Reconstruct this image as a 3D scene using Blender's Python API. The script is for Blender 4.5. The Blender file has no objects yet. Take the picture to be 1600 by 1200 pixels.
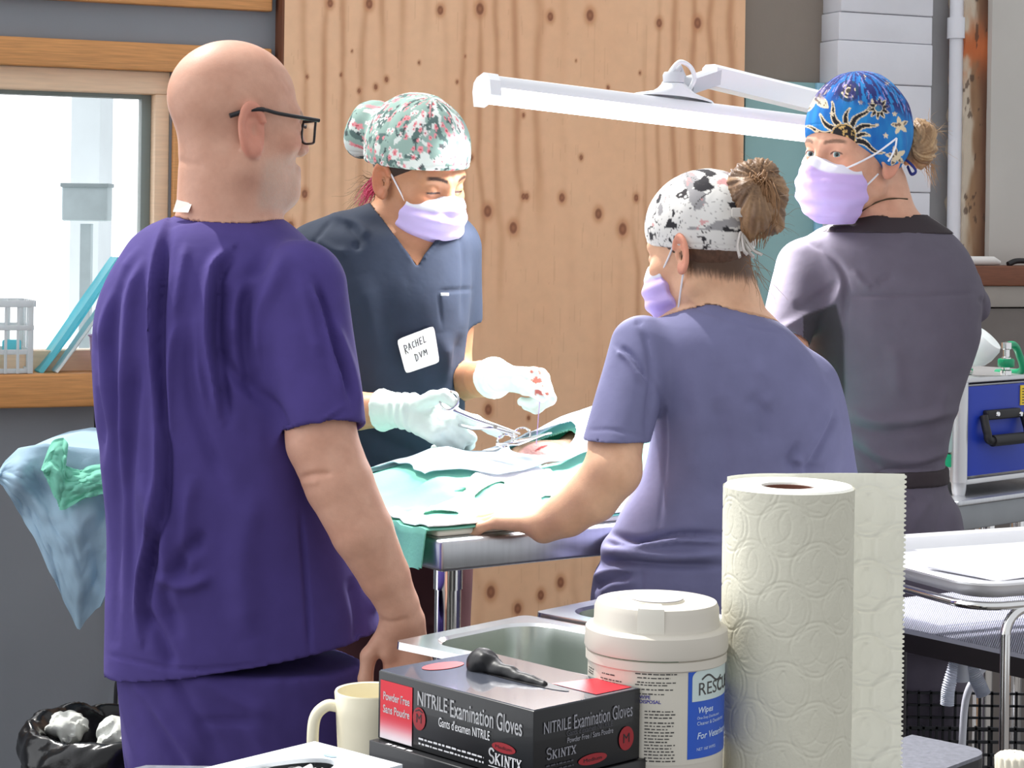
import bpy, math, random
import numpy as np
from mathutils import Vector, Matrix
random.seed(7); rng = np.random.default_rng(7)
S = bpy.context.scene
COL = S.collection

# ------------------------------------------------------------------ camera
F, HY, CZ, RS = 3200.0, 350.0, 1.47, 0.014        # focal length (px), horizon row, eye height, roll
RC = math.sqrt(1 - RS * RS)
cam = bpy.data.cameras.new('camera'); cam_o = bpy.data.objects.new('camera', cam); COL.objects.link(cam_o)
cam.sensor_width = 36; cam.lens = 36 * F / 1600
cam.shift_y = -(600 - HY) / 1600
cam_o.matrix_world = Matrix(((RC, -RS, 0, 0), (0, 0, -1, 0), (RS, RC, 0, CZ), (0, 0, 0, 1)))
cam.clip_start = 0.05; cam.clip_end = 100
S.camera = cam_o
# ------------------------------------------------------------------ world, sun, exposure
wd = bpy.data.worlds.new('world'); S.world = wd; wd.use_nodes = True
wn = wd.node_tree.nodes; bg = wn['Background']
bg.inputs[0].default_value = (0.95, 0.97, 1.0, 1)
# hazy sky: brightest low on the left, where the windows are
_tc = wn.new('ShaderNodeTexCoord'); _dp = wn.new('ShaderNodeVectorMath'); _dp.operation = 'DOT_PRODUCT'; _dp.inputs[1].default_value = (-0.904, 0.402, 0.15)
_mr = wn.new('ShaderNodeMapRange'); _mr.interpolation_type = 'SMOOTHSTEP'; _mr.inputs[1].default_value = 0.15; _mr.inputs[2].default_value = 0.8; _mr.inputs[3].default_value = 0.80; _mr.inputs[4].default_value = 2.2
wd.node_tree.links.new(_tc.outputs['Generated'], _dp.inputs[0]); wd.node_tree.links.new(_dp.outputs['Value'], _mr.inputs[0]); wd.node_tree.links.new(_mr.outputs[0], bg.inputs[1])
sun = bpy.data.lights.new('sun', 'SUN'); sun.energy = 4.2; sun.angle = math.radians(1.2); sun.color = (1, 0.97, 0.92)
sun_o = bpy.data.objects.new('sun', sun); COL.objects.link(sun_o)
SUN_DIR = Vector((-0.42, 0.38, 0.90))             # towards the sun: high, behind the back wall, to the left
sun_o.rotation_euler = SUN_DIR.to_track_quat('Z', 'Y').to_euler(); sun_o.location = SUN_DIR * 8
S.view_settings.view_transform = 'Standard'; S.view_settings.look = 'None'
S.view_settings.exposure = 0.12; S.view_settings.gamma = 1.0; S.view_settings.use_curve_mapping = False

# ------------------------------------------------------------------ helpers
def W(px, py, d):
    """world point seen at a pixel, at depth d in front of the lens"""
    dx, dy = px - 800, py - HY
    u = (dx * RC + dy * RS) / F; v = (-dx * RS + dy * RC) / F
    return np.array((u * d, d, CZ - v * d))
def proj(V):
    u = V[:, 0] / V[:, 1]; v = -(V[:, 2] - CZ) / V[:, 1]
    return 800 + F * (u * RC - v * RS), HY + F * (v * RC + u * RS)
def atz(px, py, z):
    """point of the horizontal plane z seen at a pixel"""
    v = (-(px - 800) * RS + (py - HY) * RC) / F
    return W(px, py, (CZ - z) / v)
def lin(c):
    c = np.asarray(c, float) / 255.0
    return np.where(c <= 0.04045, c / 12.92, ((c + 0.055) / 1.055) ** 2.4)
def unit(v):
    v = np.asarray(v, float); return v / np.linalg.norm(v)

def hash2(i, j, seed):
    h = (i.astype(np.int64) * 374761393 + j.astype(np.int64) * 668265263 + seed * 982451653) & 0x7fffffff
    h = ((h ^ (h >> 13)) * 1274126177) & 0x7fffffff
    return ((h ^ (h >> 16)) & 0xffff) / 65535.0
def noise2(x, y, seed=0):
    x = np.asarray(x, float); y = np.asarray(y, float)
    i = np.floor(x); j = np.floor(y); fx = x - i; fy = y - j
    fx = fx * fx * (3 - 2 * fx); fy = fy * fy * (3 - 2 * fy)
    a = hash2(i, j, seed); b = hash2(i + 1, j, seed); c = hash2(i, j + 1, seed); d = hash2(i + 1, j + 1, seed)
    return (a * (1 - fx) + b * fx) * (1 - fy) + (c * (1 - fx) + d * fx) * fy
def fbm(x, y, seed=0, o=3):
    t = 0; a = 0.5
    for k in range(o):
        t = t + a * noise2(x * 2 ** k, y * 2 ** k, seed + k * 17); a *= 0.5
    return t
def sstep(a, b, x):
    t = np.clip((x - a) / (b - a), 0, 1); return t * t * (3 - 2 * t)
def mixc(c0, c1, t):
    t = np.clip(np.asarray(t), 0, 1)[..., None]; return np.asarray(c0) * (1 - t) + np.asarray(c1) * t

# ------------------------------------------------------------------ materials
MATS = {}
def mat(name, rgb=(128, 128, 128), rough=0.6, metal=0.0, var=0.06, vscale=12.0, bump=0.0, bscale=60.0, attr=False,
        emit=None, trans=0.0, coat=0.0, sheen=0.0, alpha=1.0, spec=0.5, sss=0.0, ior=1.45, stretch=(1, 1, 1), thin=0.0):
    if name in MATS: return MATS[name]
    m = bpy.data.materials.new(name); m.use_nodes = True; MATS[name] = m
    nt = m.node_tree; N = nt.nodes; L = nt.links
    b = N['Principled BSDF']
    b.inputs['Roughness'].default_value = rough; b.inputs['Metallic'].default_value = metal
    b.inputs['Specular IOR Level'].default_value = spec; b.inputs['IOR'].default_value = ior
    b.inputs['Transmission Weight'].default_value = trans; b.inputs['Coat Weight'].default_value = coat
    b.inputs['Sheen Weight'].default_value = sheen; b.inputs['Alpha'].default_value = alpha
    if sss:
        b.inputs['Subsurface Weight'].default_value = sss; b.inputs['Subsurface Radius'].default_value = (0.012, 0.005, 0.003)
        b.inputs['Subsurface Scale'].default_value = 1.0
    tc = N.new('ShaderNodeTexCoord'); mp = N.new('ShaderNodeMapping'); mp.inputs['Scale'].default_value = stretch
    L.new(tc.outputs['Object'], mp.inputs[0])
    c = lin(rgb)
    if attr:
        a = N.new('ShaderNodeAttribute'); a.attribute_name = 'Col'; src = a.outputs['Color']
    else:
        a = N.new('ShaderNodeRGB'); a.outputs[0].default_value = (*c, 1); src = a.outputs[0]
    if var:
        n = N.new('ShaderNodeTexNoise'); n.inputs['Scale'].default_value = vscale; n.inputs['Detail'].default_value = 4
        L.new(mp.outputs[0], n.inputs['Vector'])
        r = N.new('ShaderNodeMapRange'); r.inputs[1].default_value = 0.3; r.inputs[2].default_value = 0.7
        r.inputs[3].default_value = 1 - var; r.inputs[4].default_value = 1 + var
        L.new(n.outputs[0], r.inputs[0])
        x = N.new('ShaderNodeVectorMath'); x.operation = 'SCALE'
        L.new(src, x.inputs[0]); L.new(r.outputs[0], x.inputs['Scale']); src = x.outputs[0]
    L.new(src, b.inputs['Base Color'])
    if bump:
        n = N.new('ShaderNodeTexNoise'); n.inputs['Scale'].default_value = bscale; n.inputs['Detail'].default_value = 3
        L.new(mp.outputs[0], n.inputs['Vector'])
        bp = N.new('ShaderNodeBump'); bp.inputs['Strength'].default_value = bump; bp.inputs['Distance'].default_value = 0.002
        L.new(n.outputs[0], bp.inputs['Height']); L.new(bp.outputs[0], b.inputs['Normal'])
    if emit:
        b.inputs['Emission Color'].default_value = (*lin(emit[0]), 1); b.inputs['Emission Strength'].default_value = emit[1]
    if thin:                                       # thin cloth or paper that lets some light through
        tr = N.new('ShaderNodeBsdfTranslucent'); L.new(src, tr.inputs[0])
        mx = N.new('ShaderNodeMixShader'); mx.inputs[0].default_value = thin
        L.new(b.outputs[0], mx.inputs[1]); L.new(tr.outputs[0], mx.inputs[2])
        L.new(mx.outputs[0], N['Material Output'].inputs[0])
    return m

# ------------------------------------------------------------------ objects
def link_mesh(name, V, polys, m, parent=None, loc=None, smooth=True, col=None):
    """polys: (N,4) / (N,3) int array or list of index lists"""
    V = np.asarray(V, np.float32).reshape(-1, 3)
    loc = np.zeros(3) if loc is None else np.asarray(loc, float)
    me = bpy.data.meshes.new(name)
    if isinstance(polys, np.ndarray):
        n, k = polys.shape
        me.vertices.add(len(V)); me.loops.add(n * k); me.polygons.add(n)
        me.vertices.foreach_set('co', (V - loc.astype(np.float32)).ravel())
        me.loops.foreach_set('vertex_index', polys.astype(np.int32).ravel())
        me.polygons.foreach_set('loop_start', np.arange(0, n * k, k, dtype=np.int32))
        me.update(calc_edges=True)
    else:
        me.from_pydata([tuple(map(float, v)) for v in (V - loc)], [], [list(map(int, p)) for p in polys]); me.update()
    me.validate()
    if smooth:
        me.polygons.foreach_set('use_smooth', np.ones(len(me.polygons), bool))
        if smooth is not True: me.set_sharp_from_angle(angle=math.radians(smooth))
    me.materials.append(m)
    if col is not None:
        a = me.color_attributes.new('Col', 'FLOAT_COLOR', 'POINT')
        c4 = np.ones((len(V), 4), np.float32); c4[:, :3] = col; a.data.foreach_set('color', c4.ravel())
    o = bpy.data.objects.new(name, me); COL.objects.link(o)
    o.location = loc
    if parent is not None:
        o.parent = parent
        q = parent; off = Vector((0, 0, 0))
        while q is not None:
            off += q.location; q = q.parent
        o.location = Vector(loc) - off
    return o
def tag(o, label, cat=None, group=None, kind=None):
    o['label'] = label
    if cat: o['category'] = cat
    if group: o['group'] = group
    if kind: o['kind'] = kind
    return o
def thing(name, label, cat, loc, group=None):
    o = bpy.data.objects.new(name, None); COL.objects.link(o); o.location = Vector(loc); o.empty_display_size = 0.05
    return tag(o, label, cat, group)
def struct(o): o['kind'] = 'structure'; return o

class MB:
    """collects shapes, links them as ONE mesh"""
    def __init__(s): s.v = []; s.f = []
    def add(s, V, Fs):
        n = len(s.v); s.v += [tuple(x) for x in np.asarray(V, float)]; s.f += [[n + i for i in p] for p in Fs]; return s
    def box(s, c, size, ax=None, bev=0.0):
        hx, hy, hz = [q / 2 for q in size]
        A = np.eye(3) if ax is None else np.array(ax, float)         # rows: x, y, z axes
        b = min(bev, hx * .9, hy * .9, hz * .9)
        if b <= 0:
            P = [(x * hx, y * hy, z * hz) for x in (-1, 1) for y in (-1, 1) for z in (-1, 1)]
            Q = [[0, 1, 3, 2], [4, 6, 7, 5], [0, 4, 5, 1], [2, 3, 7, 6], [0, 2, 6, 4], [1, 5, 7, 3]]
        else:
            me = bpy.data.meshes.new('t'); import bmesh
            bm = bmesh.new(); bmesh.ops.create_cube(bm, size=1)
            for v in bm.verts: v.co = Vector((v.co.x * 2 * hx, v.co.y * 2 * hy, v.co.z * 2 * hz))
            bmesh.ops.bevel(bm, geom=bm.edges[:], offset=b, segments=3, profile=0.5, affect='EDGES')
            bm.verts.index_update(); P = [tuple(v.co) for v in bm.verts]; Q = [[v.index for v in f.verts] for f in bm.faces]
            bm.free(); bpy.data.meshes.remove(me)
        return s.add(np.array(P) @ A + np.asarray(c, float), Q)
    def prism(s, pts, z0, z1):
        n = len(pts); V = [(p[0], p[1], z0) for p in pts] + [(p[0], p[1], z1) for p in pts]
        Q = [[i, (i + 1) % n, n + (i + 1) % n, n + i] for i in range(n)] + [list(range(n))[::-1], list(range(n, 2 * n))]
        return s.add(V, Q)
    def extrude(s, prof, a, b, xa, ya):
        """2-D profile carried from a to b; xa, ya are the profile's axes"""
        a, b, xa, ya = map(lambda q: np.asarray(q, float), (a, b, xa, ya)); n = len(prof)
        V = [a + xa * p[0] + ya * p[1] for p in prof] + [b + xa * p[0] + ya * p[1] for p in prof]
        Q = [[i, (i + 1) % n, n + (i + 1) % n, n + i] for i in range(n)] + [list(range(n))[::-1], list(range(n, 2 * n))]
        return s.add(V, Q)
    def lathe(s, prof, c=(0, 0, 0), n=48, ax=None, closed=False, cap=True):
        """prof: (r, z) pairs"""
        c = np.asarray(c, float); A = np.eye(3) if ax is None else np.array(ax, float); V = []; Q = []
        for r, z in prof:
            for k in range(n):
                a = 2 * math.pi * k / n; V.append(c + np.array((r * math.cos(a), r * math.sin(a), z)) @ A)
        m = len(prof)
        for i in range(m if closed else m - 1):
            i2 = (i + 1) % m
            for k in range(n):
                Q.append([i * n + k, i * n + (k + 1) % n, i2 * n + (k + 1) % n, i2 * n + k])
        if not closed and cap:
            if prof[0][0] > 1e-5: Q.append(list(range(n))[::-1])
            if prof[-1][0] > 1e-5: Q.append(list(range((m - 1) * n, m * n)))
        return s.add(V, Q)
    def tube(s, pts, r, n=10, cap=True, flat=1.0):
        P = [np.asarray(p, float) for p in pts]; m = len(P); R = list(r) if np.ndim(r) else [r] * m; V = []; Q = []
        up = None
        for i in range(m):
            t = unit(P[min(i + 1, m - 1)] - P[max(i - 1, 0)])
            if up is None:
                up = np.array((0, 0, 1.)) if abs(t[2]) < 0.9 else np.array((1., 0, 0))
            x = unit(np.cross(up, t)); y = np.cross(t, x); up = y
            for k in range(n):
                a = 2 * math.pi * k / n; V.append(P[i] + x * R[i] * math.cos(a) + y * R[i] * flat * math.sin(a))
        for i in range(m - 1):
            for k in range(n): Q.append([i * n + k, i * n + (k + 1) % n, (i + 1) * n + (k + 1) % n, (i + 1) * n + k])
        if cap: Q += [list(range(n))[::-1], list(range((m - 1) * n, m * n))]
        return s.add(V, Q)
    def build(s, name, m, parent=None, loc=None, smooth=40, col=None):
        return link_mesh(name, s.v, s.f, m, parent, loc, smooth, col)
def curve(pts, n=12):
    """Catmull-Rom through the points"""
    P = [np.asarray(p, float) for p in pts]; P = [2 * P[0] - P[1]] + P + [2 * P[-1] - P[-2]]; out = []
    for i in range(1, len(P) - 2):
        for k in range(n):
            t = k / n; a, b, c, d = P[i - 1:i + 3]
            out.append(0.5 * (2 * b + (c - a) * t + (2 * a - 5 * b + 4 * c - d) * t * t + (3 * b - a - 3 * c + d) * t ** 3))
    return out + [P[-2]]
def grid_faces(nu, nv):
    i = np.arange(nu - 1)[:, None]; j = np.arange(nv - 1)[None, :]
    a = (i * nv + j).ravel(); return np.stack([a, a + nv, a + nv + 1, a + 1], 1)
def sheet(name, P, m, parent=None, loc=None, thick=0.0015, keep=None, col=None, flip=False):
    """P: (nu,nv,3) grid of points made into a thin two-sided sheet"""
    nu, nv = P.shape[:2]; V = P.reshape(-1, 3); Fq = grid_faces(nu, nv)
    if keep is not None:
        k = keep.ravel(); Fq = Fq[k[Fq].all(1)]
    if flip: Fq = Fq[:, ::-1]
    a = V[Fq]; nrm = np.cross(a[:, 2] - a[:, 0], a[:, 3] - a[:, 1]); vn = np.zeros_like(V)
    for q in range(4): np.add.at(vn, Fq[:, q], nrm)
    vn /= np.maximum(np.linalg.norm(vn, axis=1, keepdims=True), 1e-12)
    V2 = np.concatenate([V, V - vn * thick]); n = len(V)
    e = np.concatenate([Fq[:, [0, 1]], Fq[:, [1, 2]], Fq[:, [2, 3]], Fq[:, [3, 0]]])
    key = {}
    for p, q in e: key[(p, q)] = 1
    rim = np.array([(q, p, p + n, q + n) for p, q in key if (q, p) not in key])
    Fa = np.concatenate([Fq, Fq[:, ::-1] + n, rim])
    used = np.unique(Fa); remap = -np.ones(2 * n, int); remap[used] = np.arange(len(used))
    c2 = None if col is None else np.concatenate([col.reshape(-1, 3)] * 2)[used]
    return link_mesh(name, V2[used], remap[Fa], m, parent, loc, 60, c2)

# lettering: blender's own font turned into mesh, laid on any surface through a mapping
_TX = {}
def glyphs(s):
    if s not in _TX:
        cu = bpy.data.curves.new('t', 'FONT'); cu.body = s; cu.resolution_u = 3
        o = bpy.data.objects.new('t', cu); COL.objects.link(o)
        dg = bpy.context.evaluated_depsgraph_get(); me = bpy.data.meshes.new_from_object(o.evaluated_get(dg))
        V = np.array([v.co[:2] for v in me.vertices]); Q = [list(p.vertices) for p in me.polygons]
        bpy.data.objects.remove(o); bpy.data.curves.remove(cu); bpy.data.meshes.remove(me)
        _TX[s] = (V, Q, V.min(0), V.max(0))
    return _TX[s]
class Ink:
    """flat marks in (u, v) on a surface; fn maps (N,2) -> (N,3)"""
    def __init__(s): s.v = []; s.f = []
    def add(s, V, Q):
        n = len(s.v); s.v += [tuple(p) for p in V]; s.f += [[n + i for i in q] for q in Q]
    def text(s, t, u, v, w=None, h=None, slant=0.0, bold=0.0):
        V, Q, lo, hi = glyphs(t); sx = sy = None
        if h: sy = h / (hi[1] - lo[1])
        sx = w / (hi[0] - lo[0]) if w else sy
        if sy is None: sy = sx
        X = (V - lo) * (sx, sy); X[:, 0] += X[:, 1] * slant; X += (u, v)
        s.add(X, Q)
        if bold:
            for dx, dy in ((bold, 0), (0, bold), (bold, bold)): s.add(X + (dx, dy), Q)
    def rect(s, u, v, w, h, n=1):
        for k in range(n):
            a, b = u + w * k / n, u + w * (k + 1) / n
            s.add([(a, v), (b, v), (b, v + h), (a, v + h)], [[0, 1, 2, 3]])
    def stroke(s, pts, w):
        P = np.asarray(pts, float)
        for a, b in zip(P[:-1], P[1:]):
            t = (b - a) / max(np.linalg.norm(b - a), 1e-9); nn = np.array((-t[1], t[0])) * w / 2; e = t * w * 0.3
            s.add([a - nn - e, b - nn + e, b + nn + e, a + nn - e], [[0, 1, 2, 3]])
    def disc(s, u, v, a, b, n=28, hole=0.0):
        t = np.arange(n) * 2 * math.pi / n; O = np.stack([u + a * np.cos(t), v + b * np.sin(t)], 1)
        if hole:
            I = np.stack([u + a * hole * np.cos(t), v + b * hole * np.sin(t)], 1)
            s.add(np.concatenate([O, I]), [[k, (k + 1) % n, n + (k + 1) % n, n + k] for k in range(n)])
        else: s.add(O, [list(range(n))])
    def build(s, name, fn, m, parent, loc=None):
        return link_mesh(name, fn(np.array(s.v)), s.f, m, parent, loc, False)

# ------------------------------------------------------------------ signed-distance modelling (figures, cloth, soft shapes)
def d_ell(P, c, r, A=None):
    q = P - np.asarray(c)
    if A is not None: q = q @ np.asarray(A).T
    r = np.asarray(r, float); k0 = np.linalg.norm(q / r, axis=1); k1 = np.linalg.norm(q / (r * r), axis=1)
    return k0 * (k0 - 1) / np.maximum(k1, 1e-9)
def d_sph(P, c, r): return np.linalg.norm(P - np.asarray(c), axis=1) - r
def d_cap(P, a, b, ra, rb=None):
    rb = ra if rb is None else rb; a = np.asarray(a, float); b = np.asarray(b, float); ab = b - a
    t = np.clip((P - a) @ ab / max(ab @ ab, 1e-12), 0, 1)
    return np.linalg.norm(P - a - t[:, None] * ab, axis=1) - (ra + (rb - ra) * t)
def d_box(P, c, hs, A=None, r=0.0):
    q = P - np.asarray(c)
    if A is not None: q = q @ np.asarray(A).T
    q = np.abs(q) - (np.asarray(hs) - r)
    return np.linalg.norm(np.maximum(q, 0), axis=1) + np.minimum(q.max(1), 0) - r
def d_plane(P, p, n): return (P - np.asarray(p)) @ unit(n)
def smin(a, b, k):
    h = np.maximum(k - np.abs(a - b), 0) / k; return np.minimum(a, b) - h * h * k * 0.25
def smax(a, b, k): return -smin(-a, -b, k)
def d_chain(P, pts, rad, k=0.02):
    d = None
    for i in range(len(pts) - 1):
        e = d_cap(P, pts[i], pts[i + 1], rad[i], rad[i + 1]); d = e if d is None else smin(d, e, k)
    return d
class Loft:
    """stack of rounded cross-sections; rows: (row, left, right, depth centre, depth radius) read off the photograph"""
    def __init__(s, rows, p=2.3):
        R = curve([np.array(r, float) for r in rows], 6); z = []; X = []
        for py, l, r, dc, dr in R:
            a = W(l, py, dc); b = W(r, py, dc); z.append((a[2] + b[2]) / 2); X.append(((a[0] + b[0]) / 2, max((b[0] - a[0]) / 2, 0.01), dc, dr))
        o = np.argsort(z); s.z = np.array(z)[o]; s.X = np.array(X)[o]; s.p = p
    def __call__(s, P, grow=0.0):
        g = [np.interp(P[:, 2], s.z, s.X[:, k]) for k in range(4)]
        a = g[1] + grow; b = g[3] + grow
        q = ((np.abs(P[:, 0] - g[0]) / a) ** s.p + (np.abs(P[:, 1] - g[2]) / b) ** s.p) ** (1 / s.p)
        d = (q - 1) * np.minimum(a, b)
        return np.maximum(d, np.maximum(P[:, 2] - s.z[-1] - grow, s.z[0] - P[:, 2]))
def sdf_mesh(f, lo, hi, h, relax=1):
    lo = np.asarray(lo, float); hi = np.asarray(hi, float); B = 4
    nb = np.ceil((hi - lo) / (h * B)).astype(int) + 1
    g = [lo[k] + (np.arange(nb[k]) * B + (B - 1) / 2) * h for k in range(3)]
    G = np.stack(np.meshgrid(*g, indexing='ij'), -1).reshape(-1, 3)
    c = f(G).reshape(nb)
    act = np.abs(c) < h * B * 2.2
    Fd = np.repeat(np.repeat(np.repeat(c.astype(np.float32), B, 0), B, 1), B, 2)
    bi = np.argwhere(act) * B
    o = np.stack(np.meshgrid(*[np.arange(B)] * 3, indexing='ij'), -1).reshape(-1, 3)
    I = (bi[:, None, :] + o[None]).reshape(-1, 3)
    for k in range(0, len(I), 400000):
        J = I[k:k + 400000]; Fd[J[:, 0], J[:, 1], J[:, 2]] = f(lo + J * h)
    Sg = Fd < 0; sh = [n - 1 for n in Fd.shape]
    an = np.zeros(sh, bool); al = np.ones(sh, bool); offs = [(i, j, k) for i in (0, 1) for j in (0, 1) for k in (0, 1)]
    for i, j, k in offs:
        q = Sg[i:i + sh[0], j:j + sh[1], k:k + sh[2]]; an |= q; al &= q
    idx = np.argwhere(an & ~al); ID = -np.ones(sh, np.int32); ID[tuple(idx.T)] = np.arange(len(idx))
    vals = np.stack([Fd[idx[:, 0] + i, idx[:, 1] + j, idx[:, 2] + k] for i, j, k in offs], 1)
    acc = np.zeros((len(idx), 3)); cnt = np.zeros(len(idx))
    for a in range(8):
        for b in range(a + 1, 8):
            df = np.subtract(offs[b], offs[a])
            if np.abs(df).sum() != 1: continue
            va, vb = vals[:, a], vals[:, b]; m = (va < 0) != (vb < 0)
            t = va[m] / (va[m] - vb[m]); acc[m] += np.array(offs[a]) + t[:, None] * df; cnt[m] += 1
    V = lo + h * (idx + acc / np.maximum(cnt, 1)[:, None]); Q = []
    for ax in range(3):
        s0 = [slice(None)] * 3; s1 = [slice(None)] * 3; s0[ax] = slice(0, -1); s1[ax] = slice(1, None)
        A, Bq = Sg[tuple(s0)], Sg[tuple(s1)]; e = np.argwhere(A != Bq)
        u, v = [(1, 2), (2, 0), (0, 1)][ax]
        e = e[(e[:, u] > 0) & (e[:, v] > 0) & (e[:, u] < sh[u]) & (e[:, v] < sh[v]) & (e[:, ax] < sh[ax])]
        du = np.zeros(3, int); du[u] = 1; dv = np.zeros(3, int); dv[v] = 1
        q = np.stack([ID[tuple((e - du - dv).T)], ID[tuple((e - dv).T)], ID[tuple(e.T)], ID[tuple((e - du).T)]], 1)
        fl = ~A[tuple(e.T)]; q[fl] = q[fl][:, ::-1]; Q.append(q)
    Q = np.concatenate(Q); Q = Q[(Q >= 0).all(1)]
    for _ in range(relax): V = V + 0.5 * (lap(V, Q) - V)
    return V, Q
def lap(V, Q):
    a = np.zeros_like(V); n = np.zeros(len(V))
    for k in range(4):
        i, j = Q[:, k], Q[:, (k + 1) % 4]
        for c in range(3):
            a[:, c] += np.bincount(i, V[j, c], len(V)) + np.bincount(j, V[i, c], len(V))
        n += np.bincount(i, minlength=len(V)) + np.bincount(j, minlength=len(V))
    return a / np.maximum(n, 1)[:, None]
def vnormals(V, Q):
    a = V[Q]; n = np.cross(a[:, 2] - a[:, 0], a[:, 3] - a[:, 1]); o = np.zeros_like(V)
    for k in range(4):
        for c in range(3): o[:, c] += np.bincount(Q[:, k], n[:, c], len(V))
    return o / np.maximum(np.linalg.norm(o, axis=1, keepdims=True), 1e-12)
def poly_dist(x, y, pts):
    """distance to a polyline, signed side, 0..1 position"""
    best = np.full(len(x), 1e9); side = np.zeros(len(x)); par = np.zeros(len(x)); n = len(pts) - 1
    for i in range(n):
        (ax, ay), (bx, by) = pts[i], pts[i + 1]; ux, uy = bx - ax, by - ay; L2 = ux * ux + uy * uy + 1e-9
        t = np.clip(((x - ax) * ux + (y - ay) * uy) / L2, 0, 1); dx = x - ax - t * ux; dy = y - ay - t * uy
        d = np.hypot(dx, dy); m = d < best; best[m] = d[m]; side[m] = np.sign(ux * dy - uy * dx)[m]; par[m] = ((i + t) / n)[m]
    return best, side, par
def folds(V, Q, strokes, gain=1.0):
    """cloth folds: (points as seen, width, height in mm, kind) - 'r' ridge or hollow, 's' tucked step"""
    N = vnormals(V, Q); x, y = proj(V); D = np.zeros(len(V)); wf = sstep(0.15, -0.25, N[:, 1])
    for pts, w, amp, *k in strokes:
        pp = [tuple(p) for p in curve([np.array(p, float) for p in pts], 4)] if len(pts) > 2 else pts
        X = np.array(pp); m = (x > X[:, 0].min() - 3 * w) & (x < X[:, 0].max() + 3 * w) & (y > X[:, 1].min() - 3 * w) & (y < X[:, 1].max() + 3 * w)
        d, s, t = poly_dist(x[m], y[m], pp); taper = np.minimum(1, np.minimum(t, 1 - t) * 5 + 0.12)
        if k and k[0] == 's': g = s * (d / w) * np.exp(-(d / w) ** 2) * 2.2
        else: g = np.exp(-(d / w) ** 2)
        D[m] += gain * amp * 0.001 * g * taper
    return V + N * (D * wf)[:, None]

# ================================================================== THE SETTING
WK = 0.42; WN = unit((WK, -1, 0)); WE = unit((1, WK, 0)); WQ = math.sqrt(1 + WK * WK); WY = 5.46
def WP(px, py, off=0.0):
    """point of the back wall (or a plane `off` in front of it) seen at a pixel"""
    p = W(px, py, 1.0); u = p[0]; d = (WY - off * WQ) / (1 - WK * u); return W(px, py, d)
def wa(px, py=350, off=0.0):
    p = WP(px, py, off); return float((p - (0, WY, 0)) @ WE)
def wz(px, py, off=0.0): return float(WP(px, py, off)[2])
def wpt(a, z, off=0.0): return np.array((0, WY, 0)) + WE * a + WN * off + np.array((0, 0, z))
WAX = np.array((WE, -WN, (0, 0, 1)))                # box axes: along, into the wall, up
def wbox(mb, a0, a1, z0, z1, o0, o1, bev=0.0):
    c = wpt((a0 + a1) / 2, (z0 + z1) / 2, (o0 + o1) / 2); return mb.box(c, (a1 - a0, abs(o1 - o0), z1 - z0), WAX, bev)

m_wall = mat('grey wall paint', (134, 138, 144), 0.75, var=0.05, vscale=3, bump=0.15, bscale=90)
m_wall2 = mat('taupe wall paint', (138, 128, 118), 0.8, var=0.06, vscale=4, bump=0.2, bscale=60)
m_white = mat('white wall paint', (214, 214, 220), 0.7, var=0.05, vscale=5, bump=0.35, bscale=35)
m_pale = mat('pale plaster', (190, 186, 180), 0.8, var=0.05, vscale=3, bump=0.2, bscale=30)
m_floor = mat('concrete floor', (95, 92, 90), 0.6, var=0.12, vscale=2)
m_trim = mat('varnished fir trim', (206, 146, 88), 0.45, var=0.16, vscale=6, stretch=(2, 2, 45), bump=0.06, bscale=20)
m_frame = mat('pale window wood', (236, 204, 172), 0.5, var=0.07, vscale=5, stretch=(2, 2, 30))
m_glass = mat('window glass', (255, 255, 255), 0.0, var=0, trans=1.0, ior=1.01, spec=0.3)
m_gasket = mat('grey gasket', (128, 140, 138), 0.5, var=0.03)
m_teal = mat('teal paint', (140, 178, 178), 0.55, var=0.04, vscale=4)
m_ltblue = mat('light blue edge', (150, 200, 225), 0.5, var=0.03)

fl = MB(); fl.box((0, 3.5, -0.05), (9, 11, 0.1)); struct(fl.build('floor', m_floor))
aL = wa(-420); aW = wa(264, 300); aP0 = wa(440, 100, 0.04); aP1 = wa(1158, 100, 0.04)
zH = wz(130, 107); zS = wz(80, 583, 0.05); zSb = wz(80, 636, 0.06); WT = 2.5
w = MB()
wbox(w, -4.0, aW, 0, zS - 0.02, -0.14, 0); wbox(w, aW, aP1, 0, WT, -0.14, 0); wbox(w, -4.0, aW, zH, WT, -0.14, 0); wbox(w, -4.0, aL, zS - .02, zH, -0.14, 0)
struct(w.build('wall_back', m_wall, smooth=False))
w = MB(); wbox(w, aP1, wa(1330), 0, WT, -0.14, 0); struct(w.build('wall_right', m_wall2, smooth=False))
# window 1: trim boards, sash frame, gasket, pane
zt0 = wz(130, 106, 0.03); zt1 = wz(130, 62, 0.03); aR = wa(425, 80, 0.03)
t = MB(); wbox(t, -3.2, aR, zt0, zt1, 0, 0.03, 0.004); struct(t.build('trim_1', m_trim, smooth=30))
z2 = wz(200, 5.5, 0.03); t = MB(); wbox(t, -3.2, aR, z2, z2 + 0.09, 0, 0.03, 0.004); struct(t.build('trim_2', m_trim, smooth=30))
t = MB(); wbox(t, -3.2, wa(300, 600, .06), zSb, zS, -0.14, 0.075, 0.006); struct(t.build('trim_3', m_trim, smooth=30))
t = MB(); wbox(t, wa(272, 250, .03), wa(300, 250, .03), zS, zt0, 0.0, 0.028, 0.003); struct(t.build('trim_4', m_trim, smooth=30))
win = thing('window_1', 'bright window in pale wood frame above the sill on the left', 'window', wpt(aL, zS)); win['kind'] = 'structure'
f = MB()
wbox(f, aL, aW, zH - 0.056, zH, -0.10, -0.004, 0.003); wbox(f, aL, aW, zS - .02, zS + 0.05, -0.10, -0.02, 0.003)
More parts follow.
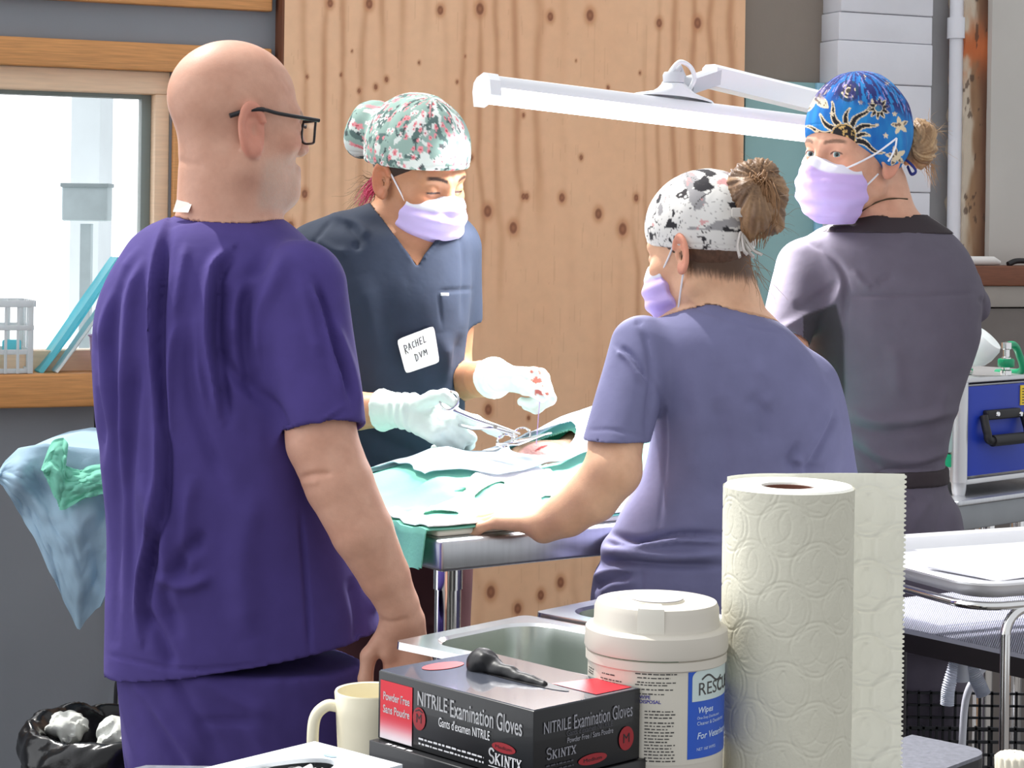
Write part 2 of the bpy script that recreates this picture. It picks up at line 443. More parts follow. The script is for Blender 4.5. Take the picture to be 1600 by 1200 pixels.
wbox(f, aW - 0.036, aW, zS + .05, zH - .056, -0.10, -0.004, 0.003); wbox(f, aL, aL + .05, zS + .05, zH - .056, -0.10, -0.004)
f.build('window_frame', m_frame, win, smooth=30)
g = MB(); wbox(g, aW - 0.060, aW - 0.036, zS + 0.05, zH - 0.056, -0.09, -0.05, 0.002); wbox(g, aL + .05, aW - .06, zH - .066, zH - .056, -.09, -.05)
g.build('gasket', m_gasket, win, smooth=30)
g = MB(); wbox(g, aL + 0.05, aW - 0.06, zS + 0.05, zH - 0.066, -0.075, -0.070); g.build('pane', m_glass, win, smooth=False)
# what the window looks out on
m_out = mat('sunlit pale siding', (240, 244, 246), 0.8, var=0.03, vscale=1.5)
m_out2 = mat('pale blue siding', (236, 246, 250), 0.8, var=0.06, vscale=2)
o = MB(); o.box((-2.24, 10.9, 1.5), (0.15, 0.35, 3.2)); struct(o.build('trim_outside', m_out2))
o = MB(); o.box((-3, 9.2, -0.06), (8, 3.6, 0.1)); struct(o.build('ground_outside', m_out))
p = W(136, 318, 9.6); o = thing('utility_box', 'grey utility box seen through the window glass', 'utility box', (p[0], p[1], p[2] - .08))
b = MB(); b.box(p, (0.215, 0.12, 0.165), bev=0.01); b.build('housing', mat('grey metal box', (192, 208, 212), 0.6), o)
b = MB(); b.box(p + (0, 0, .085), (0.225, 0.14, 0.02), bev=0.004); b.build('lid', mat('dark metal lid', (158, 172, 176), 0.6), o)
b = MB(); b.box(p + (0, 0, -.085 - p[2] / 2 + .04), (.05, .05, p[2] - .1)); b.build('post', mat('grey metal box'), o)

# plywood sheet: grain and knots belong to the wood
def plywood(a, z):
    kn = []
    for px, py, r in ((516, 5, 9), (577, 6, 11), (688, 16, 10), (750, 14, 13), (860, 26, 10), (922, 24, 13), (1030, 36, 10), (1090, 36, 13), (561, 142, 5), (587, 136, 6), (604, 124, 6),
                      (533, 117, 4), (476, 303, 9), (454, 353, 10), (818, 307, 7), (823, 307, 7), (878, 309, 10), (762, 330, 13), (802, 356, 13), (935, 334, 12), (973, 358, 14), (994, 309, 8), (908, 246, 6), (736, 246, 7),
                      (763, 640, 12), (826, 653, 5), (767, 925, 14), (809, 951, 12), (845, 930, 11), (876, 910, 12), (1020, 420, 9), (1105, 440, 9), (480, 120, 4), (714, 128, 4), (818, 128, 4), (1000, 114, 4), (550, 80, 3), (655, 98, 4), (727, 88, 3), (900, 95, 3), (950, 137, 5), (818, 180, 5), (1115, 180, 5)):
        kn.append((wa(px, py, .06), wz(px, py, .06), r * 0.00165))
    g = a + 0.055 * (fbm(a * 2.2, z * 0.55, 3) - 0.5) + 0.020 * (fbm(a * 9, z * 1.1, 5) - 0.5)
    kd = np.full(a.shape, 9.0)
    for ka, kz, r in kn:
        dx, dz = a - ka, z - kz
        below = np.exp(-((dx / (r * 3.2)) ** 2)) * np.exp(-((dz + r * 4) / (r * 9)) ** 2)
        g = g + np.sign(dx) * r * 0.9 * (1 - np.exp(-np.abs(dx) / (r * .8))) * np.exp(-(np.abs(dx) / (r * 3.5))) * np.exp(-(dz / (r * 3.2)) ** 2)
        g = g - 0.35 * r * below
        kd = np.minimum(kd, np.hypot(dx / (r * 0.55), dz / (r * .80)))
    ring = 0.5 + 0.5 * np.sin(g * 105 + 26 * fbm(a * 1.7, z * .42, 9)); ring = ring ** 3
    streak = noise2(a * 420, z * 9, 11); fine = noise2(a * 900, z * 30, 13); broad = fbm(a * 3.5, z * 0.7, 15)
    c = mixc((238, 196, 158), (222, 172, 132), broad * 1.15 - 0.1)
    c = mixc(c, (184, 128, 90), ring * 0.66 * sstep(.3, .65, fbm(a * 4, z * 1.1, 21)))
    c = mixc(c, (176, 124, 88), (streak > 0.86) * (fine > 0.45) * 0.14)
    c = mixc(c, (186, 124, 84), np.exp(-((kd - 1) / .7) ** 2) * 0.5)
    c = mixc(c, (134, 82, 56), sstep(1.05, 0.7, kd) * 0.9); c = mixc(c, (170, 112, 76), sstep(0.5, 0.2, kd) * 0.7)
    return c
na, nz = 470, 800; A = np.linspace(aP0, aP1, na); Z = np.linspace(0.02, WT + .05, nz)
AA, ZZ = np.meshgrid(A, Z, indexing='ij')
Pg = np.array((0, WY, 0)) + AA[..., None] * WE + WN * 0.06 + ZZ[..., None] * np.array((0, 0, 1.0))
m_ply = mat('plywood', attr=True, rough=0.6, var=0.03, vscale=30)
ply = sheet('plywood_panel', Pg, m_ply, loc=wpt((aP0 + aP1) / 2, 0.02, 0.05), thick=0.018, col=lin(plywood(AA, ZZ)), flip=False)
tag(ply, 'tall knotty plywood sheet fixed over the wall behind the table', 'plywood panel')
ed = MB(); wbox(ed, aP0 - 0.006, aP0, 0.02, WT, 0.0, 0.06); ed.build('edge_strip', mat('dark wood edge', (110, 66, 44), 0.7), ply, loc=wpt(aP0, 1))
bt = MB(); wbox(bt, aP0 + .15, aP0 + .2, 0.02, WT, 0.0, 0.042); wbox(bt, aP1 - .2, aP1 - .15, 0.02, WT, 0.0, 0.042); bt.build('batten', mat('dark wood edge'), ply, loc=wpt(aP0, 1))
# teal door, white painted boards, pipes, post, pale wall on the right
d1 = MB(); wbox(d1, wa(1163, 300, .02), wa(1272, 300, .02), 0.02, wz(1220, 127, .02), 0, 0.02, 0.002)
d1 = struct(d1.build('door_1', m_teal, smooth=30))
de = MB(); wbox(de, wa(1272, 300, .02), wa(1284, 300, .02), 0.02, wz(1220, 127, .02), 0, 0.03, 0.002); de.build('edge_strip', m_ltblue, d1, smooth=30)
aB0, aB1 = wa(1309, 200, .10), wa(1456, 200, .10)
zs = [0] + [wz(1380, y, .10) for y in (600, 480, 366, 300, 216, 132, 66, 22)] + [WT]
t = MB()
for i, (z0, z1) in enumerate(zip(zs[:-1], zs[1:])): wbox(t, aB0 + 0.004 * (i % 3) - .002, aB1, z0 + .0015, z1, 0, 0.10 - 0.003 * (i % 2), 0.004)
struct(t.build('trim_5', m_white, smooth=30))
t = MB(); wbox(t, aB1, wa(1481, 200, .05), 0, WT, -.02, 0.05); struct(t.build('trim_6', mat('grey boards', (158, 157, 158), .7, bump=.2), smooth=30))
pp = thing('drain_pipe', 'white painted vertical pipe beside the rusty brown post', 'pipe', wpt(wa(1492, 200, .10), 0, .10))
t = MB(); t.tube([wpt(wa(1493, 200, .10), 0, .10), wpt(wa(1493, 200, .10), WT, .10)], 0.021, 20); t.build('pipe_body', m_white, pp)
t = MB(); t.tube([wpt(wa(1493, 200, .10), 2.02, .10), wpt(wa(1493, 200, .10), 2.08, .10)], 0.028, 20); t.build('collar', m_white, pp)
a0, a1 = wa(1507, 200, .13), wa(1546, 200, .13); A = np.linspace(a0, a1, 40); Z = np.linspace(0, WT, 500); AA, ZZ = np.meshgrid(A, Z, indexing='ij')
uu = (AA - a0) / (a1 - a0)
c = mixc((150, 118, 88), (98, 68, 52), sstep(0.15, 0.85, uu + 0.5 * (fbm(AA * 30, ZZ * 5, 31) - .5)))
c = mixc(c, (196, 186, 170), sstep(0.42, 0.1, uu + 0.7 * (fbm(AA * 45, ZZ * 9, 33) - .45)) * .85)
zo = wz(1525, 75, .13); c = mixc(c, (178, 96, 54), np.exp(-((ZZ - zo) / .07) ** 2) * sstep(0.3, 0.6, fbm(AA * 40, ZZ * 18, 35) + .12))
c = mixc(c, (66, 50, 42), (fbm(AA * 60, ZZ * 22, 37) > .60) * .6)
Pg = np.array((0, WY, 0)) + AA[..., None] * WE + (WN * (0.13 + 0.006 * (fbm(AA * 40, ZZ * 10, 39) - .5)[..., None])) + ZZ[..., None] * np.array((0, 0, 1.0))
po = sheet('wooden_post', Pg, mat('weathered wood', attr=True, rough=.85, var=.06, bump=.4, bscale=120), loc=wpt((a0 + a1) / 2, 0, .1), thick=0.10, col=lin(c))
tag(po, 'weathered brown wooden post with rusty orange patch near the top', 'post')
t = MB(); wbox(t, wa(1548, 200, .15), 3.2, 0, WT, -.1, 0.15); struct(t.build('wall_side', m_pale, smooth=False))
# ledge and panelling on the right
zl0, zl1 = wz(1580, 447, .32), wz(1580, 416, .32); aS = wa(1505, 430, .32)
lg = MB(); wbox(lg, aS, 3.2, zl0, zl1, 0.15, 0.32, 0.004); struct(lg.build('trim_7', mat('brown ledge wood', (112, 66, 44), .5, var=.15, stretch=(2, 2, 30)), smooth=30))
lg = MB(); wbox(lg, aS, 3.2, wz(1580, 480, .31), zl0, 0.15, 0.31, 0.003); struct(lg.build('trim_8', mat('grey panel', (150, 143, 136), .7), smooth=30))
lg = MB(); wbox(lg, aS, 3.2, 0, wz(1580, 482, .30), 0.15, 0.30); struct(lg.build('trim_9', mat('dark grey panel', (112, 105, 101), .7), smooth=30))
b = MB(); b.tube([wpt(wa(1500, 409, .24), zl1 + .013, .24), wpt(wa(1552, 409, .24), zl1 + .013, .24), wpt(wa(1562, 409, .24), zl1 + .008, .24)], [.013, .013, .006], 14)
tag(b.build('paper_roll', mat('white paper', (225, 222, 218), .8), loc=wpt(wa(1530, 409, .24), zl1, .24)), 'small white roll lying on the brown ledge', 'roll')
b = MB(); b.tube(curve([wpt(wa(1575, 409, .26), zl1 + .004, .26), wpt(wa(1590, 406, .26), zl1 + .014, .26), wpt(wa(1620, 406, .26), zl1 + .012, .26)], 6), .008, 10)
tag(b.build('tool', mat('black plastic', (30, 28, 30), .5), loc=wpt(wa(1590, 409, .26), zl1, .26)), 'dark tool lying at the far end of the brown ledge', 'tool')

# ================================================================== THINGS ON THE SILL
m_basket = mat('white basket plastic', (232, 236, 238), 0.4, var=0.02, thin=0.25)
def SP(px, py, off=.03): return WP(px, py, off)
zsl = zS
def arched_panel(mb, P0, ux, wid, hgt, nx, ny, dn, taper=0.0):
    """one basket wall: ribs and rails with open slots"""
    ux = np.asarray(ux); up = np.array((0, 0, 1.0))
    for r in [0, .33, .66, 1]:
        z = r * hgt; h = .012 if r < 1 else .016
        mb.box(P0 + ux * wid / 2 + up * (z + (h / 2 if r == 0 else -h / 2)) + dn * taper * r, (wid * (1 + taper * r), .003, h), (ux, dn, up), .001)
    for k in range(nx + 1):
        mb.box(P0 + ux * wid * k / nx + up * hgt / 2 + dn * taper / 2, (.007 if 0 < k < nx else .012, .003, hgt), (ux, dn, up), .001)
bk = thing('basket', 'white slotted plastic basket standing on the window sill', 'basket', wpt(wa(20, 580, .05), zsl, 0))
p1 = WP(46, 578, .06); p1[2] = zsl + .001; hgt = (580 - 466) * p1[1] / F
for nm, P0, ux, wid, dn in (('side_wall', p1 - WE * .26, WE, .26, WN), ('side_wall', p1 - WE * .26 - WN * .13, WE, .26, -WN), ('end_wall', p1 - WN * .13, WN, .13, WE), ('end_wall', p1 - WE * .26 - WN * .13, WN, .13, -WE)):
    mb = MB(); arched_panel(mb, P0, ux, wid, hgt, 9 if wid > .2 else 5, 3, dn, 0.012); mb.build(nm, m_basket, bk, loc=p1)
mb = MB(); mb.box(p1 - WE * .13 - WN * .065 + (0, 0, .003), (.26, .13, .004), WAX); mb.build('base', m_basket, bk, loc=p1)
m_pouch = mat('teal pouch film', (140, 228, 240), 0.35, var=0.06, thin=.55); m_pouch2 = mat('white pouch paper', (238, 244, 244), .7, var=.02, thin=.35)
for k, (f0, f1, hh, tl) in enumerate(((.02, .10, .10, .02), (.11, .20, .085, -.015), (.21, .255, .07, .01))):
    b = MB(); c0 = p1 - WE * (.26 - (f0 + f1) / 2) - WN * (.045 + .025 * k) + np.array((0, 0, .006 + hh / 2))
    ax = np.array((WE, unit(WN + np.array((0, 0, tl * 6))), np.cross(WE, unit(WN + np.array((0, 0, tl * 6))))))
    b.box(c0, (f1 - f0, .018, hh), ax, .006)
    tag(b.build('pouch', m_pouch, loc=c0), 'teal sterile pouch inside the white basket, %s' % ('at its left end', 'in its middle', 'against its right end')[k], 'pouch', 'teal pouches in the basket')
def pouch(name, pts, thick, m, label, m2=None):
    """soft flat pouch leaning on the window"""
    (a0, z0, o0), (a1, z1, o1), wd_ = pts
    U, V_ = np.meshgrid(np.linspace(-1, 1, 21), np.linspace(0, 1, 25), indexing='ij')
    bulge = thick * (1 - U ** 4) * np.sin(np.pi * np.clip(V_, .0, 1)) ** .5
    ax = a0 + (a1 - a0) * V_; zz = z0 + (z1 - z0) * V_; oo = o0 + (o1 - o0) * V_ + wd_ * U
    nn = unit((-(z1 - z0), 0, (a1 - a0)))          # in (a, o, z) plane
    P = np.array((0, WY, 0)) + (ax + bulge * abs(nn[0]))[..., None] * WE + oo[..., None] * WN + (zz - bulge * abs(nn[2]) * .3 + .002 * noise2(U * 6, V_ * 9, 5))[..., None] * np.array((0, 0, 1.0))
    return tag(sheet(name, P, m, loc=wpt(a0, z0, o0), thick=thick), label, 'pouch')
def pz(px, py, o): return (wa(px, py, o), wz(px, py, o), o)
q0 = pz(58, 574, .02); q1 = pz(178, 402, -.03)
po1 = pouch('pouch', ((q0[0], zsl + .003, -.004), q1, .045), .012, m_pouch, 'large teal sterile pouch leaning on the sill right of the basket')
q0 = pz(76, 576, .03); q1 = pz(160, 470, -.02)
po2 = pouch('pouch', ((q0[0] + .012, zsl + .003, .030), (q1[0], q1[1], .0), .03), .006, m_pouch2, 'white paper pouch lying under the large teal pouch on the sill')
pc = WP(158, 572, .03); pc[2] = zsl + .001
b = MB(); b.lathe([(0, 0), (.022, 0), (.030, .085), (.033, .087), (.033, .09), (.028, .09), (.020, .004), (0, .004)], pc, 32)
tag(b.build('purple_cup', mat('purple plastic', (176, 150, 200), .4), loc=pc), 'small purple plastic cup on the sill beside the pouches', 'cup')

# ================================================================== LEFT INSTRUMENT STAND, BIN, CABLE
m_blue = mat('light blue drape', (176, 206, 226), 0.85, var=0.06, vscale=8, bump=.2, bscale=200, thin=.2)
m_green = mat('green drape', (138, 218, 194), 0.8, var=0.05, vscale=9, bump=.15, bscale=200, thin=.25)
xs = np.linspace(-30, 330, 110); DL = 3.95
yt = np.interp(xs, [-30, 0, 8, 30, 70, 120, 330], [742, 738, 722, 701, 694, 700, 720])
yb = np.interp(xs, [-30, 0, 30, 55, 75, 100, 118, 124, 132, 150, 158, 172, 210, 260, 330], [742, 752, 800, 840, 885, 938, 974, 985, 970, 952, 948, 918, 935, 900, 880])
nv = 100; P = np.zeros((len(xs), nv, 3))
for i, x in enumerate(xs):
    zf = W(x, yt[i], DL)[2]
    for j in range(nv):
        v = j / (nv - 1)
        if v < .3:
            q = 1 - v / .3; p = W(x, yt[i], DL); X, D = p[0], DL + .30 * q
            P[i, j] = (X + .03 * q, D, zf - .012 * (1 - q) ** 2 - 0.02 * q * (x < 20))
        else:
            q = (v - .3) / .7; y = yt[i] + (yb[i] - yt[i]) * q
            dd = DL - .05 * math.sin(min(q * 3, 1.57)) + .05 * q
            dd += .016 * math.sin(x * .085 + q * 3.2 + 1.5 * math.sin(x * .03)) * min(1, q * 3) + .05 * (fbm(np.array([x * .03]), np.array([q * 5.]), 71)[0] - .5) * min(1, q * 3)
            P[i, j] = W(x, y, dd)
dr = sheet('blue_drape', P, m_blue, loc=W(120, 700, 4.05), thick=.003)
tag(dr, 'light blue cloth drape hanging off the small stand by the left wall', 'drape')
st = thing('instrument_stand', 'small instrument stand under the light blue drape', 'stand', (W(285, 700, 4.25)[0], 4.25, 0))
c0 = W(200, 716, 4.12); sp_ = W(285, 716, 4.25); b = MB(); b.box(c0 - (0, 0, .012), (.44, .28, .012), bev=.004); b.build('tray', mat('stainless steel', (190, 190, 192), .3, 1.0, var=.03), st)
b = MB(); b.tube([(sp_[0], sp_[1], c0[2] - .01), (sp_[0], sp_[1], .04)], .013, 14); b.build('pole', mat('stainless steel'), st)
b = MB(); b.box((sp_[0], sp_[1], .03), (.36, .05, .04), bev=.01); b.box((sp_[0], sp_[1], .03), (.05, .30, .04), bev=.01); b.build('base', mat('stainless steel'), st)
# green wrap bunched on top
us = np.linspace(0, 1, 60); vs = np.linspace(0, 1, 40); P = np.zeros((60, 40, 3))
gt = [(66, 735), (84, 690), (104, 690), (100, 722), (120, 735), (150, 728), (200, 725)]; gb = [(70, 738), (80, 760), (92, 788), (100, 796), (135, 778), (160, 772), (200, 765)]
gt = np.array(curve([np.array(q, float) for q in gt], 10)); gb = np.array(curve([np.array(q, float) for q in gb], 10))
for i, u in enumerate(us):
    k = u * (len(gt) - 1); a = gt[int(k)]; b_ = gb[int(k)]
    for j, v in enumerate(vs):
        q = a + (b_ - a) * v; dd = DL - .035 - .03 * math.sin(v * 2.5) + .045 * (fbm(np.array([u * 7]), np.array([v * 5]), 81)[0] - .5)
        P[i, j] = W(q[0], q[1], dd)
tag(sheet('green_wrap', P, m_green, loc=W(120, 740, DL), thick=.003), 'crumpled green cloth wrap bunched on the light blue drape', 'cloth')
V, Q = sdf_mesh(lambda P: smin(smin(d_ell(P, W(138, 724, DL + .06), (.022, .03, .014)), d_ell(P, W(158, 733, DL + .05), (.026, .03, .012)), .012), d_ell(P, W(150, 716, DL + .08), (.014, .02, .010)), .012) + .006 * (fbm(P[:, 0] * 60, P[:, 2] * 80 + P[:, 1] * 40, 8) - .5), W(95, 770, DL - .05), W(205, 690, DL + .16), .003)
xp, yp = proj(V); c = mixc((246, 236, 226), (232, 130, 110), sstep(.56, .68, fbm(xp * .11, yp * .13, 6)))
tag(link_mesh('gauze', V, Q, mat('bloodied gauze', attr=True, rough=.9, var=.03), loc=W(148, 735, DL + .06), col=lin(c)), 'white gauze stained pink lying in the green wrap', 'gauze')
b = MB(); b.tube(curve([WP(151, 628, .09), WP(150, 660, .09), WP(153, 700, .05), WP(165, 850, .03), WP(184, 1000, .03), WP(186, 1060, .03), WP(180, 1110, .04), WP(175, 1500, .04)], 8), .005, 10)
tag(b.build('power_cable', mat('black cable', (28, 28, 34), .5), loc=WP(151, 628, .09)), 'black power cable hanging down the wall below the sill', 'cable')
bd = 3.75; bc = W(196, 1150, bd); bc[2] = 0
bn = thing('rubbish_bin', 'brown bin lined with a black bag behind the man in purple', 'bin', bc)
zr = W(196, 1140, bd)[2]
b = MB(); b.lathe([(0, 0.003), (.135, .003), (.15, .05), (.170, zr - .03), (.165, zr - .03), (.135, .02), (0, .02)], bc, 48); b.build('bucket', mat('brown bin plastic', (92, 66, 46), .5, var=.2, stretch=(1, 1, 20)), bn)
th = np.linspace(0, 2 * math.pi, 140); vv = np.linspace(0, 1, 40); P = np.zeros((140, 40, 3))
prof = np.array(curve([np.array(q, float) for q in ((.108, zr - .16), (.140, zr - .03), (.162, zr + .012), (.182, zr + .006), (.191, zr - .03), (.185, zr - .06), (.191, zr - .10))], 7)); 
for i, t in enumerate(th):
    for j, v in enumerate(vv):
        r, z = prof[int(v * (len(prof) - 1))]; n = fbm(np.array([math.cos(t) * 4 + 9 + v * 5]), np.array([math.sin(t) * 4 + 9 + v * 2]), 91)[0] - .5
        r += .03 * n * v; P[i, j] = (bc[0] + r * math.cos(t), bc[1] + r * math.sin(t), z + .03 * n)
P[-1] = P[0]
sheet('bag', P, mat('black bin bag', (14, 14, 16), .22, var=.05, bump=.5, bscale=40), bn, thick=.0015)
for k, (px, py, r, lb) in enumerate(((104, 1140, (.042, .045, .032), 'crumpled white paper in the bin, at its left side'), (184, 1150, (.042, .05, .040), 'crumpled white paper in the bin, nearest the purple trousers'))):
    c0 = W(px, py, bd - .03 * k); c0[2] = zr + (.002 if k == 0 else -.005)
    V, Q = sdf_mesh(lambda P: d_ell(P, c0, r) + .06 * np.abs(fbm(P[:, 0] * 30 + 5, P[:, 2] * 30 + P[:, 1] * 17, 50 + k, 3) - .45), c0 - np.array(r) * 1.7, c0 + np.array(r) * 1.7, .0035, 0)
    tag(link_mesh('waste_paper', V, Q, mat('waste paper', (226, 228, 220), .85), loc=c0, smooth=25), lb, 'paper', 'waste papers in the bin')

# ================================================================== OPERATING TABLE, PATIENT, DRAPES
m_steel = mat('stainless steel', (190, 190, 192), 0.3, 1.0, var=0.03)
m_brush = mat('brushed steel', (196, 198, 202), 0.36, 1.0, var=0.05, vscale=4, stretch=(40, 2, 2), bump=.05, bscale=30)
m_chrome = mat('chrome', (225, 225, 225), 0.08, 1.0, var=0.0)
T0 = W(690, 846, 3.06); ZT = float(T0[2]); E1 = unit((0.82, 0.572, 0)); E2 = np.array((-E1[1], E1[0], 0)); TL, TW = 0.90, 0.50
def TP(s, t, z=0.0): return np.array((T0[0], T0[1], 0)) + E1 * s + E2 * t + np.array((0, 0, ZT + z))
TAX = np.array((E1, E2, (0, 0, 1.0)))
tb = thing('operating_table', 'stainless steel operating table under green drapes', 'table', (*TP(TL / 2, TW / 2)[:2], 0))
b = MB(); b.box(TP(TL / 2, TW / 2, -.0235), (TL, TW, .047), TAX, .006); b.build('tabletop', m_brush, tb, smooth=35)
for s, t in ((.045, .05), (TL - .05, .05), (.045, TW - .05), (TL - .05, TW - .05)):
    p = TP(s, t, -.047); b = MB(); b.tube([p, (p[0], p[1], .03)], .0205, 24); b.tube([p, p - (0, 0, .035)], .0225, 24); b.lathe([(0, 0), (.022, 0), (.016, .03), (0, .03)], (p[0], p[1], 0), 20)
    b.build('leg', m_chrome, tb)
b = MB(); b.box(TP(TL / 2, TW / 2, -ZT + .22), (TL - .06, TW - .06, .02), TAX, .004); b.build('lower_shelf', m_brush, tb)
pd = MB(); pd.box(TP(TL / 2 + .005, TW / 2 + .012, .0055), (TL - .02, TW - .045, .010), TAX, .004)
tag(pd.build('table_pad', mat('cream table pad', (236, 232, 218), .8, var=.02), loc=TP(TL / 2, TW / 2)), 'thin cream pad lying on the steel operating table', 'pad')
def crest(s): return np.interp(s, [-.2, 0, .1, .2, .3, .37, .45, .52, .7, .9, 1.1], [0, .02, .052, .072, .066, .082, .114, .134, .13, .07, .02])
def hmap(s, t):
    h = crest(s) * np.exp(-(np.abs(t - .30) / .135) ** 2.4)
    w = fbm(s * 9 + t * 4, t * 11 - s * 3, 101, 3) - .45; rid = np.abs(fbm(s * 6 - t * 5, t * 7 + s * 4, 111, 2) - .38)
    return .012 + h + (.030 * w - .045 * rid + .010) * sstep(.0, .10, t) * (0.45 + 0.9 * (1 - np.exp(-((t - .3) / .14) ** 2)))
def hole(s, t): return ((s - .375) / .062) ** 2 + ((t - .265) / .042) ** 2
ns, nt_ = 300, 200; s_, t_ = np.linspace(-.10, TL, ns), np.linspace(.028, TW + .05, nt_); SS, TT = np.meshgrid(s_, t_, indexing='ij')
sc = np.clip(SS, -.012, None); tc = np.clip(TT, None, TW + .014)
dropS = np.maximum(-.012 - SS, 0); dropT = np.maximum(TT - TW - .014, 0)
Hh = np.maximum(hmap(np.clip(sc, 0, TL), np.clip(tc, 0, TW)), .0125)
wav = .010 * np.sin(TT * 34) * np.minimum(dropS * 12, 1); wav2 = .012 * np.sin(SS * 30) * np.minimum(dropT * 10, 1)
P = np.array((T0[0], T0[1], 0)) + (sc - .03 * dropS - wav)[..., None] * E1 + (tc + .03 * dropT + wav2)[..., None] * E2
P[..., 2] = ZT + Hh - dropS - dropT - np.where(dropS > 0, .006, 0)
keep = (hole(SS, TT) > 1) & ~((SS < -.012) & (TT > TW + .014)) & (SS > -.055 - .02 * np.sin(TT * 7 + .4))
gd = sheet('surgical_drape', P, m_green, loc=TP(.4, .25), thick=.0022, keep=keep)
tag(gd, 'green surgical drape spread over the patient on the table', 'drape')
UU, VV = np.meshgrid(np.linspace(0, 1, 330), np.linspace(0, 1, 150), indexing='ij')
SS = .115 + .03 * (fbm(UU * 0 + 1, VV * 4, 125) - .5) * (1 - UU) + UU * .68
t_lo = .214 + .03 * (fbm(SS * 9, SS * 0 + 3, 121) - .5) + .04 * sstep(.5, .8, SS); t_hi = .45 + .03 * (fbm(SS * 9, SS * 0 + 7, 123) - .5); TT = t_lo + (t_hi - t_lo) * VV
P = np.array((T0[0], T0[1], 0)) + SS[..., None] * E1 + TT[..., None] * E2
P[..., 2] = ZT + hmap(SS, TT) + .0085 + .005 * noise2(SS * 40 + TT * 25, TT * 18, 131) + .006 * np.exp(-((np.sqrt(hole(SS, TT)) - 1.1) / .18) ** 2)
keep = hole(SS, TT) > 1.0
fd = sheet('fenestrated_drape', P, mat('pale translucent drape', (196, 208, 218), .35, var=.05, vscale=14, thin=.3), loc=TP(.4, .3), thick=.0015, keep=keep)
tag(fd, 'pale grey translucent drape with an opening over the surgical site', 'drape')
# glare white layer over the near slope, added to imitate blown-out light; gaps leave shaded green
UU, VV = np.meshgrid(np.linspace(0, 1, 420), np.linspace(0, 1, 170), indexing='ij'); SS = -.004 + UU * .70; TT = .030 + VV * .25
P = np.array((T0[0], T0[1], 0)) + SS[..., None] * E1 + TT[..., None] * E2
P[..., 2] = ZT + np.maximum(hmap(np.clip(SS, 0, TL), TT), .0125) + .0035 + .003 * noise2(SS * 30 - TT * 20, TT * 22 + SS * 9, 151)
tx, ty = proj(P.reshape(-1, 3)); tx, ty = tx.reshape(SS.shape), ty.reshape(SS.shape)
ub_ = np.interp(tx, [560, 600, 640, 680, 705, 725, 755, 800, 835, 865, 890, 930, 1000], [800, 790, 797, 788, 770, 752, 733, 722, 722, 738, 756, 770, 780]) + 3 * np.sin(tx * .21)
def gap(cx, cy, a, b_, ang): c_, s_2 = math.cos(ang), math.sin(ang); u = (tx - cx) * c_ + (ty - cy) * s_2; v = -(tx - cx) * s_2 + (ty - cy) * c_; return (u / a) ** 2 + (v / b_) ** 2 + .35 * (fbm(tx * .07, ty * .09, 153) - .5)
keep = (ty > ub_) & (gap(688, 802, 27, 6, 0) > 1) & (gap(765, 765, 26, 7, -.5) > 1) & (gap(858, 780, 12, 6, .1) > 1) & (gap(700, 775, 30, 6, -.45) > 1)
tw = sheet('glare_layer', P, mat('glare white layer', (240, 242, 240), .9, var=.02, bump=.2, bscale=160), loc=TP(.3, .12), thick=.0018, keep=keep)
tag(tw, 'white layer added over the near side of the green drape as glare', 'glare_layer')
# the patient: a small animal lying on its back, seen through the opening
ax_ = [TP(s, .285, crest(s) - .012 - r) for s, r in ((.14, .030), (.24, .046), (.375, .052), (.50, .058), (.62, .055), (.72, .036), (.80, .034))]
rr = [.030, .046, .052, .058, .055, .034, .032]
def patient(P):
    d = d_chain(P, ax_, rr, .05)
    d = smin(d, d_ell(P, TP(.385, .272, .086 - .014), (.066, .050, .032)), .03)
    d = smin(d, d_cap(P, ax_[-1], ax_[-1] + E1 * .06 - (0, 0, .012), .022, .012), .02)                       # muzzle
    for sg in (-1, 1):
        d = smin(d, d_ell(P, ax_[-1] + E2 * sg * .028 - E1 * .01 + np.array((0, 0, -.01)), (.016, .016, .02)), .012)   # ears
        h = ax_[1] + E2 * sg * .03; k = h + E1 * -.03 + E2 * sg * .04 - (0, 0, .03); d = smin(d, d_chain(P, [h, k, k + E1 * -.06 - (0, 0, .008)], [.022, .016, .009], .01), .02)
        h = ax_[4] + E2 * sg * .03; k = h + E1 * .03 + E2 * sg * .035 - (0, 0, .03); d = smin(d, d_chain(P, [h, k, k + E1 * .06 - (0, 0, .006)], [.018, .012, .009], .01), .02)
    tl = ax_[0] - (0, 0, .02); d = smin(d, d_chain(P, [tl, tl - E1 * .09 - (0, 0, .02)], [.009, .005], .01), .015)
    return np.maximum(d, ZT + .0125 - P[:, 2])
V, Q = sdf_mesh(patient, TP(.45, .285, .05) - (.42, .36, .16), TP(.45, .285, .05) + (.46, .40, .12), .0035)
rel = V - np.array((T0[0], T0[1], 0)); s0, t0 = rel @ E1, rel @ E2
c = mixc((150, 122, 94), (92, 70, 54), fbm(s0 * 60, t0 * 60, 141) * 1.3 - .2)
c = mixc(c, (206, 158, 150), sstep(1.0, .55, ((s0 - .352) / .045) ** 2 + ((t0 - .245) / .034) ** 2))
c = mixc(c, (150, 40, 40), sstep(.3, .1, ((s0 - .362) / .030) ** 2 + ((t0 - .25) / .006) ** 2))
pa = link_mesh('animal', V, Q, mat('fur and shaved skin', attr=True, rough=.8, var=.08, vscale=90, bump=.5, bscale=240), loc=TP(.45, .285), col=lin(c))
tag(pa, 'small furry patient lying under the drapes, shaved belly showing in the opening', 'animal')
